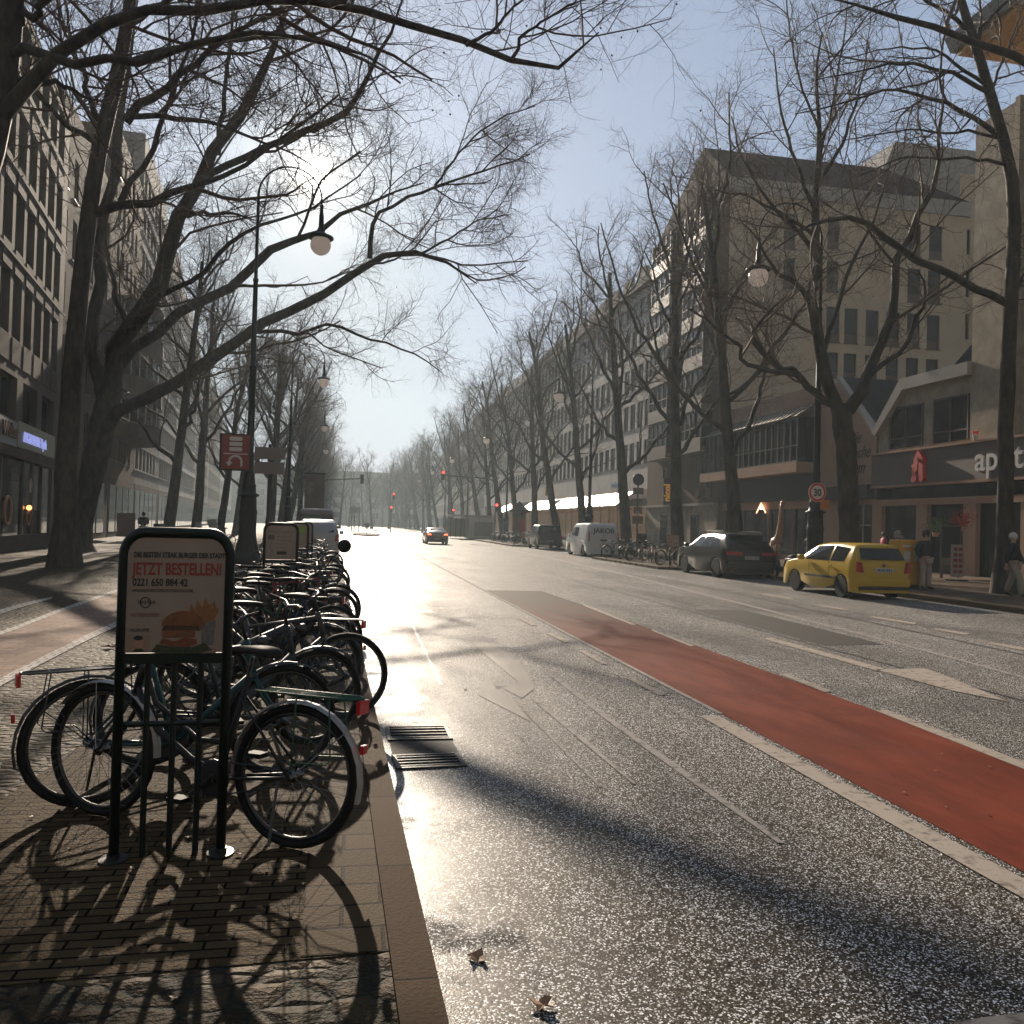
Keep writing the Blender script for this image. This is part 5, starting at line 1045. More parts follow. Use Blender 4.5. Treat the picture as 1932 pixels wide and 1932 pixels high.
text('JETZT BESTELLEN!', .078, M['ink_red'], pn, (-.228, y_, 1.325), RX, .0005, sx=.745, bold=.0022)
text('0221 650 884 42', .048, M['ink'], pn, (-.228, y_, 1.272), RX, .0005, sx=.88, bold=.0012)
text('HARDROCKCAFE.COM/LOCATION/COLOGNE', .021, M['ink'], pn, (-.228, y_, 1.243), RX, .0005, sx=.72)
text('Hard Rock', .026, M['ink'], pn, (-.197, y_-.001, 1.188), RX, .0005, sx=.8)
b = MB(); b.tube([(-.158+.026*math.cos(a*6.28/20), y_, 1.194+.024*math.sin(a*6.28/20)) for a in range(20)], .0022, 4, closed=True); b.build('logo_ring', M['ink'], pn)
text('FAST FRESH DELIVERY', .024, mat('rose_ink', (.2, .07, .06), .5), pn, (-.228, y_, 1.128), RX, .0005, sx=.62)
text('HALLEN OPFER', .024, M['ink'], pn, (-.236, y_, 1.058), RX, .0005, sx=.62, shear=.3)
bun = mat('print_bun', (.17, .065, .024), .5, var=.3, vscale=30); fri = mat('print_fries', (.22, .10, .035), .5, var=.25, vscale=60); mt = mat('print_meat', (.06, .03, .02), .5, var=.4, vscale=60)
sal = mat('print_salad', (.035, .042, .02), .5, var=.7, vscale=90); tom = mat('print_tomato', (.16, .045, .025), .5, var=.3, vscale=50); rin = mat('print_drink', (.13, .12, .12), .4, var=.5, vscale=60); skin = mat('print_skin', (.33, .18, .11), .5); cream = mat('print_cream', (.24, .17, .12), .5)
def flat(poly, m, d=.0): b = MB(); b.prism([(x, z) for x, z in poly], y_-.0006-d, y_+.001, 'xz'); b.build('print', m, pn)
def ell(cx, cz, rx, rz, a0=0., a1=6.283, n=18): return [(cx+rx*math.cos(a0+(a1-a0)*i/n), cz+rz*math.sin(a0+(a1-a0)*i/n)) for i in range(n+1)][:(n if a1-a0 > 6 else n+1)]
flat([(.06, 1.10), (.08, 1.19), (.10, 1.16), (.115, 1.205), (.14, 1.17), (.155, 1.215), (.18, 1.18), (.205, 1.205), (.215, 1.17), (.232, 1.165), (.20, 1.10), (.13, 1.06)], fri)
flat([(.14, .99), (.145, 1.10), (.215, 1.11), (.205, .995)], rin, .0004)
flat([(-.065, 1.085)]+ell(.045, 1.085, .115, .07, math.pi, 0)[::1]+[(.16, 1.085)], bun, .0008)
flat([(-.068, 1.062), (-.06, 1.086), (.125, 1.086), (.13, 1.062)], mt, .001); flat([(-.06, 1.03), (-.068, 1.064), (.11, 1.064), (.105, 1.03)], bun, .0012)
flat([(-.08, 1.005), (-.06, 1.028), (.0, 1.012), (.05, 1.03), (.115, 1.022), (.12, 1.0), (.06, .985), (-.02, .99)], tom, .0014)
flat([(-.12, .965), (-.09, 1.0), (-.03, .99), (.03, 1.0), (.09, .985), (.16, 1.005), (.2, .97), (.12, .955), (-.06, .955)], sal, .0012)
flat([(-.12, .958), (.22, .958), (.235, .975), (.2, .985)], cream, .0002)
flat([(-.245, .965), (-.245, 1.045), (-.13, 1.045), (-.13, .965)], cream, .0002); flat(ell(-.185, 1.005, .024, .03), skin, .0006); flat(ell(-.188, 1.029, .025, .011), M['ink'], .0008); flat([(-.215, .965), (-.2, .98), (-.17, .98), (-.15, .965)], M['ink'], .0007)
t, pn = board(-1.12, 13.85, .0, 'second advert board, pale text poster headed Physiotherapie, beside the ornate lamp post')
t.scale = (.9, 1, 1)
text('Physiotherapie', .062, M['ink_pale'], pn, (-.22, y_, 1.385), RX, .0005, sx=1.0); flat([(-.22, 1.27), (-.22, 1.345), (-.11, 1.345), (-.11, 1.27)], M['ink_pale'])
for k, s_ in enumerate(('Krankengymnastik', 'Manuelle Therapie', 'Massage', 'Lymphdrainage')): text(s_, .032, M['ink_pale'], pn, (-.07, y_, 1.31-.055*k), RX, .0005)
flat([(-.06, 1.04), (-.06, 1.09), (.1, 1.09), (.1, 1.04)], M['ink'])
b = MB(); b.tube([(-.16+.02*math.sin(k), y_, 1.02+.03*k) for k in range(8)], .004, 4); b.build('print', M['ink_pale'], pn)
t, pn = board(-1.28, 19.6, .0, 'third advert board with a lime topped frame edge, half hidden by the second', pane='poster', frame='green'); flat([(-.22, 1.3), (-.22, 1.44), (.22, 1.44), (.22, 1.3)], mat('print_lime', (.2, .3, .04), .5))
t, pn = board(-1.40, 24.2, .0, 'last advert board of the row, just before the silver car'); flat([(-.2, 1.0), (-.2, 1.4), (.2, 1.4), (.2, 1.0)], M['ink_pale'])
# ---------------------------------------------------------------- lamps
def lamp(x, y, side, lab, hgt=13.45, over=2.05, g='ornate arc lamp posts'):
    t = thing('street_lamp', lab, 'street lamp', (x, y, .12), 0, g)
    b = MB(); b.lathe([(.44, 0), (.44, .42), (.40, .46), (.38, .55), (.30, .9), (.27, 1.15), (.28, 1.75), (.30, 1.8), (.27, 1.86), (.25, 2.3), (.34, 2.33), (.34, 2.38), (.24, 2.42), (.22, 2.6), (.235, 2.66), (.20, 2.74), (.17, 3.0), (.18, 3.05), (.145, 3.12)], 20); b.build('base', M['iron'], t, True)
    b = MB(); b.lathe([(.14, 3.1), (.125, 3.6), (.145, 3.62), (.145, 3.7), (.115, 3.74), (.105, 6.5), (.125, 6.52), (.125, 6.6), (.09, 6.64), (.075, 9.4), (.09, 9.42), (.09, 9.5), (.06, 9.54), (.05, hgt-1.5)], 14); b.build('post', M['iron'], t, True)
    b = MB(); r = over/2; zc = hgt-r-.12; n = 16; P_ = [(0, 0, hgt-1.6), (0, 0, zc)]+[(side*(r-r*math.cos(math.pi*i/n)), 0, zc+r*math.sin(math.pi*i/n)) for i in range(1, n+1)]+[(side*over, 0, zc-.1)]
    b.tube(P_, [.045]*2+[.034-.012*i/len(P_) for i in range(len(P_)-2)], 8)
    b.tube([(side*(.16+.11*math.cos(a*.5)), 0, zc-.3+.11*math.sin(a*.5)) for a in range(11)], .012, 5); b.build('arm', M['iron'], t, True)
    zt = zc-.12; b = MB(); b.lathe([(.03, 0), (.07, -.06), (.05, -.14), (.06, -.3), (.08, -.42), (.09, -.8), (.13, -.86), (.13, -.95), (.24, -1.02), (.42, -1.10), (.425, -1.16), (.30, -1.17)], 18, (side*over, 0, zt)); b.build('lamp_shade', M['iron'], t, True)
    b = MB(); b.ball((side*over, 0, zt-1.38), .34, 18, 12); b.build('globe', M['globe'], t, True); return t
lamp(-3.42, 29., 1, 'nearest ornate arc lamp post on the left, its globe hanging just right of the sun')
lamp(-4.3, 58., 1, 'second ornate lamp post on the left with a small round sign on its shaft')
lamp(-5.2, 87., 1, 'third ornate lamp post on the left, thin and dark among branches')
lamp(-6.0, 116., 1, 'fourth ornate lamp post on the left, its globe a tiny dot')
lamp(15.8, 27.1, -1, 'nearest ornate lamp post on the right, carrying the 30 sign', 13.2, 2.35)
lamp(15.8, 56., -1, 'second ornate lamp post on the right, globe before the pale office block', 13.2, 2.35)
lamp(15.8, 88., -1, 'third ornate lamp post on the right, behind the traffic light mast', 13.2, 2.35)
for y in (118, 148, 178): lamp(15.6, y, -1, 'small distant arc lamp with a tiny globe beyond the right traffic mast', 13.2, 2.35, 'distant arc lamps on the right')
# ---------------------------------------------------------------- signs
M['sign_r'] = mat('traffic_red', (.42, .015, .015), .35); M['sign_w'] = mat('traffic_white', (.5, .48, .46), .35); M['sign_k'] = mat('traffic_black', (.015,)*3, .4); M['sign_back'] = mat('sign_back_grey', (.16, .14, .13), .45, .3)
def disc(b, r, d0, d1, n=28): return b.prism([(r*math.cos(2*math.pi*i/n), r*math.sin(2*math.pi*i/n)) for i in range(n)], d0, d1, 'xz')
p = AY(1542, 929, 26.55); t = thing('speed_sign', 'round 30 speed limit sign with red rim on the right lamp post', 'traffic sign', p, 0)
b = MB(); disc(b, .33, -.012, 0); b.build('plate', M['sign_w'], t); b = MB(); 
n = 32; vs_ = []
for i in range(n): a = 2*math.pi*i/n; vs_ += [(.315*math.cos(a), -.0135, .315*math.sin(a)), (.235*math.cos(a), -.0135, .235*math.sin(a))]
b.add(vs_, [(2*i, 2*((i+1) % n), 2*((i+1) % n)+1, 2*i+1) for i in range(n)]); b.build('rim', M['sign_r'], t, fix=False)
text('30', .34, M['sign_k'], t, (0, -.015, -.12), RX, .001, align='CENTER', sx=.85, bold=.012); b = MB(); b.box(-.03, .001, -.1, .03, .35, .1); b.build('bracket', M['darkmetal'], t)
p = AY(1556, 952, 26.6); t = thing('notice_plate', 'small orange notice plate below the 30 sign', 'sign', p, 0)
M['orange'] = mat('orange_plate', (.38, .14, .02), .4); b = MB(); b.box(-.17, -.01, -.17, .17, 0, .17); b.build('plate', M['orange'], t)
text('bitte\nRad frei', .075, M['ink_red'], t, (0, -.012, .03), RX, .001, align='CENTER'); b = MB(); b.box(-.02, .001, -.05, .02, .3, .05); b.build('bracket', M['darkmetal'], t)
# red hanging sign on the left lamp post
p = AY(445, 853, 28.6); t = thing('hanging_sign', 'red hanging sign with three bars and a turn-back arrow left of the lamp post', 'sign', p, 0)
b = MB(); b.box(-.43, -.04, -.55, .43, .04, .55); b.build('panel', mat('sign_deep_red', (.20, .012, .012), .35), t)
b = MB(); 
for z0 in (.44, .27, .10): q = [(-.2, z0-.055), (-.16, z0-.075), (.16, z0-.075), (.2, z0-.055), (.2, z0+.035), (.16, z0+.055), (-.16, z0+.055), (-.2, z0+.035)]; b.prism(q, -.045, -.0405, 'xz')
b.build('bar_symbol', M['sign_w'], t); b = MB(); b.box(-.37, -.044, -.075, .37, -.0405, -.045); b.build('divider', M['sign_w'], t)
b = MB(); a_ = [(.14+.0, -.46)]+[(.0+.19*math.cos(x*.1), -.30+.17*math.sin(x*.1)) for x in range(0, 32, 3)]+[(-.19, -.36)]; w_ = .045
vs_ = []
for i, (x, z) in enumerate(a_):
    vs_.append((x, -.044, z))
b.tube([(x, -.035, z) for x, z in a_[1:]], .04, 6); b.tube([(.19, -.035, -.3), (.19, -.035, -.46)], .04, 6); b.prism([(-.30, -.33), (-.08, -.33), (-.2, -.47)], -.06, -.041, 'xz'); b.build('arrow_symbol', M['sign_w'], t)
b = MB(); b.box(-.5, -.05, -.6, .48, .05, -.552).box(-.5, -.05, .552, .48, .05, .59).box(.432, -.05, -.551, .5, .05, .551).box(-.5, -.05, -.551, -.432, .05, .551); b.build('frame', M['iron'], t)
# two-board direction sign
q0 = AY(509, 868, 25); t = thing('direction_sign', 'pair of blank-backed direction boards on a slim post behind the second advert board', 'direction sign', (q0[0], 25, .12), 0)
z0 = q0[2]-.12; b = MB(); b.tube([(0, 0, 0), (0, 0, z0+.45)], .045, 10); b.build('post', M['darkmetal'], t)
for dz in (.19, -.23): b = MB(); b.box(-.42, -.075, z0+dz-.17, .42, -.05, z0+dz+.17); b.build('sign_board', M['sign_back'], t)
# dark billboard behind the van
q0 = AY(594, 932, 60); t = thing('billboard', 'dark brown upright billboard standing above the parked van', 'billboard', (q0[0], 60, .12), 0)
b = MB(); b.box(-.66, -.15, 1.9, .66, .15, 4.75); b.build('panel', mat('billboard_brown', (.07, .045, .04), .5, var=.3, vscale=2), t); b = MB(); b.box(-.72, -.17, 4.752, .72, .17, 4.86).box(-.72, -.17, 1.8, .72, .17, 1.898); b.build('frame', M['iron'], t); b = MB(); b.tube([(0, 0, 0), (0, 0, 1.8)], .12, 10); b.build('post', M['iron'], t)
b = MB()
for k in range(6): b.box(-.5, -.156, 3.4+.14*k, -.5+.25+.1*(k % 3), -.151, 3.45+.14*k)
b.build('print', M['sign_back'], t)
# no-stopping sign with plates on the right
q0 = AX(1204, 905, 15.0); t = thing('parking_sign', 'round sign over several small plates on a post by the bright awning', 'traffic sign', (q0[0], q0[1], .12), 0)
z0 = q0[2]-.12; b = MB(); b.tube([(0, 0, 0), (0, 0, z0+.3)], .04, 8); b.build('post', M['darkmetal'], t)
b = MB(); b.prism([(.32*math.cos(a*.2618), z0+.32*math.sin(a*.2618)) for a in range(24)], -.07, -.05, 'xz'); b.build('round_plate', mat('sign_blue_dull', (.035, .035, .06), .4), t)
for k, (w, h) in enumerate(((.3, .3), (.24, .16), (.24, .3), (.3, .35))): zc = z0-.62-.52*k; b = MB(); b.box(-w, -.07, zc-h*.6, w, -.05, zc+h*.6); b.build('plate', M['sign_back'], t)
text('P', .42, M['sign_w'], t, (-.13, -.08, z0-2.0), RX, .002)
# traffic lights
M['red_lamp'] = mat('red_signal', (.9, .02, .01), .4, emit=(1., .03, .02), estr=5.)
def head(b, x, y, z, h=.95, w=.17): b.box(x-w, y-.1, z-h/2, x+w, y+.12, z+h/2); return b
def signal(t, x, y, z, lit=True, nm='signal_head'):
    b = MB(); head(b, x, y, z); o = b.build(nm, M['black'], t); soften(o, .04)
    for k, dz in enumerate((.3, 0, -.3)):
        b = MB(); b.lathe([(.01, -.14), (.115, -.135), (.12, -.12), (.12, -.1)], 14, (x, y, z+dz), 'y'); b.build('signal_lens', M['red_lamp'] if (lit and k == 0) else M['black'], o)
q0 = AY(909, 1010, 88); t = thing('traffic_light', 'right traffic light mast arching over the road with glowing red lamps', 'traffic light', (14.6, 88, .12), 0)
x1 = AY(836, 897, 88); hz_ = x1[2]-.12; b = MB(); b.tube([(0, 0, 0), (0, 0, hz_-1.2), (-.2, 0, hz_-.5), (-.7, 0, hz_-.15), (x1[0]-14.6+.2, 0, hz_+.02)], .07, 8); b.build('mast', M['darkmetal'], t)
signal(t, x1[0]-14.6, -.05, hz_-.0); signal(t, .1, -.15, 3.4)
x1 = AY(683, 904, 88); xb = x1[0]-5.6; t = thing('traffic_light', 'left traffic light arm reaching out over the road, seen dark from behind', 'traffic light', (xb, 88, .12), 0)
hz_ = x1[2]-.12; b = MB(); b.tube([(0, 0, 0), (0, 0, hz_-.7), (.3, 0, hz_-.35), (5.4, 0, hz_+.05)], .06, 8); b.build('mast', M['darkmetal'], t); signal(t, 5.6, 0, hz_, False)
for (a_, c_, z_, lab) in ((738, 961, None, 'far signal post with two red lamps left of the moving coupe'), (855, 966, None, 'far signal post with one red lamp left of the site fence')):
    q0 = AY(a_, c_, 135); t = thing('traffic_light', lab, 'traffic light', (q0[0], 135, 0.), 0); b = MB(); b.tube([(0, 0, 0), (0, 0, q0[2])], .07, 8); b.build('mast', M['darkmetal'], t); signal(t, 0, -.12, q0[2])
    if a_ == 738: signal(t, .35, -.12, q0[2]+2.1); b = MB(); b.tube([(0, 0, q0[2]), (.35, 0, q0[2]+1.6)], .05, 6); b.build('mast', M['darkmetal'], t)
# ---------------------------------------------------------------- street furniture
t = thing('litter_bin', 'dull red litter bin standing left of the leaning trees', 'litter bin', (AX(300, 1003, -9.6)[0], AX(300, 1003, -9.6)[1], .12), 0)
b = MB(); b.lathe([(.22, 0.1), (.24, .15), (.24, .95), (.20, .98)], 16); b.build('body', mat('bin_red', (.14, .03, .02), .5), t); b = MB(); b.lathe([(.25, .96), (.28, 1.0), (.28, 1.16), (.24, 1.2), (.23, 1.12)], 16); b.build('rim', M['alu'], t); b = MB(); b.tube([(.0, .3, 0), (0, .3, 1.2)], .03, 6); b.build('post', M['iron'], t)
t = thing('litter_bin', 'pale litter bin with red front beside the yellow car', 'litter bin', (16.6, 27.6, .12), 0)
b = MB(); b.box(-.22, -.2, .1, .22, .2, .85); b.build('body', mat('bin_dark', (.04, .035, .035), .5), t); b = MB(); b.box(-.15, -.215, .2, .15, -.205, .7); b.build('front_panel', mat('bin_front', (.25, .04, .03), .5), t); b = MB(); b.prism([(-.26, .86), (.26, .86), (.3, 1.05), (-.3, 1.05)], -.24, .24, 'xz'); b.build('hood', M['alu'], t)
# yellow post box
M['yellow'] = mat('post_yellow', (.52, .27, .02), .4, coat=.3)
q0 = AY(1707, 1105, 23.4); t = thing('post_box', 'yellow post box behind the yellow car', 'post box', (q0[0], 23.4, .12), .15)
b = MB(); b.box(-.42, -.25, .12, .42, .25, 1.5); o = b.build('body', M['yellow'], t); soften(o, .05, 3); b = MB(); b.box(-.36, -.2, 0, .36, .2, .119); b.build('plinth', M['darkmetal'], t)
b = MB(); b.box(-.36, -.262, 1.28, -.04, -.252, 1.34); b.box(.04, -.262, 1.28, .36, -.252, 1.34); b.build('slot', M['sign_w'], t); b = MB(); b.box(-.3, -.262, .85, -.06, -.252, 1.15).box(.08, -.262, .85, .3, -.252, 1.15); b.build('notice', M['sign_w'], t)
# pharmacy menu board and stand
t = thing('menu_board', 'dark chalk board standing behind the price stand at the pharmacy door', 'board', (AX(1793, 1050, 23.5)[0], AX(1793, 1050, 23.5)[1], .12), .2)
b = MB(); b.box(-.55, -.03, .5, .55, .03, 2.1); b.build('frame', M['sign_back'], t); b = MB(); b.box(-.5, -.036, .8, .5, -.031, 2.05); b.build('chalk_face', mat('chalk_black', (.012, .02, .022), .6), t); b = MB(); b.box(-.5, -.05, 0, -.44, .05, .5).box(.44, -.05, 0, .5, .05, .5); b.build('leg', M['sign_back'], t)
t = thing('price_stand', 'white picture stand with two columns of photos on the pavement by the pharmacy', 'display stand', (AX(1806, 1058, 22.2)[0], AX(1806, 1058, 22.2)[1], .12), .25)
b = MB(); b.box(-.32, -.03, .15, .32, .03, 1.35); b.build('panel', mat('stand_white', (.34, .3, .28), .5), t)
b = MB()
for i in range(2):
    for k in range(5): b.box(-.24+.28*i, -.036, .28+.21*k, -.04+.28*i, -.031, .40+.21*k)
b.build('photos', M['ink_red'], t); b = MB(); b.box(-.36, -.2, 0, .36, .2, .05); b.build('foot', M['darkmetal'], t)
# plants at the pharmacy door
def shrub(x, y, z, r, lab, col, nm='potted_plant', n=160):
    t = thing(nm, lab, 'plant', (x, y, z), 0); g = random.Random(int(x*10)); b = MB()
    for _ in range(n):
        c = Vector((g.gauss(0, r*.5), g.gauss(0, r*.4), abs(g.gauss(r*.7, r*.4)))); d = Vector((g.gauss(0, 1), g.gauss(0, 1), g.gauss(0, 1))).normalized()*r*.16; e = d.cross(Vector((g.random(), 1, .3))).normalized()*r*.07
        b.quad(c-d, c+e, c+d, c-e)
    b.build('leaves', col, t, fix=False); b = MB(); b.lathe([(r*.3, -r*.5), (r*.4, 0), (r*.36, 0)], 12); b.build('pot', M['rose'], t)
shrub(AX(1765, 1043, 24.5)[0], AX(1765, 1043, 24.5)[1], 1.95, .4, 'green plant on the ledge left of the pharmacy chalk board', mat('leaf_green', (.07, .12, .03), .6))
shrub(AX(1815, 1040, 24.5)[0], AX(1815, 1040, 24.5)[1], 2.2, .4, 'red flowering plant over the pharmacy chalk board', mat('leaf_red', (.28, .03, .02), .6))
q0 = AX(1840, 821, 25.6); t = thing('flower_pot', 'tiny pot with red flowers on the ledge above the sign band', 'flower pot', (q0[0], q0[1], 5.86), 0); b = MB(); b.lathe([(.07, 0), (.11, .2), (.1, .2)], 10); b.build('pot', M['sign_w'], t); b = MB()
for k in range(9): b.ball((.09*math.cos(k), .09*math.sin(k), .3+.03*(k % 3)), .05, 6, 4)
b.build('flowers', mat('flower_red', (.7, .04, .02), .5), t)
# shop things: lit roof line with star, wooden giraffe
q0 = AX(1436, 958, 25.7); M['neon'] = mat('warm_neon', (1, .5, .3), .5, emit=(1, .42, .2), estr=2.4)
t = thing('neon_sign', 'glowing roof-shaped light line with a white dot in the dark shop window', 'light sign', q0, -UP)
b = MB(); b.tube([(-.62, 0, -.33), (0, 0, .3), (.62, 0, -.33)], .035, 6); b.build('light_line', M['neon'], t); b = MB(); b.ball((0, 0, -.02), .1, 10, 8); b.build('light_dot', mat('neon_dot', (1, .9, .9), .5, emit=(1, .85, .85), estr=3.), t)
q0 = AX(1466, 1030, 24.9); wood = mat('carved_wood', (.3, .14, .05), .5, var=.35, vscale=6)
t = thing('giraffe_figure', 'tall carved wooden giraffe in front of the dark shop', 'figure', (q0[0], q0[1], .12), -UP)
b = MB(); b.tube([(-.55, 0, .95), (-.3, 0, 1.08), (.1, 0, 1.15), (.25, 0, 1.5), (.38, 0, 2.3), (.46, 0, 3.1), (.5, 0, 3.35)], [.16, .25, .27, .2, .15, .11, .1], 12)
for x, y in ((-.5, .1), (-.5, -.1), (.08, .1), (.08, -.1)): b.tube([(x, y, 1.0), (x+.02, y, .5), (x, y, 0)], [.1, .06, .05], 8)
b.tube([(.44, 0, 3.38), (.58, 0, 3.40), (.78, 0, 3.27)], [.1, .12, .06], 10); b.build('body', wood, t, True); b = MB(); b.tube([(.47, .05, 3.45), (.46, .06, 3.62)], .02, 6).tube([(.47, -.05, 3.45), (.46, -.06, 3.62)], .02, 6); b.build('horns', wood, t)
# vertical orange shop sign, small yellow sign
q0 = AX(1259, 928, 25.4); t = thing('blade_sign', 'dark vertical blade sign with orange letters by the brown bays', 'shop sign', q0, 0)
b = MB(); b.box(-.35, -.08, -1.1, .35, .08, 1.1); b.build('panel', M['shopdark'], t); text('nicol', .75, mat('lit_orange', (.8, .35, .03), .5, emit=(1, .42, .03), estr=.12), t, (.2, -.09, -.8), (UP, -UP, 0), .01, bold=.02)
q0 = AX(1036, 927, 25.3); t = thing('blade_sign', 'square yellow blade sign above the awning', 'shop sign', q0, 0); b = MB(); b.box(-.5, -.08, -.6, .5, .08, .6); b.build('panel', mat('dull_yellow', (.3, .2, .03), .5), t)
# kiosk column with pagoda roof
t = thing('kiosk', 'dark kiosk column with a flared pagoda roof beyond the jeep', 'kiosk', (16.4, 84, .12), .2)
b = MB(); b.lathe([(.72, 0), (.72, 2.8), (.8, 2.85), (.8, 3.0)], 8); b.build('body', M['brown'], t); b = MB(); b.lathe([(1.25, 3.0), (1.2, 3.12), (.8, 3.35), (.4, 3.7), (.05, 4.05)], 8); b.build('roof', M['roofd'], t); b = MB(); b.box(-.3, -.80, .3, .3, -.74, 2.3); b.build('poster', M['sign_r'], t)
# site fence and cabins
t = thing('site_fence', 'white corrugated site fence panels at the road edge', 'fence', (12.0, 101, .1), 0)
for i in range(5): b = MB(); b.box(-1.2+.62*i, -.02+.5*i*0, .1, -1.2+.62*i+.58, .03, 2.25); b.build('panel', M['frame_w'], t)
b = MB(); 
for i in range(6): b.tube([(-1.22+.62*i, -.05, 0), (-1.22+.62*i, -.05, 2.35)], .03, 6)
b.build('post', M['darkmetal'], t)
t = thing('site_cabin', 'pale site cabin with a grey hatch right of the fence panels', 'cabin', (14.6, 97, .12), 0)
b = MB(); b.box(-1.5, 0, 0, 1.5, 5, 2.5); b.build('body', M['bwhite'], t); b = MB(); b.box(-.9, -.03, .3, 1.2, -.004, 1.9); b.build('hatch', M['grey_stone'], t); b = MB(); b.box(-3.6, -.1, 2.52, 1.0, 5.1, 2.66); b.build('roof', M['zinc'], t)
# traffic island with sign
b = MB(); b.prism([(-.1, 104), (1.2, 101), (2.9, 103), (3.4, 112), (2, 120), (.1, 118)], -.02, .14, 'xy'); tag(b.build('traffic_island', M['kerb']), kind='structure')
t = thing('keep_right_sign', 'small round blue sign on the traffic island', 'traffic sign', (1.6, 104, .14), 0); b = MB(); b.tube([(0, 0, 0), (0, 0, 1.2)], .04, 8); b.build('post', M['darkmetal'], t); b = MB(); b.lathe([(.01, -.07), (.33, -.07), (.33, -.05), (.01, -.05)], 18, (0, 0, 1.1), 'y'); b.build('plate', mat('sign_blue2', (.05, .08, .16), .4), t)
for a_, lab in ((658, 'thin far sign post left of the island'), (672, 'thin far sign post above the island'), (663, 'far post carrying several small plates')):
    q0 = AY(a_+6, 965, 140); t = thing('sign_post', lab, 'sign post', (q0[0], 140, 0), 0); b = MB(); b.tube([(0, 0, 0), (0, 0, 4.2)], .08, 6); b.build('post', M['darkmetal'], t); b = MB(); b.box(-.5, -.1, 3.0, .5, -.08, 3.9) if a_ == 663 else b.box(-.2, -.1, 3.2, .2, -.08, 3.9); b.build('plate', M['sign_back'], t)
# boards on the right pavement between trees
for a_, c_, w, lab, mm in ((1211, 1036, .5, 'dark arched A-board beside the tree by the white van', 'shopdark'), (1131, 1030, .5, 'pale notice board against the rear of the white van', 'bwhite'), (1269, 1043, .6, 'low beige sign board left of the dark SUV', 'rose')):
    q0 = AX(a_, c_, 15.8); t = thing('pavement_board', lab, 'board', (q0[0], q0[1], .12), .1); b = MB(); b.box(-w/2*1.1, -.03, .5, w/2*1.1, .03, 1.35); o = b.build('panel', M[mm], t); soften(o, .02); b = MB(); b.tube([(-w/2, 0, 0), (-w/2, 0, .5)], .02, 6); b.build('leg', M['darkmetal'], t); b = MB(); b.tube([(w/2, 0, 0), (w/2, 0, .5)], .02, 6); b.build('leg', M['darkmetal'], t)
t = thing('pavement_board', 'dull reddish board on the left pavement before the brown building', 'board', (AX(237, 1007, -13.2)[0], AX(237, 1007, -13.2)[1], .12), .3); b = MB(); b.box(-.5, -.03, .3, .5, .03, 1.7); b.build('panel', mat('board_rose', (.14, .07, .06), .6), t); b = MB(); b.box(-.5, -.2, 0, .5, .2, .05); b.build('foot', M['darkmetal'], t)
# dead leaves on the road and pavement
leafm = mat('dead_leaf', (.22, .13, .07), .6, var=.3, vscale=40)
def leaf(x, y, z, s, lab, g='dead leaves'):
    r = random.Random(int(abs(x*100+y*10))); b = MB(); n = 9; P_ = []
    for i in range(n): a = 2*math.pi*i/n; rr = s*(1 if i % 2 else .55)*r.uniform(.8, 1.1); P_.append((rr*math.cos(a)*.5, rr*math.sin(a)*.5, s*.22*abs(math.sin(a*1.3+r.random()))))
    b.add([(0, 0, .004)]+P_, [(0, i+1, (i+1) % n+1) for i in range(n)]); o = b.build('dead_leaf', leafm, None, loc=(x, y, z), rot=(0, 0, r.uniform(0, 6)), fix=False); tag(o, lab, 'leaf', g)
    o.modifiers.new('th', 'SOLIDIFY').thickness = .003
for a_, c_, z, s, lab in ((901, 1812, 0, .10, 'curled brown leaf on the wet road, upper one near the bottom'), (1025, 1902, 0, .115, 'curled brown leaf on the wet road at the very bottom'), (878, 1302, 0, .05, 'tiny leaf on the asphalt patch'), (711, 1128, 0, .1, 'leaf on the road beside the far bicycles'),
      (210, 1222, .13, .2, 'dead leaf on the smooth cycle path'), (225, 1245, .13, .12, 'twig-like leaf at the edge of the cycle path'), (86, 2130-0, .13, .09, 'x')):
    if lab == 'x': continue
    q0 = G(a_, c_, z); leaf(q0[0], q0[1], z+.006, s, lab)
g_ = random.Random(9)
for i in range(26):
    x = g_.uniform(3.5, 5.1) if i < 14 else g_.uniform(.6, 7); y = g_.uniform(3.5, 9); leaf(x, y, .012, g_.uniform(.02, .035), 'small pale leaf scrap scattered on the red lane and asphalt', 'scattered leaf scraps')
for i in range(22):
    x = g_.uniform(-2.1, -.1); y = g_.uniform(2.9, 5.5); leaf(x, y, .132, g_.uniform(.02, .045), 'small leaf scrap lying on the slabs under the nearest bicycles', 'leaf scraps under the bicycles')
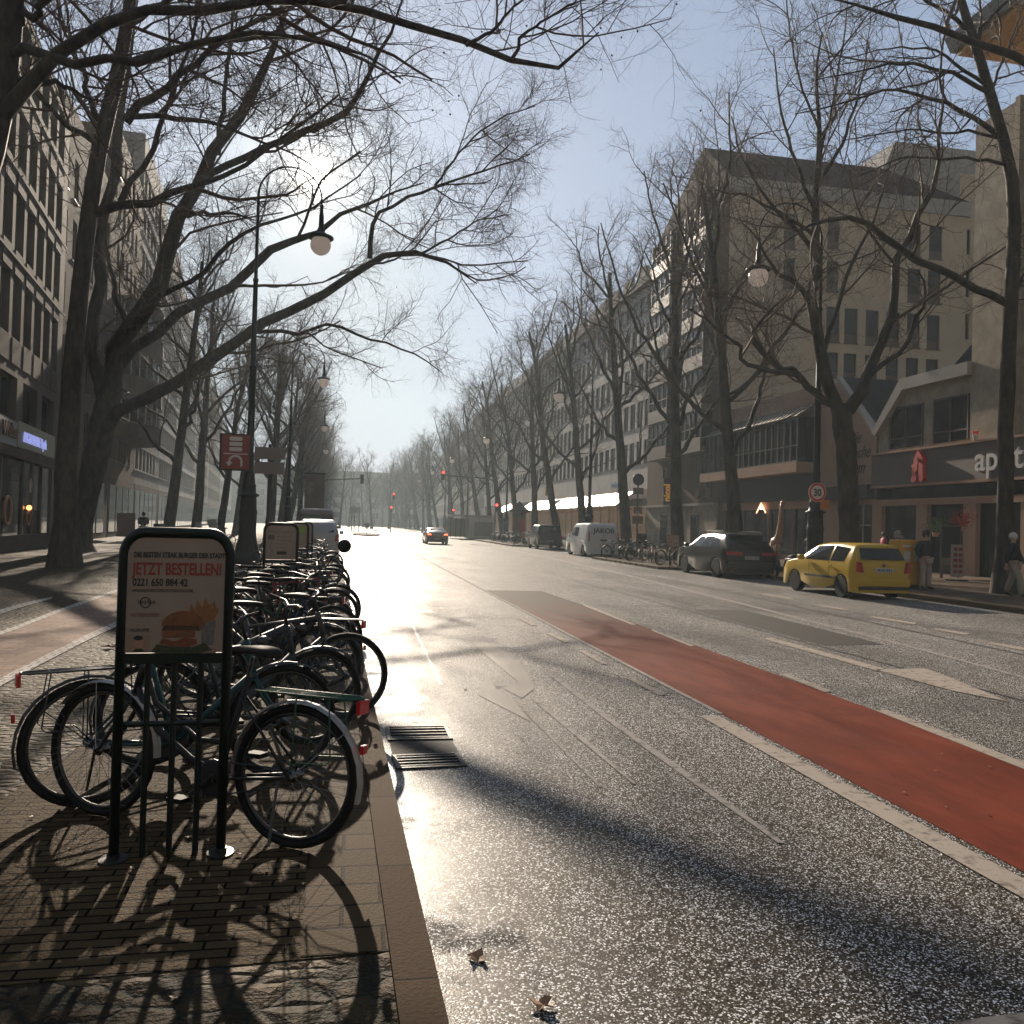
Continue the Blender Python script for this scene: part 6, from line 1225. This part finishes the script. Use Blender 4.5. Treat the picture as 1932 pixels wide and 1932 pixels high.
# ================================================================ vehicles
M['tail'] = mat('tail_light_red', (.28, .015, .012), .2, coat=.5); M['tail_on'] = mat('tail_light_lit', (.9, .1, .05), .3, emit=(1, .12, .05), estr=2.5); M['tailw'] = mat('tail_light_clear', (.4, .3, .3), .2)
M['plate'] = mat('number_plate', (.42, .42, .42), .4); M['trim'] = mat('black_trim', (.02, .02, .02), .5)
def vehicle(kind, label, L_, Wd, prof, belt, paint, xw, R, loc, rz, glass, rearglass, roof_in=.16, belt_in=.03, rails=False, rim='wheel_alu', tail=None, group=None, cat='car', lower='same', mirrors=True, plate_z=.8, lit=False, spare=False):
    """prof: list of (x, z_top) from rear (x=0) to front; belt: z of the window line; wheels at xw"""
    t = thing(kind, label, cat, loc, rz, group); W2 = Wd/2
    xs = sorted(set([round(x, 3) for x, _ in prof]+[round(w+R*1.13*math.cos(a*math.pi/8), 3) for w in xw for a in range(9)]+[.01, L_-.01]))
    px_, pz = [p[0] for p in prof], [p[1] for p in prof]; zb0 = .19 if kind != 'jeep' else .3
    vs_ = []; secs = []
    for x in xs:
        zt = float(np.interp(x, px_, pz)); zb = zb0
        for w in xw:
            d = abs(x-w)
            if d <= R*1.13+1e-3: zb = max(zb, R+math.sqrt(max(0, (R*1.13)**2-d*d))*.98)
        e = min(x, L_-x); tap = 1-.10*max(0, 1-e/.35)**2
        w = W2*tap; bl = min(belt, zt-.02)
        if zb > zb0+.1: pass
        hi = max(0., zt-belt); rw = w-(belt_in+roof_in*min(1, hi/.5)) if hi > .03 else w*.93
        zm = (zb0+bl)/2+.08
        zm = max(zm, zb+.02); bl2 = max(bl, zm+.02)
        half = [(w*.985, zb), (w, zb+.025 if zb+.025 < zm else zb+.01), (w+.0, zm), (w-.012, bl2), ((rw*.5+w*.5)-.01, (bl2+max(zt, bl2+.01))/2 if hi > .03 else bl2+.004), (rw, max(zt-.06 if hi > .03 else zt-.01, bl2+.006)), (rw*.86, max(zt, bl2+.01)), (0, max(zt+.012, bl2+.02))]
        secs.append([(x, -y, z) for y, z in half]+[(x, y, z) for y, z in half[::-1][1:]])
    k = len(secs[0]); b = MB()
    for s in secs: vs_ += s
    fs = [(i*k+j, i*k+j+1, (i+1)*k+j+1, (i+1)*k+j) for i in range(len(secs)-1) for j in range(k-1)]+[tuple(range(k))[::-1], tuple((len(secs)-1)*k+j for j in range(k))]
    b.add(vs_, fs); o = b.build('body', paint, t, True); soften(o, .015, 2)
    es = o.modifiers.new('es', 'EDGE_SPLIT'); es.split_angle = R_(38)
    def ys(x, z):       # side surface
        zt = float(np.interp(x, px_, pz)); e = min(x, L_-x); w = W2*(1-.10*max(0, 1-e/.35)**2)
        if z <= belt: return w
        hi = max(.05, zt-belt); rw = w-(belt_in+roof_in*min(1, hi/.5)); f = (z-belt)/max(.05, zt-.06-belt); return (w-.012)+(rw-(w-.012))*min(1, f)
    for poly in glass:
        for s in (-1, 1):
            b = MB(); ins = [(x, s*(ys(x, z)+.012), z) for x, z in poly]; b.quad(*ins); b.build('side_window', M['carglass'], t, fix=False)
    # underbody, wheels
    b = MB(); b.box(.25, -W2*.86, zb0+.02, L_-.25, W2*.86, zb0+.3); b.build('underbody', M['trim'], t)
    for w in xw:
        for s in (-1, 1):
            b = MB(); tw = .2; b.lathe([(R*.62, -tw/2), (R*.92, -tw/2), (R, -tw*.36), (R, tw*.36), (R*.92, tw/2), (R*.62, tw/2)], 26, (0, 0, 0), 'y'); wh = b.build('wheel', M['rubber'], t, True, loc=(w, s*(W2-.1), R)); e2 = wh.modifiers.new('es', 'EDGE_SPLIT')
            b = MB(); b.lathe([(R*.6, s*.03), (R*.62, s*.075), (R*.57, s*.08), (R*.55, s*.04)], 22, (0, 0, 0), 'y')
            for i in range(5):
                a = i*2*math.pi/5; c, d = math.cos(a), math.sin(a); u = (-d*R*.09, c*R*.09)
                b.add([(c*R*.08+u[0], s*.085, d*R*.08+u[1]), (c*R*.08-u[0], s*.085, d*R*.08-u[1]), (c*R*.58-u[0]*.8, s*.07, d*R*.58-u[1]*.8), (c*R*.58+u[0]*.8, s*.07, d*R*.58+u[1]*.8)], [(0, 1, 2, 3)])
            b.lathe([(.01, s*.09), (R*.16, s*.088), (R*.17, s*.05)], 12, (0, 0, 0), 'y'); b.build('rim', M[rim], wh)
            b = MB(); b.lathe([(R*1.1, W2*.2), (R*1.1, W2*.2+.01)], 20, (w, s*(W2-.3), R), 'y')
    # rear window / windscreen
    for nm, poly in rearglass:
        b = MB(); b.quad(*poly); b.build(nm, M['carglass'], t, fix=False)
    # tail lights
    for s in (-1, 1):
        for q in (tail or []): b = MB(); b.prism([(s*y, z) for y, z in q], -.025, .05, 'yz'); b.build('tail_light', M['tail_on' if lit else 'tail'], t)
    b = MB(); b.box(-.035, -.26, plate_z-.055, -.012, .26, plate_z+.055); pl = b.build('number_plate', M['plate'], t)
    b = MB()
    for i, y in enumerate((-.20, -.13, -.07, .02, .08, .15, .20)): b.box(-.039, y-.018, plate_z-.03, -.0355, y+.018, plate_z+.03)
    b.build('plate_marks', M['trim'], pl)
    if mirrors:
        xm = L_-1.35 if kind == 'hatchback' else L_*.70
        for s in (-1, 1): b = MB(); b.box(xm-.1, s*(W2+.02), belt+.0, xm+.08, s*(W2+.2), belt+.15); o = b.build('wing_mirror', paint, t); soften(o, .04, 3)
    return t, ys
def P_car(l): return l
paint_c('car_yellow', (.42, .27, .012), .3); paint_c('car_slate', (.010, .011, .012), .25); paint_c('car_white', (.5, .52, .54), .3); paint_c('car_dark', (.012, .014, .013), .3); paint_c('car_silver', (.3, .3, .3), .35, .3); paint_c('car_brown', (.10, .07, .065), .35, .2)
for n in ('car_yellow', 'car_white', 'car_slate', 'car_silver', 'car_dark'): M[n].node_tree.nodes['Principled BSDF'].inputs['Coat Weight'].default_value = .0 if n in ('car_slate', 'car_dark') else .3; M[n].node_tree.nodes['Principled BSDF'].inputs['Specular IOR Level'].default_value = .35
# yellow hatchback: heading +Y, rear at y=20.3
W2 = .82
prof = [(0, .62), (.02, .98), (.10, 1.06), (.22, 1.34), (.36, 1.46), (.9, 1.50), (1.7, 1.49), (2.25, 1.42), (3.02, 1.02), (3.7, .88), (3.95, .68), (4.0, .5)]
t, ys = vehicle('hatchback', 'bright yellow hatchback car parked facing away at the right kerb', 4.0, 1.64, prof, .96, M['car_yellow'], (.72, 3.17), .31, (13.95, 20.45, 0), UP,
    [[(.62, 1.0), (.5, 1.36), (1.22, 1.42), (1.28, .99)], [(1.36, .99), (1.32, 1.42), (2.1, 1.38), (2.35, 1.22), (2.62, .99)]],
    [('rear_window', [(.055, -.66, 1.08), (.055, .66, 1.08), (.235, .58, 1.38), (.235, -.58, 1.38)]), ('windscreen', [(3.0, -.7, 1.06), (3.0, .7, 1.06), (2.3, .56, 1.43), (2.3, -.56, 1.43)])],
    tail=[[(.60, .72), (.80, .74), (.79, 1.02), (.66, 1.0)]], plate_z=.80)
b = MB(); b.box(-.03, -.78, .36, .02, .78, .55); o = b.build('bumper', M['car_yellow'], t); soften(o, .03, 3)
b = MB(); b.box(-.028, -.74, .27, .03, .74, .355); b.build('lower_trim', M['trim'], t)
b = MB(); b.tube([(.06, .0, 1.1), (.10, .22, 1.14), (.12, .38, 1.16)], .008, 5); b.build('wiper', M['trim'], t)
b = MB()
for s in (-1, 1): b.box(1.0, s*.822, .50, 2.6, s*.835, .56)
b.build('side_moulding', M['trim'], t); b = MB(); b.lathe([(.01, -.03), (.045, -.028), (.05, -.01)], 14, (.015, 0, .93), 'x'); b.build('badge', M['chrome'], t)
b = MB()
for s in (-1, 1):
    for x in (1.15, 2.0): b.box(x, s*.825, .84, x+.14, s*.85, .87)
b.build('door_handle', M['car_yellow'], t)
for x in (1.32, 2.38):
    b = MB(); 
    for s in (-1, 1): b.box(x, s*.818, .42, x+.008, s*.8215, .97)
    b.build('door_gap', M['trim'], t)
b = MB(); b.tube([(.8, 0, 1.5), (.65, 0, 1.68)], .006, 5); b.build('antenna', M['trim'], t)
# slate SUV
prof = [(0, .6), (.03, 1.0), (.12, 1.15), (.42, 1.56), (.6, 1.64), (1.6, 1.68), (2.6, 1.62), (3.45, 1.18), (4.4, 1.02), (4.72, .8), (4.76, .5)]
t, ys = vehicle('suv', 'dark slate SUV with roof rails parked facing away before the gallery', 4.76, 1.88, prof, 1.08, M['car_slate'], (.92, 3.8), .37, (14.25, 28.7, 0), UP,
    [[(.72, 1.14), (.85, 1.42), (1.25, 1.5), (1.3, 1.12)], [(1.38, 1.12), (1.35, 1.52), (2.1, 1.52), (2.1, 1.12)], [(2.18, 1.12), (2.18, 1.52), (2.6, 1.5), (3.15, 1.16)]],
    [('rear_window', [(.12, -.74, 1.18), (.12, .74, 1.18), (.42, .64, 1.54), (.42, -.64, 1.54)]), ('windscreen', [(3.4, -.8, 1.22), (3.4, .8, 1.22), (2.68, .64, 1.6), (2.68, -.64, 1.6)])],
    tail=[[(.35, .86), (.92, .88), (.91, 1.0), (.35, .98)]], plate_z=.78, roof_in=.18)
b = MB()
for s in (-1, 1): b.tube([(.7, s*.70, 1.66), (.8, s*.70, 1.72), (2.3, s*.70, 1.73), (2.5, s*.70, 1.64)], .02, 6)
t.scale = (1.05, 1.04, 1.0); b.build('roof_rail', M['alu'], t); b = MB(); b.box(.30, -.66, 1.585, .62, .66, 1.625); b.build('spoiler', M['car_slate'], t)
b = MB(); b.box(-.04, -.88, .36, .02, .88, .62); o = b.build('bumper', M['trim'], t); soften(o, .03, 3)
# white van JAKOB
prof = [(0, .5), (.02, 1.0), (.10, 1.85), (.25, 1.98), (1.6, 2.0), (3.3, 1.96), (3.75, 1.82), (4.5, 1.22), (5.1, 1.02), (5.3, .8), (5.35, .5)]
t, ys = vehicle('van', 'white panel van lettered JAKOB on its rear, parked on the right', 5.35, 1.94, prof, 1.12, M['car_white'], (1.05, 4.25), .35, (14.35, 47.6, 0), UP,
    [[(2.3, 1.2), (2.3, 1.72), (3.05, 1.74), (3.05, 1.2)], [(3.15, 1.2), (3.15, 1.74), (3.6, 1.7), (4.1, 1.26)]],
    [('windscreen', [(4.45, -.8, 1.26), (4.45, .8, 1.26), (3.8, .7, 1.78), (3.8, -.7, 1.78)])], cat='van', tail=[[(.86, .95), (.955, .95), (.94, 1.5), (.86, 1.5)]], plate_z=.75, roof_in=.12)
text('JAKOB', .42, M['ink'], t, (-.03+.05, .62, 1.42), (UP, 0, -UP), .008, sx=1.0, bold=.008)
b = MB(); b.box(.0, -.006, .6, .012, .006, 1.8).box(-.03, -.2, .95, .01, .2, 1.06); b.build('door_gap', M['trim'], t)
# jeep
prof = [(0, .7), (.02, 1.1), (.06, 1.72), (.2, 1.82), (2.2, 1.83), (2.4, 1.78), (2.85, 1.2), (4.1, 1.1), (4.2, .7)]
t, ys = vehicle('jeep', 'boxy dark off-road car parked at the far end of the right kerb', 4.2, 1.85, prof, 1.18, M['car_dark'], (.85, 3.3), .38, (14.4, 61.5, 0), UP,
    [[(.25, 1.24), (.25, 1.68), (1.1, 1.7), (1.1, 1.24)], [(1.2, 1.24), (1.2, 1.7), (2.2, 1.68), (2.6, 1.26)]],
    [('rear_window', [(-.02, -.7, 1.25), (-.02, .7, 1.25), (.03, .66, 1.7), (.03, -.66, 1.7)]), ('windscreen', [(2.86, -.75, 1.26), (2.86, .75, 1.26), (2.45, .68, 1.74), (2.45, -.68, 1.74)])], tail=[[(.8, .85), (.9, .85), (.9, 1.05), (.8, 1.05)]], plate_z=.65, roof_in=.08, cat='car')
# moving coupe
prof = [(0, .5), (.04, .9), (.3, 1.02), (1.4, 1.32), (2.1, 1.34), (3.1, .98), (4.1, .84), (4.35, .6), (4.4, .4)]
t, ys = vehicle('coupe', 'low sports coupe driving away in the middle of the road with lit tail lights', 4.4, 1.82, prof, .88, M['car_brown'], (.85, 3.45), .33, (6.75, 69, 0), UP,
    [[(1.0, .96), (1.4, 1.22), (2.1, 1.25), (2.8, .96)]], [('rear_window', [(.42, -.62, 1.05), (.42, .62, 1.05), (1.3, .5, 1.31), (1.3, -.5, 1.31)]), ('windscreen', [(3.05, -.7, 1.0), (3.05, .7, 1.0), (2.2, .55, 1.33), (2.2, -.55, 1.33)])],
    tail=[[(.5, .76), (.84, .78), (.82, .88), (.55, .87)]], lit=True, plate_z=.45)
# silver car and van on the left
prof = [(0, .6), (.03, 1.05), (.12, 1.2), (.4, 1.62), (.7, 1.72), (2.2, 1.74), (2.8, 1.6), (3.4, 1.2), (4.2, 1.02), (4.4, .6)]
t, ys = vehicle('parked_car', 'silver compact car parked behind the last advert board on the left', 4.4, 1.8, prof, 1.12, M['car_silver'], (.8, 3.5), .33, (-1.46, 36.0, 0), UP+.026,
    [[(.7, 1.18), (.8, 1.52), (1.5, 1.58), (1.5, 1.18)], [(1.6, 1.18), (1.6, 1.58), (2.5, 1.55), (3.0, 1.2)]], [('rear_window', [(.13, -.68, 1.22), (.13, .68, 1.22), (.38, .62, 1.58), (.38, -.62, 1.58)])], tail=[[(.7, .85), (.88, .87), (.88, 1.15), (.74, 1.12)]], cat='car')
prof = [(0, .5), (.02, 1.0), (.08, 2.15), (.25, 2.28), (3.6, 2.28), (4.0, 2.1), (4.6, 1.4), (5.1, 1.15), (5.2, .6)]
t, ys = vehicle('van', 'tall brownish van parked on the left below the dark billboard', 5.2, 2.0, prof, 1.3, M['car_brown'], (.95, 4.1), .35, (-1.86, 43.5, 0), UP+.026,
    [[(3.0, 1.4), (3.0, 1.95), (3.7, 1.95), (4.2, 1.42)]], [('rear_window', [(-.012, -.8, 1.35), (-.012, .8, 1.35), (.05, .78, 2.0), (.05, -.78, 2.0)])], cat='van', tail=[[(.9, .9), (.985, .9), (.985, 1.4), (.9, 1.4)]])
# cargo trike on the left pavement
q0 = AX(398, 1012, -7.8); q0 = (q0[0], q0[1])
t = thing('cargo_bike', 'dark cargo bicycle with a big box and small front wheel, parked on the left pavement', 'cargo bicycle', (q0[0], q0[1], .12), .1)
b = MB(); b.prism([(-.75, .45), (.25, .35), (.35, 1.0), (-.85, 1.0)], -.33, .33, 'xz'); b.build('box', M['trim'], t); b = MB(); b.prism([(-.85, 1.02), (-.8, 1.3), (-.55, 1.32), (-.5, 1.02)], -.3, .3, 'xz').prism([(-.1, 1.02), (-.25, 1.45), (.25, 1.5), (.35, 1.02)], -.3, .3, 'xz'); b.build('rain_cover', mat('clear_cover', (.3, .32, .32), .15), t)
for x, R0, nm in ((1.0, .33, 'rear_wheel'), (-.95, .25, 'front_wheel')):
    b = MB(); b.tube([(x+(R0-.02)*math.cos(a*.2618), 0, R0+(R0-.02)*math.sin(a*.2618)) for a in range(24)], .024, 6, closed=True); h = b.build(nm, M['rubber'], t)
    b = MB()
    for a in range(12): b.tube([(x, 0, R0), (x+(R0-.03)*math.cos(a*.5236), 0, R0+(R0-.03)*math.sin(a*.5236))], .003, 3)
    b.build('spokes', M['chrome'], h)
b = MB(); b.tube([(1.0, 0, .33), (.6, 0, .35), (.3, 0, .5), (-.5, 0, .4), (-.95, 0, .25)], .022, 6).tube([(.6, 0, .35), (.75, 0, .95)], .018, 6).tube([(.35, 0, .5), (.3, 0, 1.1)], .02, 6).tube([(1.0, 0, .33), (.72, 0, .8)], .012, 6); b.build('frame', M['f_black'], t)
b = MB(); b.tube([(.42, -.28, 1.15), (.3, 0, 1.1), (.42, .28, 1.15)], .014, 6); b.build('handlebar', M['chrome'], t); b = MB(); b.ball((.78, 0, 1.0), .1, 10, 6, .4); b.build('saddle', M['leather'], t)
# motor scooter half hidden between the SUV and the yellow car
t = thing('motor_scooter', 'black motor scooter parked between the SUV and the yellow car', 'scooter', (15.6, 28.3, 0), 2.0)
b = MB(); b.tube([(-.5, 0, .62), (-.2, 0, .72), (.15, 0, .70), (.25, 0, .45), (.5, 0, .38), (.65, 0, .6), (.72, 0, .98)], [.13, .17, .15, .1, .1, .13, .09], 10); b.build('body', M['black'], t, True)
b = MB(); b.tube([(-.45, 0, .83), (-.1, 0, .86), (.12, 0, .84)], [.1, .12, .08], 8); b.build('seat', M['leather'], t, True)
for x, nm in ((-.45, 'rear_wheel'), (.8, 'front_wheel')): b = MB(); b.tube([(x+.2*math.cos(a*.314), 0, .26+.2*math.sin(a*.314)) for a in range(20)], .055, 8, closed=True); b.build(nm, M['rubber'], t, True)
b = MB(); b.tube([(.68, -.3, 1.08), (.72, 0, 1.02), (.68, .3, 1.08)], .018, 6); b.build('handlebar', M['trim'], t); b = MB(); b.lathe([(.08, .0), (.1, .04), (.02, .06)], 12, (.80, 0, .92), 'x'); b.build('head_light', M['chrome'], t)
# ================================================================ people
def person(label, loc, rz, J, jacket, trousers, hair, skinc, hood=False, hat=False, fem=1., coatlen=0.):
    t = thing('person', label, 'person', loc, rz)
    def skin_mesh(nm, verts, edges, rads, m, lev=2, root=0):
        me = bpy.data.meshes.new(nm); me.from_pydata(verts, edges, []); o = bpy.data.objects.new(nm, me); link(o)
        s = o.modifiers.new('skin', 'SKIN'); s.use_smooth_shade = True
        lay = me.skin_vertices[0] if me.skin_vertices else None
        if lay is None: bpy.context.view_layer.update(); 
        for i, r in enumerate(rads): me.skin_vertices[0].data[i].radius = (r if isinstance(r, tuple) else (r, r)); me.skin_vertices[0].data[i].use_root = (i == root)
        su = o.modifiers.new('s', 'SUBSURF'); su.levels = su.render_levels = lev
        dg = bpy.context.evaluated_depsgraph_get(); m2 = bpy.data.meshes.new_from_object(o.evaluated_get(dg)); bpy.data.objects.remove(o); m2.materials.clear(); m2.materials.append(m); m2.shade_smooth(); m2.name = nm
        o2 = link(bpy.data.objects.new(nm, m2)); adopt(o2, t); return o2
    j = J
    body = skin_mesh('body', [j['pel'], j['ch'], j['nk'], j['hd0'], j['hd1'], j['kL'], j['aL'], j['tL'], j['kR'], j['aR'], j['tR'], j['sL'], j['eL'], j['wL'], j['hL'], j['sR'], j['eR'], j['wR'], j['hR'], j['hpL'], j['hpR'], j['fc']],
        [(0, 1), (1, 2), (2, 3), (3, 4), (0, 19), (19, 5), (5, 6), (6, 7), (0, 20), (20, 8), (8, 9), (9, 10), (1, 11), (11, 12), (12, 13), (13, 14), (1, 15), (15, 16), (16, 17), (17, 18), (3, 21)],
        [.12, .13, .055, .085, .085, .055, .042, .035, .055, .042, .035, .055, .042, .03, .035, .055, .042, .03, .035, .08, .08, .045], skinc)
    V_ = Vector
    for s in 'LR':      # five short curled fingers
        w = V_(j['w'+s]); h = V_(j['h'+s]); d = (h-w).normalized(); side = d.cross(V_((1, 0, 0))).normalized(); b = MB()
        for k in range(4):
            p0 = h+side*(.022*(k-1.5)); b.tube([p0, p0+d*.045, p0+d*.07+V_((.0, -.02, 0))], [.010, .009, .007], 6)
        b.tube([w+(h-w)*.5-side*.03, h-side*.055+d*.01, h-side*.05+d*.04], [.012, .011, .008], 6); b.build('fingers', skinc, t, True)
    a = lambda p, q, f: tuple(np.array(p)+(np.array(q)-np.array(p))*f)
    jv = [a(j['pel'], j['ch'], .05-coatlen), a(j['pel'], j['ch'], .5), j['ch'], a(j['ch'], j['nk'], .75), j['sL'], j['eL'], a(j['eL'], j['wL'], .88), j['sR'], j['eR'], a(j['eR'], j['wR'], .88)]
    skin_mesh('jacket', jv, [(0, 1), (1, 2), (2, 3), (2, 4), (4, 5), (5, 6), (2, 7), (7, 8), (8, 9)], [(.20*fem, .155), (.195*fem, .15), (.20*fem, .15), .08, .105, .08, .058, .105, .08, .058], jacket, root=2)
    tv = [j['pel'], j['hpL'], j['kL'], a(j['kL'], j['aL'], .55), a(j['kL'], j['aL'], .97), j['hpR'], j['kR'], a(j['kR'], j['aR'], .55), a(j['kR'], j['aR'], .97)]
    skin_mesh('trousers', tv, [(0, 1), (1, 2), (2, 3), (3, 4), (0, 5), (5, 6), (6, 7), (7, 8)], [(.16, .13), .12, .092, .09, .078, .12, .092, .09, .078], trousers)
    for s in 'LR': skin_mesh('shoe', [a(j['a'+s], j['t'+s], -.15), a(j['a'+s], j['t'+s], .5), a(j['a'+s], j['t'+s], 1.1)], [(0, 1), (1, 2)], [.055, .05, .04], M['trim'], 2)
    hd = (V_(j['hd0'])+V_(j['hd1']))/2; f = (V_(j['fc'])-V_(j['hd0'])); f.z = 0; f = f.normalized() if f.length > 0 else V_((0, -1, 0))
    b = MB(); b.ball(tuple(hd-f*.012+V_((0, 0, .035))), .112, 14, 10, 1.05); hr_ = b.build('hair', hair, t, True)
    b = MB(); c = hd+f*.105; sd = f.cross(V_((0, 0, 1)))
    b.ball(tuple(c+V_((0, 0, -.0))), .016, 8, 6, 1.6); b.build('nose', skinc, t, True)
    for s in (-1, 1):
        b = MB(); b.ball(tuple(hd+f*.088+sd*.033*s+V_((0, 0, .018))), .009, 8, 6); b.build('eye', M['trim'], t); b = MB(); b.ball(tuple(hd+sd*.092*s-V_((0, 0, .01))), .022, 8, 6, 1.5); b.build('ear', skinc, t, True)
    b = MB(); b.box(*(tuple(hd+f*.095-sd*.022-V_((0, 0, .058)))), *(tuple(hd+f*.1+sd*.022-V_((0, 0, .05))))); b.build('mouth', mat('lips', (.2, .08, .06), .6), t)
    if hood: b = MB(); b.tube([tuple(V_(j['nk'])+V_((-.10, .03, .03))), tuple(V_(j['nk'])+V_((-.08, .12, .05))), tuple(V_(j['nk'])+V_((.08, .12, .05))), tuple(V_(j['nk'])+V_((.10, .03, .03)))], .055, 8); b.build('hood', jacket, t, True)
    if hat: b = MB(); b.lathe([(.118, .0), (.12, .04), (.1, .09), (.05, .12), (.01, .125)], 14, tuple(hd+V_((0, 0, .05)))); b.build('cap', hair, t, True)
    return t
def stand(arms='down', stride=0., turn=0., lean=0.):
    J = dict(pel=(0, 0, .96), ch=(0, lean*.6, 1.34), nk=(0, lean, 1.52), hd0=(0, lean-.01, 1.60), hd1=(0, lean-.01, 1.70), fc=(.06*math.sin(turn), lean-.06*math.cos(turn), 1.60))
    for s, k in ((-1, 'L'), (1, 'R')):
        st = stride*s; J['hp'+k] = (.09*s, 0, .90); J['k'+k] = (.12*s, -.02+st*.5-(.06 if stride and s < 0 else 0), .50); J['a'+k] = (.13*s, st, .09 + (.04 if stride and s > 0 else 0)); J['t'+k] = (.14*s, st-.16, .045)
        J['s'+k] = (.19*s, lean*.9, 1.42)
        if arms == 'pocket': J['e'+k] = (.30*s, .06, 1.15); J['w'+k] = (.20*s, -.08, .95); J['h'+k] = (.17*s, -.10, .88)
        elif arms == 'front': J['e'+k] = (.25*s, .02, 1.14); J['w'+k] = (.16*s, -.2, 1.12); J['h'+k] = (.12*s, -.27, 1.12)
        else: J['e'+k] = (.24*s, .03-st*.4, 1.14); J['w'+k] = (.25*s, -.05-st*.8, .90); J['h'+k] = (.25*s, -.08-st*.9, .82)
    return J
sk = mat('skin', (.42, .25, .18), .55); blk = mat('black_jacket', (.008, .009, .010), .8); jog = mat('pale_joggers', (.33, .27, .25), .85, var=.1, vscale=8); dkh = mat('dark_hair', (.02, .015, .012), .7); wht = mat('white_hair', (.5, .46, .42), .7)
gry = mat('grey_hoodie', (.26, .22, .2), .85); bei = mat('beige_trousers', (.28, .23, .18), .85); nav = mat('dark_coat', (.02, .022, .03), .8); red_c = mat('magenta_top', (.35, .03, .08), .8)
q0 = G(1745, 1113, .12); person('young man in black jacket and pale joggers, hands in pockets, by the post box', q0, .2, stand('pocket', turn=.5), blk, jog, dkh, sk, hat=True)
q0 = G(1912, 1127, .12); person('white-haired walker in black coat and beige trousers at the right edge', q0, .6, stand('down', .22, lean=.03), blk, bei, wht, sk)
q0 = AY(1692, 1085, 24.6); person('person in grey hooded jacket behind the post box, seen from behind', (q0[0], 24.6, .12), 3.0, stand('front'), gry, nav, gry, sk, hood=True)
q0 = AX(337/1*1.0, 1000, 0) if False else AX(270, 1003, -11.8); person('distant figure in dark coat walking on the left pavement', (q0[0], q0[1], .12), .4, stand('front', .15), nav, nav, dkh, sk)
q0 = AX(1667, 1050, 24.9); person('small figure in magenta top at the window beside the big tree', (q0[0], q0[1], .12), 1.2, stand('down'), red_c, nav, dkh, sk)
